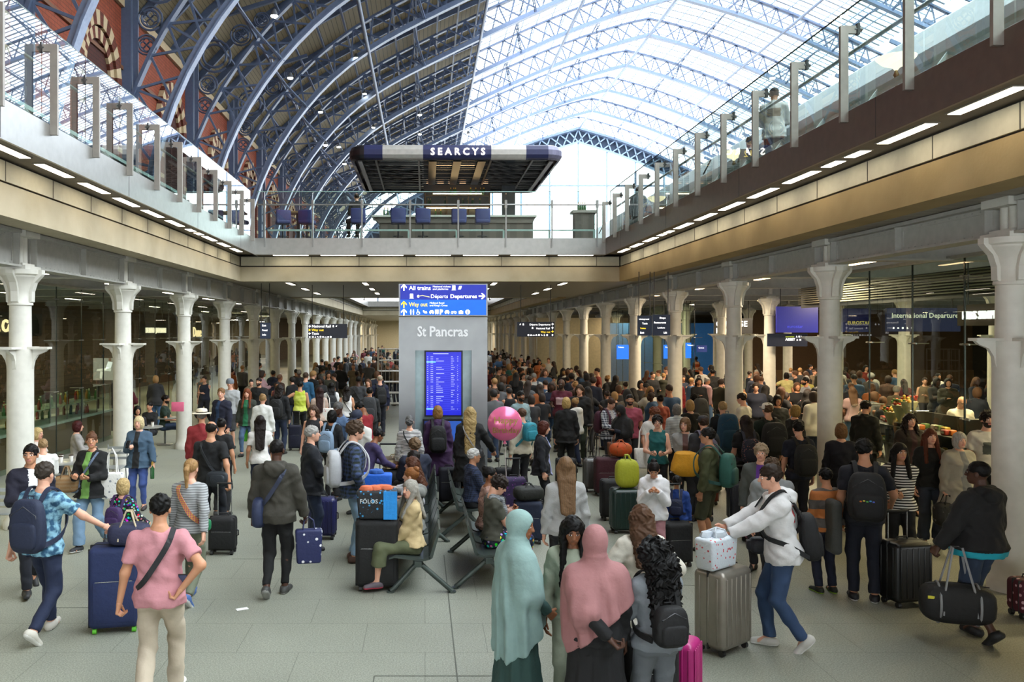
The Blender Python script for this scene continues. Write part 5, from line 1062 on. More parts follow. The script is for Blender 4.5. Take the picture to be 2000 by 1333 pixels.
for i, (p_, y_) in enumerate(((1697, 785), (1735, 792), (1712, 805))):
    v = at(p_, y_, 16.3+.3*i); t = empty('flower_bouquet', (max(9.4, v.x), v.y, v.z-.35), 0, ('wrapped bouquet of red and yellow flowers inside the right shop glass', 'wrapped bouquet of orange flowers, farther right in the shop glass', 'small bouquet below the red and yellow flowers')[i], 'flowers', 'bouquets in the right shop')
    MB().lathe([(.03, 0), (.05, .05), (.16, .35)], M('#cfc79a', .6), n=10).build('wrapping', t)
    b = MB(); [b.sell((rnd.uniform(-.13, .13), rnd.uniform(-.13, .13), .38+rnd.uniform(-.03, .08)), (.07, .07, .06), M(rnd.choice(('#c8371e', '#e0a52c', '#e6c75a', '#4f7a34')), .6), 1, 6) for _ in range(18)]; b.build('blossoms', t)
    MB().lathe([(.12, -(v.z-.35)), (.12, 0)], M('#3a3633'), n=10).build('flower_stand', t)
v = at(760, 740, 31); t = empty('display_kiosk', (v.x, 31, 0), 0, 'white wire display kiosk with books behind the pillar on the left', 'kiosk'); b = MB()
for x_ in (-.42, .42):
    for y_ in (0, .6): b.box((x_-.02, y_-.02, 0), (x_+.02, y_+.02, 2.45), M('#d9d8d0', .4))
for z in (.4, .8, 1.2, 1.6, 2.0, 2.42): b.box((-.44, -.02, z), (.44, .62, z+.03), M('#d9d8d0', .4))
for i in range(7): b.box((-.42+.14*i, 0, .4), (-.41+.14*i, .02, 2.42), M('#d9d8d0', .4))
b.build('frame', t)
MB().rbox((0, 0, .004), (.13, .07, .006), .002, M('#eeeeec'), 1).build('paper_scrap', None, ground(473, 1191), .5); tag(C.objects['paper_scrap'], 'white scrap of paper on the floor before the man in pink', 'litter')
# ---------------- bags and luggage ----------------
BK = M('#17171a', .7, bump=.2); CHR = M('#b9bbbd', .25, .8)
def suitcase(label, x, y, sz, col, rz=0, hz=0, hard=False, col2=None, wheel='#222222', pat=None, grp=None, tilt=0, metal=0):
    col = cl(col); w, d, h = sz; t = empty('suitcase', (x, y, 0), R(rz), label, 'suitcase', grp)
    m = M(col, .35 if hard else .75, metal, bump=0 if hard else .25, **(pat or {})); zb = .055
    b = MB(); b.rbox((0, 0, zb+h/2), (w, d, h), min(.06, d*.28), m, 3)
    if hard:
        n = 6
        for i in range(n): xx = -w/2+w*(i+.7)/(n+.4); [b.rbox((xx, sy*(d/2), zb+h/2), (.022, .014, h*.84), .006, m, 1) for sy in (-1, 1)]
        for i in range(3): [b.rbox((sx*w/2, -d*.28+d*.28*i, zb+h/2), (.012, .02, h*.84), .005, m, 1) for sx in (-1, 1)]
    b.build('shell', t)
    b = MB(); zm = M('#101012', .6)
    b.rbox((0, d*.02, zb+h/2), (w+.006, .022, h+.006), .01, zm, 1)
    if not hard: b.rbox((0, -d*.34, zb+h/2), (w+.004, .008, h*.97), .003, zm, 1); b.rbox((0, -d/2-.004, zb+h*.33), (w*.8, .012, h*.5), .005, m, 1); b.box((-w*.36, -d/2-.012, zb+h*.585), (w*.36, -d/2-.008, zb+h*.592), CHR)
    b.build('zip_band', t)
    b = MB(); b.tube([(-.07, d*.15, zb+h), (-.06, d*.15, zb+h+.03), (.06, d*.15, zb+h+.03), (.07, d*.15, zb+h)], .010, zm, 6); b.tube([(w/2, 0, zb+h*.6), (w/2+.03, 0, zb+h*.57), (w/2+.03, 0, zb+h*.43), (w/2, 0, zb+h*.4)], .010, zm, 6); b.build('grab_handle', t)
    if hz:
        b = MB(); [b.tube([(sx*w*.26, d*.36, zb+h-.02), (sx*w*.26, d*.36, hz)], .008, CHR, 6) for sx in (-1, 1)]; b.rbox((0, d*.36, hz), (w*.62, .03, .025), .01, zm, 1); b.build('telescopic_handle', t)
    for sx in (-1, 1):
        for sy in (-1, 1): c = MB(); c.tube([(sx*w*.38-.02, sy*d*.33, .03), (sx*w*.38+.02, sy*d*.33, .03)], .03, M(wheel, .5), 10); c.box((sx*w*.38-.012, sy*d*.33-.015, .03), (sx*w*.38+.012, sy*d*.33+.015, .07), zm); c.build('wheel', t)
    return t
def sc_at(label, px, py, *a, **k): g = ground(px, py); return suitcase(label, g.x, g.y, *a, **k)
def backpack(label, pr, col, sz=(.30, .17, .46), col2=None, pat=None, zc=1.17, one=0):
    col = cl(col); w, d, h = sz; s = pr['s']; col2 = cl(col2) if col2 else col; T = pr['T']; m = M(col, .75, bump=.3, **(pat or {})); m2 = M(col2, .75, bump=.3)
    back = pr['depth']+.02; p = pr['world'](T(0, -back-d/2, zc)); t = empty('backpack', p, pr['a'], label, 'backpack'); t.rotation_euler = (-pr['lean'], 0, pr['a'])
    MB().sell((0, 0, 0), (w, d, h), m, .5, 20, lambda q: (q[0]*(1-.25*max(0, q[2]/h)), q[1]*(1-.2*max(0, q[2]/h)), q[2])).build('main_pouch', t)
    MB().sell((0, -d*.42, -h*.16), (w*.78, d*.45, h*.5), m2, .45, 16).build('front_pocket', t)
    b = MB(); zz = M('#3a3a3e', .5); b.tube([(-w*.40, -d*.3, -.02), (-w*.36, -d*.42, h*.22), (0, -d*.44, h*.38), (w*.36, -d*.42, h*.22), (w*.40, -d*.3, -.02)], .005, zz, 4)
    b.tube([(-.03, d*.3, h*.46), (-.03, d*.3, h*.54), (.03, d*.3, h*.54), (.03, d*.3, h*.46)], .007, m2, 5); b.build('zip_and_loop', t)
    dz = 1.445-zc; yb = back+d/2
    for sg in (-1, 1):
        if one and sg != one: continue
        b = MB(); P = [(sg*.09, d*.25, h*.38), (sg*.10, yb-.09, dz+.045), (sg*.115, yb-.0, dz+.058), (sg*.125, yb+.095, dz-.01), (sg*.13, yb+pr['depth']+.035, dz-.15), (sg*.15, yb+pr['depth']+.01, dz-.33), (sg*.19, yb-.02, dz-.42), (sg*.13, d*.3, -h*.38)]
        b.ribbon(P, .045, m2, lambda p: (p[0]*.6, p[1]-yb, .35 if p[2] > dz-.1 else 0), th=.006); b.build('shoulder_strap', t)
    t.scale = (s, s, s); return t
def duffel(label, p, sz, col, rz=0, strap=None, col2=None, cat='bag', name='duffel_bag', e=.55, hand=None, pat=None):
    col = cl(col); t = empty(name, p, R(rz), label, cat); w, d, h = sz; m = M(col, .7, bump=.35, **(pat or {})); m2 = M(col2 or col, .6)
    MB().sell((0, 0, h/2), sz, m, e, 20).build('bag_body', t); b = MB(); b.tube([(-w*.42, 0, h*.96), (0, 0, h*1.0), (w*.42, 0, h*.96)], .005, M('#303036'), 4); b.build('zip', t)
    tp = strap or h+.12
    b = MB()
    for sy in (-1, 1): b.tube([(-w*.22, sy*d*.46, h*.25), (-w*.20, sy*d*.42, h*.8), (-w*.06, sy*.03, tp), (w*.06, sy*.03, tp), (w*.20, sy*d*.42, h*.8), (w*.22, sy*d*.46, h*.25)], .011, m2, 5)
    b.build('handle', t); return t
def tote(label, p, sz, col, rz=0, strap=.25, col2=None, pat=None, name='tote_bag', fill=None):
    t = empty(name, p, R(rz), label, 'bag'); w, d, h = sz; m = M(col, .6, bump=.3, **(pat or {}))
    MB().rbox((0, 0, h/2), sz, min(.03, d*.3), m, 2, lambda q: (q[0]*(1+.12*q[2]/h), q[1]*(1+.1*q[2]/h), q[2])).build('bag_body', t)
    b = MB(); [b.tube([(-w*.25, sy*d*.4, h*.85), (-w*.18, sy*d*.2, h+strap*.7), (0, 0, h+strap), (w*.18, sy*d*.2, h+strap*.7), (w*.25, sy*d*.4, h*.85)], .008, M(col2 or col, .6), 5) for sy in (-1, 1)]; b.build('handle', t)
    if fill: b = MB(); [b.sell((rnd.uniform(-w*.3, w*.3), rnd.uniform(-d*.25, d*.25), h+.01), (w*.4, d*.5, .10), M(fill, .7, bump=.3), .8, 8) for _ in range(4)]; b.build('contents', t)
    return t
def strap(label, pr, col, side=1, w=.04, bag=None, nm='crossbody_strap', pat=None):      # crossbody strap with its pouch, from one shoulder to the opposite hip
    T = pr['T']; dp = pr['depth']+.012; s = pr['s']; W_ = .165+pr['of']; P = []
    for x, y, z in ((side*.115, 0, 1.47), (side*.10, dp*.85, 1.38), (side*.02, dp+.01, 1.24), (-side*.09, dp, 1.08), (-side*(W_+.02), .0, .97), (-side*.09, -dp, 1.08), (side*.02, -dp-.005, 1.24), (side*.10, -dp*.85, 1.38)): P.append(Vector(T(x, y, z).tolist()))
    t = empty(nm, (0, 0, 0), 0, label, 'bag'); t.matrix_world = Matrix.Translation(pr['world']((0, 0, 0))) @ Matrix.Rotation(pr['a'], 4, 'Z') @ Matrix.Scale(s, 4)
    b = MB(); m = M(col, .7, **(pat or {})); b.ribbon(P, w, m, lambda p: (p[0]*.6 if p[2] > 1.1 else p[0], p[1], .22 if p[2] > 1.36 else 0), closed=True, th=.004); b.build('strap', t)
    if bag: c, sz, y = bag; q = T(-side*(W_-.02), y, .95); MB().sell(tuple(q.tolist()), sz, M(c, .6, bump=.3), .5, 16).build('pouch', t); MB().sell((float(q[0]), float(q[1])+math.copysign(sz[1]*.45, y), float(q[2])), (sz[0]*.7, sz[1]*.3, sz[2]*.6), M(c, .6, bump=.3), .5, 12).build('pocket', t)
    return t
def phone(pr, side, label, col='#15151a'):
    p = pr['hand'][side]; a = pr['a']; f = Vector((-math.sin(a), math.cos(a), 0)); t = empty('mobile_phone', p+f*.09+Vector((0, 0, .05)), a, label, 'phone'); MB().rbox((0, 0, 0), (.072, .009, .15), .004, M(col, .2), 1).build('case', t); MB().box((-.032, -.006, -.068), (.032, -.005, .068), M('#3a4a66', .1, emit=.2)).build('screen', t); t.rotation_euler.x = .7
P_ = person
# ---------------- people near the camera ----------------
p = P_('man in blue tie-dye tee with navy backpack, back turned, pulling the big blue suitcase', 85, 898, 1.78, -12, 'a', ('short', '#4d4036'), ('tee', '#2f6a96', dict(pat='tie', col2='#86b4c8', sc_=2)), ('trousers', '#20305a'), ('#c9c4b8', '#e8e6e0'), 'w2', R_=(.48, .34, 1.02), L_=(.34, -.05, .84), lod=0)
backpack('slim navy backpack with a grey zip line on the man in blue tie-dye', p, '#263358', (.36, .15, .52)); hp = p['hand'][1]
suitcase('large soft blue suitcase with green wheels beside the man in pink', hp.x+.12, hp.y+.02, (.50, .34, .82), '#1b3070', 12, 1.04, wheel='#5db82e')
duffel('navy and beige soft bag lying on the large blue suitcase', (hp.x+.26, hp.y-.0, .88), (.42, .26, .22), '#2a2f5c', 12, col2='#c9b89a')
p = P_('young man in navy jacket with mustard shoulder and white tee', 60, 864, 1.76, -145, 'b', ('short', '#1b1512'), ('jacket', '#1d1c3a', None, '#e9e9ea'), ('trousers', '#222436'), pose='w', head=(-25, 0), lod=0, R_='f')
p = P_('man in pink tee and beige trousers walking away, hand on hip', 312, 960, 1.75, 4, 'b', ('short', '#14110f'), ('tee', '#dd8f98'), ('baggy', '#cdbba2'), '#e8e4da', 'w', R_='hip', L_=(.33, -.02, .80), lod=0, w=1.06)
strap('black crossbody strap over the back of the man in pink', p, '#17171b', side=1, w=.045)
phone(p, 1, 'dark phone held at the hip of the man in pink')
p = P_('woman in green top and black cardigan with wide pale jeans', 180, 842, 1.66, 172, 'b', ('bun', '#7a4a2c'), ('jacket', '#141416', None, '#6f9b4c'), ('wide', '#7ea3c4'), ('#26262a', '#f0f0f0'), 'w', R_='f', L_='f', head=(25, 0), fem=1, w=1.12, lod=0)
strap('grey-blue shoulder bag worn across the woman in green', p, '#5c6a80', side=-1, w=.03, bag=('#5f6d83', (.26, .12, .18), .10))
tote('white printed tote bag hanging from the elbow of the woman in green', p['world']((-.32, .0, .74)), (.30, .10, .38), '#e8e6e0', 0, .34, pat=dict(pat='print', col2='#8a8f96'))
duffel('woven straw basket bag held before the woman in green', p['world']((.30, .18, .86)), (.34, .2, .24), '#b08a5c', 10, name='straw_bag', pat=dict(pat='stripe', sc_=6, col2='#8d6a42'))
p = P_('little blond girl in floral dress walking away', 240, 935, 1.30, -15, 'a', ('bob', '#cfae6e'), ('long', '#26243a', dict(pat='floral')), ('skirt', '#2a2740', dict(pat='floral')), ('#e05a8a', '#f0f0f0'), 'w', R_=(.30, .22, 1.0), fem=1, lod=0)
backpack('small purple backpack on the little blond girl', p, '#4c2a72', (.30, .15, .38))
p = P_('blond woman in denim jacket and black top holding a phone', 272, 814, 1.60, 178, 'a', ('bob', '#d8c08c'), ('jacket', '#496a88', None, '#121214'), ('slim', '#4562b8'), '#3a3030', 's', R_='ph', L_=(.30, .08, .86), fem=1, w=1.1, lod=0)
phone(p, 1, 'phone in the hand of the blond woman in denim')
bt_ = copy_tree([o for o in C.objects if o.name == 'bottle'][0]); bt_.location = p['hand'][-1]+Vector((0, -.05, -.26)); bt_.rotation_euler = (0, 0, 0); bt_['label'] = 'dark drink bottle hanging from the hand of the blond woman in denim'; del bt_['group']
p = P_('woman in grey striped top with ponytail and sage trousers, back turned', 372, 893, 1.64, -8, 'a', ('pony', '#b98a52'), ('long', '#8e9092', dict(pat='stripe', sc_=11, col2='#a9abac')), ('trousers', '#848a70'), ('#4c6aa0', '#e8e8e8'), 'w2', R_='wk2', fem=1, lod=0)
strap('colourful woven strap with a small green bag on the woman in grey stripes', p, '#b0436a', side=-1, w=.055, bag=('#1f7a4c', (.16, .08, .14), .04), pat=dict(pat='plaid', sc_=4, col2='#c9a23a'))
p = P_('balding man in black tee walking away with a wheeled bag', 412, 820, 1.78, -8, 'b', ('balding', '#241a14'), ('tee', '#16171b'), ('trousers', '#1c2230'), ('#4f6f9c', '#d8e0e8'), 'w', R_=(.34, -.16, .86), lod=0)
strap('black messenger bag on the back hip of the balding man', p, '#1d2126', side=-1, w=.035, bag=('#22282f', (.34, .13, .22), -.13))
g = p['hand'][1]; suitcase('black soft wheeled bag trailed by the balding man', g.x+.02, g.y-.45, (.36, .26, .46), '#121214', 0, .95)
p = P_('man in straw hat and red shirt walking away', 394, 798, 1.72, 10, 'b', ('short', '#8c8880'), ('shirt', '#b5262c'), ('shorts', '#4a4a50'), pose='w', hat=('straw', '#e6dcc4'), lod=1)
P_('dark-haired woman with white headband beside the straw-hat man', 432, 818, 1.62, -10, 'b', ('bun', '#1c1512'), ('tee', '#1e1e22'), ('trousers', '#202026'), fem=1)
p = P_('tall man in olive hooded jacket walking away with two bags', 540, 857, 1.82, -4, 'd', ('crop', '#15100e'), ('hoodie', '#4b4539'), ('slim', '#101014'), ('#3a3a38', '#8a8a86'), 'sw', R_=(.30, .12, .84), L_=(.28, .04, .84), w=1.02, lod=0)
strap('navy shoulder bag swinging at the side of the man in olive', p, '#22293f', side=1, w=.045, bag=('#26304f', (.14, .42, .34), .0))
g = p['hand'][1]; tote('navy and white printed carrier bag held by the man in olive', (g.x+.05, g.y, g.z-.56), (.30, .12, .40), '#1d2450', 10, .14, pat=dict(pat='print', col2='#e6e6ea'), name='carrier_bag')
P_('woman with long dark hair in white tee walking away', 508, 810, 1.62, 10, 'b', ('long', '#2a1a14', .34), ('tee', '#e6e2dc'), ('slim', '#2c3a5c'), pose='w', fem=1)
g = ground(483, 890); tote('bright green carrier bag beside the long-haired woman in white tee', (g.x, g.y, .35), (.3, .12, .38), '#4fae2f', 0, .2, name='carrier_bag')
p = P_('person in white jacket with hair up, back turned', 513, 770, 1.68, 0, 'a', ('bun', '#b58a56'), ('jacket', '#dddcd6'), ('trousers', '#3a4a66'), fem=1)
p = P_('steward in yellow reflective vest reaching out an arm', 586, 745, 1.72, 5, 'b', ('short', '#1a1512'), ('tank', '#c6d82e', dict(pat='stripe', sc_=1.1, col2='#c9d25e')), ('trousers', '#15151a'), L_='out', R_='d')
p = P_('grey-haired elderly man in dark navy jacket looking right', 607, 832, 1.74, -70, 'a', ('short', '#a9a69f'), ('jacket', '#191d2b'), ('trousers', '#2a3c60'), pose='s', R_='f', L_='d', lod=0, w=1.05)
p = P_('curly-haired young man in green plaid shirt with hands in pockets', 690, 824, 1.86, -75, 'a', ('curly', '#5c4330'), ('shirt', '#22352c', dict(pat='plaid', sc_=2, col2='#3b4a70')), ('trousers', '#87abcc'), ('#4a2e22', '#2a1c14'), 's', R_='p', L_='p', head=(0, 4), lod=0)
backpack('light grey backpack on the young man in plaid', p, '#c3c5c9', (.32, .18, .46))
P_('woman with wavy brown hair facing the grey-haired man', 612, 792, 1.66, 170, 'a', ('wavy', '#5f4432', .2), ('tank', '#26242a'), ('trousers', '#20222a'), fem=1)
p = P_('dark-haired woman in black with pale blue backpack', 648, 802, 1.64, -20, 'c', ('bob', '#15110f'), ('long', '#16161a'), ('trousers', '#1a1a20'), fem=1); backpack('pale blue backpack on the dark-haired woman in black', p, '#8aa7c6', (.30, .16, .42))
P_('man in navy cap and white tee beside the luggage pile', 702, 800, 1.76, 140, 'b', ('short', '#241a14'), ('tee', '#dedbd4'), ('trousers', '#2a2c3a'), hat=('cap', '#1c2338'), head=(10, 20))
P_('young man in bright red tee looking down at his phone', 716, 782, 1.76, 60, 'c', ('short', '#120f0d'), ('tee', '#c41f2c'), ('trousers', '#23252e'), R_='ph', L_='ph', head=(0, 35), lean=6)
P_('man in purple top leaning over the luggage trolley', 712, 858, 1.55, -60, 'c', ('short', '#1a1512'), ('long', '#4a3c78'), ('trousers', '#22242c'), R_='pu', L_='pu', lean=22, Y=13.4)
p = P_('woman with curly grey hair in black and white stripes, back turned', 800, 812, 1.60, 0, 'a', ('puff', '#6d6b6c'), ('long', '#e8e6e2', dict(pat='stripe', sc_=13, col2='#1d1d22')), ('trousers', '#1d1d24'), fem=1, w=1.12, lod=0); strap('black shoulder bag on the woman in black and white stripes', p, '#17171a', side=-1, w=.025, bag=('#17171b', (.10, .22, .2), 0))
p = P_('woman in purple raincoat reading the departure screen', 855, 788, 1.72, 0, 'a', ('bob', '#a9793c'), ('coat', '#4b2160'), ('slim', '#15151c'), '#2a2a2e', 's', fem=1, w=1.1, Y=15.2, lod=0); backpack('black outdoor backpack with white cords on the woman in purple', p, '#17181b', (.32, .19, .50), col2='#1f2023')
p = P_('woman with very long blond braids in a black coat', 918, 796, 1.76, -5, 'b', ('braids', '#b8985c', .52), ('coat', '#151518'), ('slim', '#17171b'), fem=1, lod=0, w=1.05, R_=(.42, .25, .95)); strap('quilted black chain bag on the woman with braids', p, '#9a9a9c', side=-1, w=.014, bag=('#131316', (.12, .26, .2), 0))
# seated group on the near bench
S1 = dict(pose='sit', lod=0)
def seat(label, bx, y, h, face, *a, **k):                           # someone sitting on a bench whose back is at bx
    s = h/1.75; x = bx-.22 if face > 0 else bx+.22; px_ = VX+x*F/y; return P_(label, px_, 900, h, face, *a, Y=y, pose='sit', dz=.46-.44*s, **k)
p = seat('elderly woman with long grey hair in a pale yellow jacket on the near bench', .06, 10.05, 1.64, 100, 'a', ('long', '#aaa397', .2, 1), ('jacket', '#d9bb84'), ('cropped', '#6f7650'), ('#5a5058', '#c0304a'), R_='lap', L_=(.02, .34, .76), fem=1, head=(35, 0), lod=0)
duffel('dark brown handbag on the lap of the woman in the yellow jacket', (-.38, 9.95, .62), (.28, .16, .2), '#38281f', 20, name='handbag', cat='handbag')
p = seat('woman with ginger bun in a grey hoodie holding up a phone', .06, 10.85, 1.68, 75, 'a', ('bun', '#a8642e'), ('hoodie', '#8b8d86'), ('trousers', '#2a3050'), R_=(.12, .42, 1.15), L_=(.06, .42, 1.15), fem=1, lod=0); phone(p, -1, 'phone held up by the woman with the ginger bun')
seat('brown-haired woman in white tee sitting behind the ginger-haired one', .06, 11.7, 1.70, 70, 'a', ('wavy', '#6b3a22', .12), ('tee', '#ecebe8'), ('trousers', '#26283a'), R_='lap', L_='lap', fem=1, lod=1)
seat('dark-haired woman on the bench nearest the striped woman', .06, 12.6, 1.62, 80, 'b', ('long', '#251914', .2), ('long', '#c9c9cc'), ('trousers', '#222'+'222'), fem=1, lod=1, R_='lap', L_='lap')
seat('person in a navy padded jacket at the far end of the near bench', .06, 13.6, 1.74, 20, 'a', ('curly', '#8a6a4c'), ('puffer', '#27304f'), ('trousers', '#22242c'), lod=1, R_='lap', L_='lap')
p = seat('curly-haired teenager in olive tee with grey scarf looking at his phone', .62, 10.35, 1.66, -80, 'a', ('curly', '#35261e'), ('tee', '#5a5a4c'), ('trousers', '#23284a', dict(pat='floral')), ('#20202a', '#15151a'), R_=(.08, .30, .95), L_=(.08, .32, .95), head=(0, 30), lod=0, scarf=('#8d9094', dict(pat='plaid', sc_=4, col2='#55585c'))); phone(p, 1, 'phone of the seated curly-haired teenager')
seat('dark-haired woman in a leopard print top on the right bench', .62, 11.1, 1.62, -85, 'c', ('bun', '#17110e'), ('long', '#b98c7c', dict(pat='spot', sc_=1.4, col2='#2c1a18')), ('trousers', '#22222c'), fem=1, w=1.15, lod=0, R_='lap', L_='lap', head=(-15, 0))
seat('grey-haired man with spectacles in a navy check shirt on the right bench', .50, 12.7, 1.66, -75, 'b', ('short', '#c9c7c2'), ('shirt', '#1e2740', dict(pat='plaid', sc_=3, col2='#2e3a5a')), ('trousers', '#2a2c34'), specs=1, lod=0, w=1.1, R_='lap', L_='lap')
p = P_('woman with long ombre hair in a grey knitted sweater, back turned', 1105, 894, 1.68, 0, 'a', ('long', '#8a6440', .34), ('long', '#b4b5b3', dict(pat='knit')), ('trousers', '#25262e'), fem=1, lod=0, R_='d', L_='d', w=1.06)
p = P_('woman in a long pale teal headscarf and dark green gown', 1010, 998, 1.66, -72, 'c', None, ('hijab', '#94b8b3', None, .66, (-.2, .75, -1)), ('dress', '#35605a'), lod=0, fem=1, head=(-42, 6), R_=(.16, .2, .95))
P_('young woman with long black braids in a sage sweatshirt', 1117, 1006, 1.60, 178, 'c', ('braids', '#120e0d', .46, 1), ('long', '#a3ad94'), ('trousers', '#a3ad94'), lod=0, fem=1, head=(0, 16), R_='d', L_='d')
P_('woman in a dusty pink headscarf and black gown, back turned', 1163, 1028, 1.66, 6, 'd', None, ('hijab', '#bd7d7c', None, .93, (.75, -.2, -1)), ('dress', '#17171b'), lod=0, fem=1, w=1.12, L_=(-.03, -.24, .98), R_='d')
p = P_('girl with long black curls in a grey top and grey joggers', 1282, 1053, 1.56, 12, 'd', ('longcurly', '#0f0d0d', .36), ('long', '#8b939c'), ('trousers', '#767c84'), lod=0, fem=1, L_='ph', R_='ph', head=(25, 10)); backpack('small black leather backpack with gold zip on the curly-haired girl', p, '#121215', (.28, .15, .32), zc=1.12)
P_('brown-haired woman in a cream cardigan with elbows out', 1253, 988, 1.60, 0, 'a', ('wavy', '#6f4a33', .24), ('coat', '#e3ddcc'), ('trousers', '#c9c2b2'), lod=0, fem=1, R_=(.28, .22, 1.2), L_=(.28, .22, 1.2))
suitcase('black suitcase standing between the curly-haired girl and the camera edge', 1.72, 6.55, (.46, .28, .66), '#141418', 8)
suitcase('bright pink textured child suitcase with teal wheels', 2.16, 6.95, (.30, .20, .46), '#e0218c', 60, wheel='#4fc3c8', hard=True)
p = P_('man in white hooded sweatshirt with red back print pushing a silver suitcase', 1528, 915, 1.79, 78, 'a', ('short', '#3d2a1e'), ('hoodie', '#e6e6e8', None, '#c8434a', 'back'), ('trousers', '#3a5c8e'), ('#c8c6c0', '#e8e8e6'), 'sw', R_=(.12, .52, 1.08), L_=(.10, .50, 1.06), lean=7, lod=0, Y=8.1)
strap('black crossbody pouch on the man in the white sweatshirt', p, '#17181e', side=-1, w=.035, bag=('#181a24', (.14, .26, .16), .14)); backpack('black backpack hanging from the far shoulder of the man in white', p, '#1a1c22', (.26, .16, .44), zc=1.05)
g = p['hand'][1]; g2 = ground(1412, 1268); suitcase('tall champagne-silver hard suitcase pushed by the man in white', g2.x, g2.y, (.50, .34, .74), '#a49c90', 38, 1.06, hard=True, metal=.5)
tote('white shopping bag with small coloured print on the silver suitcase', (g2.x-.08, g2.y-.04, .80), (.42, .20, .30), '#d4dde6', 38, .08, pat=dict(pat='print', col2='#d0505c', sc_=1.6), fill='#c9d2dc')
P_('boy with curly hair and grey sweatshirt behind the man in white', 1508, 892, 1.60, 165, 'a', ('curly', '#6b4f3a'), ('hoodie', '#9a9fa2'), ('slim', '#1c1e26'), ('#15151a', '#202020'), 'w', lod=0)
p = P_('boy in olive shirt and shorts with teal backpack', 1385, 836, 1.72, 55, 'b', ('short', '#1f1814'), ('long', '#5d6238'), ('shorts', '#4d5236'), '#2a2a26', 's', specs=1, head=(10, 0), lod=0); backpack('teal hiking backpack with grey straps on the boy in olive', p, '#2e7a6c', (.32, .20, .48), col2='#2a6a60')
P_('girl in a white hooded top looking down at her hands', 1277, 900, 1.42, 165, 'b', ('bun', '#241a16'), ('hoodie', '#e9e9ec'), ('trousers', '#c98a94'), R_='ch', L_='ch', head=(0, 30), fem=1, lod=0)
p = P_('small boy in a blue and yellow jacket sitting on the luggage', 1322, 933, 1.12, -20, 'b', ('short', '#15110f'), ('jacket', '#1f4fb8', None, '#e0b41e', 'hem'), ('trousers', '#e0b41e'), lod=0); backpack('small navy backpack with orange trim on the small boy', p, '#1c2a5a', (.28, .15, .34))
p = P_('woman in grey cardigan holding a mustard padded coat', 1338, 816, 1.66, 165, 'a', ('bob', '#8a5f3c'), ('jacket', '#9a9a98', None, '#5a3e3a'), ('trousers', '#2c2e38'), R_='x', L_='f', head=(-20, 0), fem=1, specs=1, lod=0)
q_ = p['world']((0, .32, 1.0)); MB().sell((0, 0, 0), (.46, .26, .42), M('#d79a1e', .7, bump=.5), .7, 16, lambda q: (q[0]+.03*math.sin(q[2]*20), q[1]+.02*math.sin(q[2]*30), q[2])).build('padded_coat', None, q_); tag(C.objects['padded_coat'], 'mustard yellow padded coat carried by the woman in grey', 'coat')
p = P_('curly dark-haired woman in a teal sleeveless top', 1284, 812, 1.65, 165, 'a', ('curly', '#2c201b'), ('tank', '#177a7c'), ('trousers', '#22242c'), R_='f', L_='f', fem=1, specs=1, lod=0); tote('long white cloth bag on the shoulder of the woman in teal', p['world']((.26, .05, .80)), (.26, .08, .34), '#e2dfd8', 0, .40)
p = P_('tall man with dark beard, black backpack and navy tee', 1688, 858, 1.84, -22, 'b', ('short', '#17130f'), ('tee', '#1c2030'), ('trousers', '#18203a'), ('#1c1c22', '#e0e0e2'), 's', R_=(.30, .30, 1.02), head=(-35, 0), beard=1, lod=0); bp_ = backpack('large black backpack with a small colour logo on the bearded man', p, '#15161a', (.38, .20, .52)); lg = MB(); [lg.rbox((-.07+.03*i, -.128, -.03+.008*(i % 2)), (.022, .012, .014), .004, M(c_, .5), 1) for i, c_ in enumerate(('#d8702a', '#d8c83a', '#4fae4a', '#3a8ad0', '#5a6ad0'))]; lg.build('logo_patch', bp_); g = p['hand'][1]
sc_at('black hard suitcase beside the bearded man with backpack', 1768, 1180, (.48, .32, .66), '#17191b', 12, 1.02, hard=True)
q_ = p['world']((-.30, 0, .78)); MB().rbox((0, 0, 0), (.12, .24, .62), .05, M('#4a4c4a', .9, bump=.4), 2).build('draped_jacket', None, q_); tag(C.objects['draped_jacket'], 'grey jacket hanging from the arm of the bearded man', 'jacket')
P_('boy in orange, grey and white striped sweater, back turned', 1614, 915, 1.46, 8, 'b', ('short', '#14100e'), ('long', '#6a625c', dict(pat='stripe', sc_=1.25, col2='#b8703a')), ('trousers', '#1f2a4a'), ('#20241e', '#a8d84a'), 's', lod=0)
P_('dark-haired woman in black and white striped top beside the black suitcase', 1757, 866, 1.66, 160, 'b', ('long', '#1a1310', .15, 1), ('long', '#1c1c20', dict(pat='stripe', sc_=9, col2='#e6e4e0')), ('trousers', '#15151a'), R_='f', L_='x', fem=1, head=(15, 0), lod=0)
p = P_('red-haired young woman in dark clothes with dark backpack', 1816, 838, 1.66, 172, 'a', ('long', '#7a3a22', .28, 1), ('long', '#17191a'), ('wide', '#3d4a60'), ('#3a3634', '#c8c0b4'), fem=1, lod=0)
P_('dark-haired woman in a brown jacket against the shop glass', 1777, 808, 1.70, 175, 'a', ('wavy', '#2a1a16', .25, 1), ('jacket', '#3c3028', None, '#3a1f26'), ('trousers', '#1c1c20'), fem=1, w=1.1, lod=0)
p = P_('grey-haired older woman in a light trench coat', 1873, 845, 1.64, 178, 'a', ('bob', '#b3aea6'), ('coat', '#b3ac9c', None, '#77787a'), ('slim', '#20222a'), fem=1, w=1.12, lod=0, L_='d', R_='d'); g = p['hand'][1]; duffel('black patterned handbag held by the woman in the trench coat', (g.x+.0, g.y-.05, g.z-.48), (.36, .18, .34), '#17171a', 0, .44, name='handbag', cat='handbag', pat=dict(pat='print', col2='#5a5a60'))
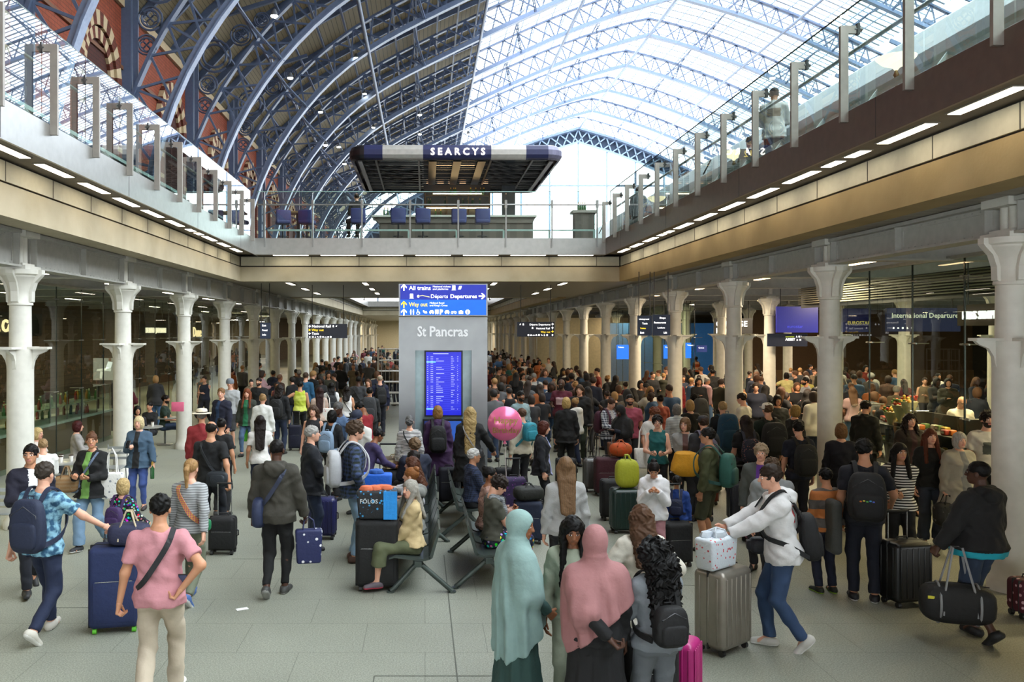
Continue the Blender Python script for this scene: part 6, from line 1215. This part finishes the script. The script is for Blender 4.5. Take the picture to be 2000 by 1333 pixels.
p = P_('bearded man with spectacles in white tee with a grey print', 1928, 795, 1.86, 165, 'a', ('curly', '#2a1e18'), ('tee', '#d6d3cc', None, '#4d5350', 'chest'), ('trousers', '#22242a'), beard=1, specs=1, lod=0, Y=12.7)
p = P_('heavy-set person with braided hair in black hooded top and denim shorts', 1915, 902, 1.78, 22, 'd', ('crop', '#17120f'), ('hoodie', '#141418', None, '#17a0b4', 'hem'), ('cropped', '#33496a'), ('#121214', '#2a2a2a'), 'sw', L_=(.42, .18, .82), R_='d', w=1.35, specs=1, head=(20, 0), lod=0, Y=8.35)
g = p['hand'][-1]; duffel('black and grey sports bag carried by the person in the black hooded top', (g.x+.12, g.y-.1, g.z-.72), (.66, .30, .38), '#141416', -18, .74, col2='#8d8f92')
sb_ = [o for o in C.objects if o.parent is None and o.name.startswith('duffel_bag')][-1]
for sx in (-.17, .17): MB().tube([(sx, .158*math.cos(q), .19+.198*math.sin(q)) for q in [2*PI*j/24 for j in range(24)]], .012, M('#8d8f92', .6), 6, closed=True).build('grey_band', sb_)
MB().rbox((-.22, -.128, .26), (.12, .012, .03), .004, M('#d8d23a', .6), 1).build('yellow_logo', sb_)
sc_at('dark red patterned bag at the right edge behind the person in black', 2014, 1205, (.40, .26, .36), '#6e1530', 0, pat=dict(pat='print', col2='#c9a0a8'))
P_('woman with brown bob in a navy jacket, back turned', 1643, 828, 1.66, -25, 'a', ('bob', '#8f6238'), ('long', '#171a2e'), ('trousers', '#17171d'), fem=1, w=1.12, lod=0)
P_('young man with spectacles in a dark jacket with grey stripe', 1690, 783, 1.78, -60, 'a', ('short', '#1c1512'), ('jacket', '#1d211f', None, '#3a3f58'), ('trousers', '#20242e'), specs=1, head=(-10, 0), lod=0)
p = P_('boy in navy tee with a big black backpack, back turned', 1560, 823, 1.70, 0, 'a', ('short', '#1c1512'), ('tee', '#1a2340'), ('trousers', '#161a2c'), lod=0); backpack('big black backpack on the boy in the navy tee', p, '#17181b', (.34, .19, .5))
p = P_('long-haired person in black tee with floral backpack', 1457, 812, 1.68, 0, 'a', ('long', '#30201c', .15), ('tee', '#17171b'), ('trousers', '#17171c'), fem=1, lod=0); backpack('dark floral print backpack on the long-haired person', p, '#1f2442', (.32, .18, .42), pat=dict(pat='print', col2='#c07a6a', sc_=2.2))
P_('person in grey jacket with purple collar and curly fair hair', 1487, 868, 1.62, 150, 'a', ('curly', '#a88e6c'), ('jacket', '#5f6460', None, '#5a2a86'), ('trousers', '#22242c'))
p = P_('man in dark green sweater and white cap with black rucksack', 1500, 788, 1.80, 0, 'a', ('short', '#6a4a30'), ('long', '#1d3a2c'), ('trousers', '#20222a'), hat=('cap', '#e6e2da')); backpack('large black rucksack on the man in dark green', p, '#15171a', (.42, .22, .56))
p = P_('backpacker with fair hair under a tall blue rucksack', 1412, 785, 1.72, 0, 'a', ('short', '#b89460'), ('long', '#26303c'), ('trousers', '#20242c')); backpack('tall blue trekking rucksack behind the boy in olive', p, '#175a86', (.40, .26, .74), zc=1.18)
P_('blond woman in a black blazer, back turned', 1106, 777, 1.70, -5, 'a', ('bob', '#cfa862'), ('jacket', '#15151a'), ('slim', '#15151a'), fem=1, lod=0)
P_('woman with short auburn hair in a navy jacket, facing right', 1058, 823, 1.60, -100, 'a', ('bob', '#6a2f20'), ('jacket', '#1b1e2c', None, '#8f96c4'), ('trousers', '#1c1c28'), fem=1, lod=0, head=(0, 8))
p = P_('person in a cream sweater behind the pink balloon', 1020, 798, 1.66, 30, 'a', ('short', '#6f4c34'), ('long', '#ddd2ba'), ('trousers', '#23232a')); backpack('turquoise bag on the back of the person in cream', p, '#1e9cb4', (.30, .18, .36), zc=1.32)
p = P_('woman in blue plaid shirt holding a tablet', 1190, 777, 1.66, -150, 'a', ('bun', '#5a3a28'), ('shirt', '#2c3a5c', dict(pat='plaid', sc_=2, col2='#c9ccd2'), '#b9b7b6'), ('trousers', '#2c2e38'), R_='f', L_='f', head=(0, 22), fem=1); backpack('maroon rucksack behind the woman in blue plaid', p, '#5c1338', (.34, .22, .52))
P_('woman in black headscarf and navy jacket looking at a phone', 1216, 790, 1.64, 120, 'd', None, ('hijab', '#131317', None, 1.18), ('dress', '#16213f'), R_='ph', L_='ph', head=(10, 28), fem=1)
P_('bearded man in pink tee behind the headscarf', 1230, 770, 1.78, 175, 'b', ('crop', '#241a14'), ('tee', '#c9506c'), ('trousers', '#2a2c34'), beard=1)
p = P_('bald bearded man with dark glasses in a maroon tee', 1097, 741, 1.86, 150, 'd', None, ('tee', '#7c1b3a', None, '#d8b8c0', 'chest'), ('trousers', '#1c1c22'), beard=1, specs=1, R_='f', w=1.12)
p = P_('long-haired man in a black hooded jacket with sunglasses on his head', 1132, 752, 1.82, 160, 'a', ('long', '#5a3f2a', .05), ('hoodie', '#15171b'), ('baggy', '#3c4a38'), w=1.05)
p = P_('grey-haired man in white tee checking his phone', 1043, 728, 1.78, 170, 'b', ('short', '#8c8a86'), ('tee', '#c9ccc8'), ('trousers', '#3a5a88'), R_='ph', L_='ph', head=(0, 30), w=1.15); backpack('navy backpack of the grey-haired man in white', p, '#2c4a6c', (.30, .18, .46))
P_('dark-haired woman in bright pink beside the pillar', 968, 762, 1.62, -60, 'b', ('pony', '#2a1a14'), ('tee', '#d02a72'), ('trousers', '#22222a'), fem=1)
p = P_('bearded man in pale jacket with dark bag near the balloon', 1016, 764, 1.76, -150, 'c', ('short', '#15100e'), ('shirt', '#8aa9ae'), ('trousers', '#2a2c34'), beard=1)
P_('boy with curly red hair in a white tee', 1274, 795, 1.66, -150, 'a', ('curly', '#8a4526'), ('tee', '#dcd9d4'), ('trousers', '#22242c'), head=(0, 20))
P_('woman in coral sweater with dark bun', 1290, 772, 1.64, 10, 'b', ('bun', '#2a1a15'), ('long', '#c8553c'), ('trousers', '#22242c'), fem=1)
P_('grey-haired woman in a white striped shirt, back turned', 1322, 790, 1.62, -10, 'a', ('bob', '#8f8a86'), ('shirt', '#d8dcdc', dict(pat='stripe', sc_=9, col2='#a9b3b8')), ('trousers', '#22242c'), fem=1)
P_('woman with blond highlights in black beside the white striped shirt', 1348, 782, 1.66, 5, 'a', ('bob', '#c69a5c'), ('long', '#1a1a1e'), ('trousers', '#1a1a20'), fem=1)
p = P_('hiker with a grey trekking rucksack taller than the head', 1356, 770, 1.70, 10, 'b', ('short', '#241a14'), ('long', '#4a1f52'), ('trousers', '#22242c')); backpack('tall grey trekking rucksack among the crowd', p, '#5b5d60', (.36, .26, .80), zc=1.28)
p = P_('man in a red hooded top with brown bag, back turned', 1319, 735, 1.80, 5, 'd', ('crop', '#120f0d'), ('hoodie', '#b01c22'), ('trousers', '#20222a')); strap('brown crossbody bag on the man in red', p, '#3c2a20', side=1, w=.03, bag=('#3c2a20', (.26, .12, .2), -.14))
P_('man in a black suit with arm out, back turned', 1392, 721, 1.80, -10, 'c', ('crop', '#120f0d'), ('jacket', '#101014'), ('trousers', '#101014'), R_='side', w=1.12)
P_('steward in an orange reflective vest', 1360, 697, 1.74, 20, 'd', ('short', '#120f0d'), ('tank', '#e0561e', dict(pat='stripe', sc_=1.0, col2='#d8a080')), ('trousers', '#17171c'))
P_('person in a pale yellow top leaning towards the barrier', 1536, 728, 1.66, -20, 'b', ('bob', '#1c1512'), ('tee', '#cfc67e'), ('trousers', '#1c1c20'), fem=1, w=1.15, L_='out')
P_('man in a light grey shirt beside the fourth right column', 1574, 737, 1.78, 90, 'b', ('short', '#1a1411'), ('shirt', '#9da3ad'), ('trousers', '#1c1d24'), beard=1)
P_('person in a black coat right before the large right column', 1592, 757, 1.80, 0, 'd', ('crop', '#120f0d'), ('coat', '#0f0f12'), ('trousers', '#101014'), w=1.2)
P_('man in a white tee with orange rucksack', 1452, 768, 1.76, 40, 'a', ('short', '#3a2618'), ('tee', '#d8d3c8'), ('trousers', '#2a2c34'), head=(0, 10))
P_('woman with blond hair by the dark green sweater', 1553, 792, 1.66, -70, 'a', ('bob', '#b08a4a'), ('long', '#2a2c30'), ('trousers', '#20222a'), fem=1)
P_('dark-haired youth facing out between the rucksacks', 1518, 772, 1.70, 175, 'b', ('bob', '#1c1512'), ('tee', '#3a3c40'), ('trousers', '#20222a'))
p = P_('person in dark cap with lilac rucksack', 1375, 813, 1.70, 0, 'a', ('short', '#4a3426'), ('long', '#3a3c44'), ('trousers', '#22242c'), hat=('cap', '#2c2c30')); backpack('lilac grey rucksack near the teal backpack', p, '#6e6684', (.30, .18, .46))
P_('older man with white shirt seen against the food shelves', 1876, 768, 1.76, 170, 'a', None, ('shirt', '#e6e0d6'), ('trousers', '#20222a'), head=(0, 25), Y=17.2)
# left middle
P_('fair-haired man in navy open jacket and dark shorts', 433, 756, 1.80, 150, 'a', ('short', '#9a6a3c'), ('jacket', '#1e2244', None, '#223a5c'), ('shorts', '#3c3c40'), head=(30, 0), pose='w', lod=0)
p = P_('man in grey beanie and grey sweatshirt with rucksack straps', 450, 740, 1.84, 165, 'a', ('short', '#6a4a30'), ('long', '#b3b5b8'), ('shorts', '#45474c'), hat=('beanie', '#6f757c'), head=(15, 0))
P_('red-haired woman in a dark coat over a green top', 483, 758, 1.68, 175, 'a', ('long', '#9a4a26', .25, 1), ('jacket', '#3f4436', None, '#1d6a44'), ('slim', '#52729c'), fem=1, pose='w')
P_('man with shaved head in a black jacket behind the red-haired woman', 506, 738, 1.78, 165, 'b', ('crop', '#2a1e18'), ('jacket', '#1a1a1c'), ('trousers', '#20222a'), beard=1)
p = P_('dark-haired person in black with a black rucksack', 546, 752, 1.74, -10, 'a', ('wavy', '#2a1c16', .02), ('long', '#17191e'), ('trousers', '#26365c')); backpack('black rucksack on the dark-haired person in black', p, '#16181b', (.34, .19, .48))
P_('man in a steel-blue sweater, back turned', 597, 728, 1.82, -15, 'a', ('short', '#5a4636'), ('long', '#1f6a9c'), ('trousers', '#2a2c34'))
p = P_('woman with long reddish-brown hair and a white patterned tote', 624, 757, 1.66, 10, 'a', ('long', '#3f1c18', .38), ('tee', '#d9b9a6'), ('trousers', '#2a2c38'), fem=1); tote('white tote bag with red squares on the long-haired woman', p['world']((.20, -.08, .86)), (.30, .10, .32), '#e9e4de', 0, .36, pat=dict(pat='print', col2='#c8323a', sc_=1.4))
p = P_('woman with long black hair in a white jacket and dark rucksack', 647, 748, 1.66, 10, 'b', ('long', '#171210', .3), ('long', '#dfe0e0'), ('trousers', '#20222a'), fem=1); backpack('dark rucksack on the woman with long black hair', p, '#25282e', (.32, .18, .46))
p = P_('woman in white sleeveless top with a thin black strap', 677, 755, 1.64, 5, 'b', ('long', '#241812', .12), ('tank', '#e4e2df'), ('trousers', '#16161a'), fem=1); strap('thin black strap across the white sleeveless top', p, '#151518', side=-1, w=.02, bag=('#151518', (.2, .08, .14), -.1))
p = P_('dark-skinned man in a grey tee with a cross strap', 700, 735, 1.80, -10, 'd', ('crop', '#120f0d'), ('tee', '#45474c'), ('trousers', '#22242c')); strap('black cross strap on the man in the grey tee', p, '#151518', side=-1, w=.03)
p = P_('traveller hidden under a large grey rucksack', 722, 757, 1.70, 0, 'b', ('short', '#1a1411'), ('long', '#2c2e32'), ('shorts', '#2c2e32')); backpack('large dark grey rucksack left of the bald man in navy', p, '#3c3e43', (.40, .26, .66), zc=1.2)
p = P_('bald man in navy work clothes with a black backpack, left of the pillar', 742, 733, 1.80, 10, 'a', ('balding', '#b9a890'), ('long', '#1c2450'), ('trousers', '#1c2238'), lod=0); backpack('black backpack on the bald man in navy', p, '#15161a', (.32, .2, .5))
P_('grey-haired man in a light blue shirt near the cap wearer', 663, 785, 1.76, 140, 'd', ('short', '#6d6b68'), ('shirt', '#5f7fae'), ('trousers', '#26283a'), head=(10, 10))
# cafe guests, seated
def cafe(label, px_, py_, h, a, *r, **k): return P_(label, px_, py_, h, a, *r, pose='sit', R_='f', L_='lap', dz=0, **k)
cafe('seated woman in black looking out of the cafe, dark hair', 268, 796, 1.66, -150, 'b', ('bob', '#17120f'), ('long', '#1d1a28', None, '#d0d0d4'), ('trousers', '#20222a'), fem=1, Y=20.6)
cafe('seated woman in black with hand at her mouth', 293, 795, 1.66, 170, 'b', ('bun', '#1c1410'), ('long', '#15151a'), ('trousers', '#20222a'), fem=1, Y=21.8)
cafe('seated man in a green tee reading at the cafe table', 322, 772, 1.80, -85, 'b', ('short', '#2a1c15'), ('tee', '#2c4a3c'), ('trousers', '#35507a'), beard=1)
cafe('woman with red hair on the phone at the near cafe table', 150, 823, 1.64, -60, 'a', ('bob', '#5c1c1c'), ('long', '#a7a29c'), ('trousers', '#2a2c34'), fem=1)
cafe('blond woman sitting at the left cafe table', 72, 836, 1.64, -100, 'a', ('bob', '#d9b878'), ('tee', '#d8c8bc'), ('trousers', '#3a3c44'), fem=1)
cafe('fair-haired person in a white shirt behind the young man in navy', 84, 858, 1.62, 30, 'a', ('short', '#b08a5c'), ('long', '#e6e4e0'), ('trousers', '#3a3c44'), w=1.15)
MB().rbox((0, 0, 0), (.32, .02, .24), .006, M('#e0688c', .7), 1).build('pink_folder', None, at(347, 795, 21.5)); tag(C.objects['pink_folder'], 'pink folder held up beside the man in the green tee', 'folder')
# upper deck people
P_('waiter in a waistcoat and white shirt on the right deck', 1512, 172, 1.78, -25, 'b', ('short', '#1c1512'), ('shirt', '#d9d7d2', None, '#8a7a68', 'back'), ('trousers', '#26304a'), R_='f', L_='f', Y=15.6, floor=zU)
P_('seated guest in a pale shirt on the right deck', 1466, 266, 1.72, 10, 'a', ('short', '#4a3022'), ('shirt', '#cfc4b4'), ('trousers', '#2a2c34'), pose='sit', R_='lap', L_='lap', Y=17.4, floor=zU)
P_('man in a dark striped shirt at the far end of the right deck', 1247, 375, 1.76, 0, 'b', ('crop', '#4a3a30'), ('shirt', '#3f4a58', dict(pat='vstripe', sc_=8, col2='#c9ccd2')), ('trousers', '#22242c'), Y=26, floor=zU)
P_('man in a dark jacket sitting at the bar', 697, 394, 1.78, 20, 'a', ('balding', '#3a2a20'), ('jacket', '#14161c'), ('trousers', '#17181d'), pose='sit', R_='f', L_='lap', Y=26.6, floor=zU, dz=.30)
P_('grey-haired guest beyond the podium on the deck', 1152, 437, 1.60, 40, 'a', ('short', '#8a8a88'), ('shirt', '#c9cdd2'), ('trousers', '#2a2c34'), pose='sit', R_='lap', L_='lap', Y=28, floor=zU)
# ---------------- luggage among the people ----------------
sc_at('tall black upright suitcase at the knees of the woman in yellow', 737, 1150, (.50, .32, .78), '#121214', 0)
g = ground(737, 1150); tote('black and blue printed shopping bag on the tall black suitcase', (g.x+.0, g.y, .84), (.46, .24, .34), '#15171c', 0, .0, pat=dict(pat='print', col2='#3a9ad8', sc_=1.3), fill='#d8704a', name='shopping_bag')
MB().box((0, 0, 0), (.16, .012, .33), M('#1f8fe0', .5, bump=.3)).build('blue_bag_side', [o for o in C.objects if o.name == 'shopping_bag'][0], (.08, -.14, .01))
g = ground(735, 1075); sc_at('dark suitcase behind the tall black one, under the blue bag', 728, 1075, (.48, .3, .62), '#1a1c22', 0, 1.0)
t = tote('bright blue supermarket bag with a yellow round logo', (g.x, g.y, .70), (.42, .2, .38), '#1d62cc', 0, .06, name='shopping_bag', fill='#2c5aa8'); MB().lathe([(.055, 0), (.055, .004)], M('#f2c21c'), n=16).build('round_logo', t).matrix_local = Matrix.Translation((0, -.118, .16)) @ Matrix.Rotation(PI/2, 4, 'X')
text('LIDL', t, (-.032, -.125, .148), .036, M('#1d3fa8'), bold=.002, ext=.001); text('FÖLOS', [o for o in C.objects if o.name == 'shopping_bag'][0], (-.2, -.135, .2), .07, M('#cfd6da'), bold=.001, ext=.001)
sc_at('purple-blue ribbed hard suitcase beside the young man in plaid', 630, 1052, (.40, .26, .56), '#2b2e74', 0, .95, hard=True)
g = ground(600, 950); t = empty('luggage_trolley', (ground(770, 985).x, ground(770, 985).y, 0), 0, 'steel luggage trolley piled with bags beside the seated group', 'trolley'); b = MB()
for sx in (-1, 1): b.tube([(sx*.28, -.45, .15), (sx*.28, .45, .15), (sx*.28, .5, 1.0)], .016, CHR, 6)
b.tube([(-.28, .5, 1.0), (.28, .5, 1.0)], .02, BK, 6); [b.tube([(-.28, y, .15), (.28, y, .15)], .01, CHR, 6) for y in (-.4, -.2, 0, .2, .4)]; b.build('frame', t)
for sx in (-.25, .25):
    for y in (-.35, .4): MB().tube([(sx-.02, y, .07), (sx+.02, y, .07)], .07, M('#222222'), 12).build('wheel', t)
g = ground(770, 985)
for z, s_, c, lb in ((.17, (.50, .7, .24), '#15161a', 'black soft case lying lowest on the luggage trolley'), (.41, (.48, .6, .22), '#1c1d24', 'dark case in the middle of the luggage trolley')): duffel(lb, (g.x, g.y, z), s_, c, 0, s_[2]+.03, e=.35)
tote('beige printed canvas bag lying on top of the luggage trolley', (g.x+.05, g.y, .64), (.5, .3, .2), '#d0bd96', 18, .05, pat=dict(pat='stripe', sc_=2.4, col2='#5a4a36'), name='canvas_bag')
for i, (px_, py_, sz, col, rz, hz, hard, lb) in enumerate((
    (1185, 968, (.46, .3, .66), '#5a1024', 0, 1.1, 0, 'wine red soft suitcase with extended handle by the plaid woman'),
    (1157, 960, (.34, .26, .58), '#6f6d6a', 0, 0, 1, 'grey hard suitcase partly behind the wine red one'),
    (1222, 1040, (.46, .32, .62), '#1a4038', 0, 0, 1, 'dark green ribbed hard suitcase in front of the yellow bag'),
    (1198, 1015, (.42, .3, .60), '#16171b', 0, 0, 0, 'black soft suitcase beside the dark green one'),
    (1032, 1060, (.42, .28, .56), '#1b2b52', -8, 0, 0, 'navy soft suitcase right of the leopard print woman'),
    (1003, 1010, (.42, .28, .60), '#3a1f60', 0, .95, 0, 'purple galaxy-print suitcase with extended handle'),
    (1320, 1105, (.38, .26, .52), '#17181c', 10, 1.05, 0, 'black cabin suitcase under the small boy'),
    (1450, 1022, (.44, .28, .60), '#20243c', 0, .9, 1, 'glossy navy hard suitcase behind the teal backpack boy'),
    (1467, 1060, (.20, .24, .62), '#b02a60', 0, 0, 1, 'narrow magenta suitcase behind the boy in grey'),
    (985, 968, (.36, .26, .46), '#1d1d22', 0, 1.05, 0, 'small black case that anchors the pink balloon'),
    (1245, 905, (.36, .26, .56), '#8a8680', 0, 1.1, 1, 'pale hard suitcase among the travellers by the teal top'),
    (1205, 880, (.40, .28, .60), '#8f9ba6', 0, 0, 1, 'speckled blue-grey hard suitcase before the plaid woman'),
    (876, 985, (.34, .24, .60), '#23263a', 0, 0, 0, 'dark slim suitcase at the foot of the information pillar'),
    (577, 880, (.34, .24, .60), '#22264a', 0, 1.0, 0, 'navy suitcase beside the yellow-vested steward'),
    (1105, 950, (.40, .26, .5), '#1a1a1e', 0, 0, 0, 'black case at the feet of the blond woman in the blazer'),
    (1378, 985, (.40, .28, .58), '#8a2c16', 0, 0, 0, 'rust orange bag on wheels behind the olive boy'))):
    sc_at(lb, px_, py_, sz, col, rz, hz, hard=bool(hard), pat=dict(pat='print', col2='#7a2a8a', sc_=1.5) if 'galaxy' in lb else None)
g = ground(1222, 1040); q_ = (g.x+.02, g.y, .68); t = duffel('bright yellow-green soft backpack lying on the dark green suitcase', q_, (.36, .24, .44), '#c9cf1e', 0, .5, name='backpack_on_case', cat='backpack', e=.6)
g = ground(1185, 968); duffel('orange plastic bag on top of the wine red suitcase', (g.x+.25, g.y-.05, .74), (.42, .3, .26), '#e0621a', 0, .3, name='plastic_bag', e=.8, pat=dict(pat='tie', col2='#c24a12', sc_=1))
g = ground(1032, 1060); duffel('olive black day bag lying on the navy suitcase', (g.x, g.y, .62), (.44, .28, .2), '#2a2c28', 10, .24)
g = ground(1105, 1045); duffel('black quilted bag beside the woman in grey knit', (1.62, 9.3, .55), (.4, .3, .3), '#17181c', 0, .36); MB().rbox((1.62, 9.3, .28), (.42, .34, .52), .03, M('#b9b7b0', .6), 2).build('pale_box'); tag(C.objects['pale_box'], 'pale square box under the black quilted bag', 'box')
tote('brown leather handbag hanging before the navy headscarf woman', at(1207, 892, 16.4), (.4, .14, .28), '#7a4526', 0, .2, name='handbag')
# balloon
g = at(986, 828, 12.6); t = empty('foil_balloon', g, 0, 'round pink foil balloon with gold birthday lettering', 'balloon')
MB().sell((0, 0, 0), (.52, .30, .52), M('#e8709c', .18, .25), 1, 32).build('balloon_skin', t); MB().lathe([(.03, -.30), (.012, -.26), (.02, -.25)], M('#e8709c', .3), n=8).build('neck', t)
MB().tube([(0, 0, -.28), (.02, 0, -.8), (0, .1, -1.0)], .004, M('#d8c8c8'), 4).build('ribbon', t)
GO = M('#a88a4a', .3, .6); text('Happy', t, (.0, -.155, .02), .14, GO, rot=(PI/2-.15, 0, 0), align='CENTER', bold=.001, ext=.004); text('Birthday', t, (0, -.152, -.12), .12, GO, rot=(PI/2+.2, 0, 0), align='CENTER', bold=.001, ext=.004)
# bicycle among the crowd
g = ground(1155, 905); t = empty('bicycle', (g.x, g.y, 0), R(70), 'dark bicycle standing behind the blond woman in the blazer', 'bicycle')
for x in (-.5, .5): w_ = MB().tube([(x+.33*math.cos(q), 0, .34+.33*math.sin(q)) for q in [2*PI*j/20 for j in range(20)]], .016, BK, 6, closed=True); [w_.tube([(x, 0, .34), (x+.32*math.cos(q), 0, .34+.32*math.sin(q))], .002, CHR, 3) for q in [2*PI*j/12 for j in range(12)]]; w_.build('wheel', t)
b = MB(); [b.tube(p, .016, BK, 6) for p in (((-.5, 0, .34), (-.15, 0, .85)), ((-.15, 0, .8), (.4, 0, .85)), ((-.05, 0, .3), (.4, 0, .8)), ((-.05, 0, .3), (-.15, 0, .85)), ((.5, 0, .34), (.38, 0, 1.0)), ((-.5, 0, .34), (-.05, 0, .3)))]; b.build('frame', t)
MB().tube([(.36, -.25, 1.02), (.38, 0, 1.02), (.36, .25, 1.02)], .014, BK, 6).build('handlebar', t); MB().rbox((-.17, 0, .9), (.24, .13, .05), .02, BK, 1).build('saddle', t)
# ---------------- the crowd further in ----------------
tmpl = []; DUMP = dict(lod=2, Y=30)
hs_ = ['short', 'bob', 'long', 'bun', 'crop', 'wavy', 'curly']
for i in range(10):
    hsx = hs_[i % 7]; p = person('w', 400+20*i, 700, (1.78, 1.66, 1.7, 1.62, 1.82, 1.68, 1.74, 1.6, 1.76, 1.7)[i], 0, 'a', (hsx, '#000000') if hsx != 'long' else (hsx, '#000000', .2), (('long', 'tee', 'jacket', 'hoodie', 'tee', 'long', 'shirt', 'tank', 'jacket', 'tee')[i], '#010101'), ('trousers', '#020202'), pose=('s', 'w', 's', 'sx', 'w2', 's', 's', 'w', 's', 'sx')[i], R_=('d', 'f', 'ph', 'd', 'wk1', 'f', 'd', 'd', 'ph', 'hip')[i], L_=('f', 'd', 'd', 'd', 'wk2', 'f', 'd', 'x', 'd', 'd')[i], lod=2, fem=int(hsx in ('bob', 'long', 'bun', 'wavy')), w=(1, 1.05, 1, 1.1, 1, 1, 1.15, 1, 1.1, 1)[i], Y=30, beard=None)
    tmpl.append(p['root'])
TOPC = [('#1b1d26', 'black'), ('#26304f', 'navy'), ('#3b3d42', 'charcoal'), ('#6d6f72', 'grey'), ('#d9d6cf', 'white'), ('#7a1f2c', 'maroon'), ('#b0362c', 'red'), ('#3f6a9c', 'blue'), ('#4a4a38', 'olive'), ('#8a7458', 'tan'), ('#c8682e', 'orange'), ('#2f7a74', 'teal'), ('#5a3a28', 'brown'), ('#c79aa4', 'pale pink'), ('#a8a03c', 'mustard')]
WT = [14, 9, 8, 5, 7, 4, 3, 5, 4, 4, 2, 2, 4, 2, 1]
HC = [('#17120f', 'black'), ('#2e2019', 'dark brown'), ('#5a3c28', 'brown'), ('#a07a4c', 'fair'), ('#8f8c88', 'grey')]; SKN = ['a', 'a', 'a', 'b', 'b', 'c', 'd']
occ = [(o.location.x, o.location.y) for o in C.objects if o.name.startswith('person') and o not in tmpl]+[(x_, y_) for x_, ys_ in ((-6.34, YL), (6.96, YR), (11.43, [23.4+4.47*k for k in range(8)]), (15.9, [23.4+4.47*k for k in range(6)])) for y_ in ys_]
occ += [(.36, 16.3), (1.2, 16.3), (-.3, 16.3), (-1.2, 31), (-1.6, 31), (-.8, 31)]
cr = random.Random(21); used = {}
occ += [(ground(1155, 905).x, ground(1155, 905).y)]*1+[(8.6+.0, 13), (13.2, 16), (13.2, 18.5)]
ZONES = [('in the left aisle middle', -5.6, -1.0, 25.5, 44, 46, .6), ('deep in the left aisle', -5.4, -.6, 44, 80, 46, .7), ('packed right of the pillar', 1.6, 6.2, 19.0, 34, 72, .58), ('deep in the right aisle', 1.2, 6.3, 34, 78, 80, .65),
         ('between the right columns', 7.6, 10.9, 18.0, 32.3, 42, .6), ('inside the departures hall', 12.0, 17.5, 19.5, 38, 50, .62), ('by the left shop windows', -8.6, -6.9, 24, 40, 10, .7)]
plan = []
for zn, x0, x1, y0, y1, n, gap in ZONES:
    for _ in range(n):
        for _t in range(60):
            x = cr.uniform(x0, x1); y = y0+(y1-y0)*cr.random()**1.25
            if all((x-a)**2+(y-b_)**2 > gap*gap for a, b_ in occ): occ.append((x, y)); plan.append((y, x, zn)); break
plan.sort(); named = sum(1 for o in C.objects if o.name.startswith('person'))-len(tmpl); keep = 300-named
mass = dict(v=[], f=[], m=[], n=0, mats=[])
for k_, (y, x, zn) in enumerate(plan):
    tr_ = cr.choice(tmpl); (tc, tn_) = cr.choices(TOPC, WT)[0]; (hc_, hn) = cr.choices(HC, [5, 5, 4, 2, 2])[0]; skc = cr.choice(SKN); bc = cr.choice(('#1b1d26', '#26304a', '#3a4a66', '#2a2a2e', '#7a7264', '#4f6f98'))
    fa = cr.choice((0, 0, 0, 180, 180, 90, -90, 30, -40)) if x < 6.5 else cr.choice((-60, -30, 0, -90, 180, 60)); rz = R(fa+cr.uniform(-25, 25)); s_ = tr_.scale[0]*cr.uniform(.94, 1.05)
    def cm(nm, si):
        if nm == 'body': return M(SK[skc], .5, spec=.35)
        if nm == 'hair': return M(hc_, .75)
        if nm == 'trousers': return M(bc, .85)
        return M('#1d1d20', .6) if nm == 'shoe' else M(cl(tc), .85)
    if k_ < keep:
        o = tr_.copy(); C.objects.link(o)
        for ch in tr_.children:
            c = ch.copy(); C.objects.link(c); c.parent = o
            for si, sl in enumerate(c.material_slots):
                if ch.name.startswith('body') and si: continue
                m = cm(ch.name.split('.')[0], si); sl.link = 'OBJECT'; sl.material = m
        o.location = (x, y, 0); o.rotation_euler.z = rz; o.scale = (s_,)*3
        vw = 'facing the camera' if abs(fa) > 120 else 'back turned' if abs(fa) < 45 else 'side on'
        o['label'] = 'person in a %s top, %s hair, %s, %s' % (tn_, hn, vw, zn); o['category'] = 'person'; o['group'] = '%s tops, %s hair, %s, %s' % (tn_, hn, vw, zn)
    else:
        for ch in tr_.children:
            me = ch.data; n_ = len(me.vertices); v = np.empty(n_*3, dtype=np.float32); me.vertices.foreach_get('co', v); v = v.reshape(-1, 3)*s_
            ca, sa = math.cos(rz), math.sin(rz); v = np.c_[v[:, 0]*ca-v[:, 1]*sa+x, v[:, 0]*sa+v[:, 1]*ca+y, v[:, 2]]
            li = np.empty(len(me.loops), dtype=np.int32); me.loops.foreach_get('vertex_index', li)
            m = cm(ch.name.split('.')[0], 0)
            if m not in mass['mats']: mass['mats'].append(m)
            mass['v'].append(v); mass['f'].append(li.reshape(-1, 4)+mass['n']); mass['m'].append(np.full(len(li)//4, mass['mats'].index(m))); mass['n'] += n_
if mass['v']:
    o = meshobj('crowd', [(np.concatenate(mass['v']), np.concatenate(mass['f']), np.concatenate(mass['m']))], mass['mats'], None)
    tag(o, 'dense mass of far travellers deep in both aisles under the low ceiling', 'crowd', kind='stuff')
for t in tmpl:
    for ch in list(t.children): bpy.data.objects.remove(ch)
    bpy.data.objects.remove(t)
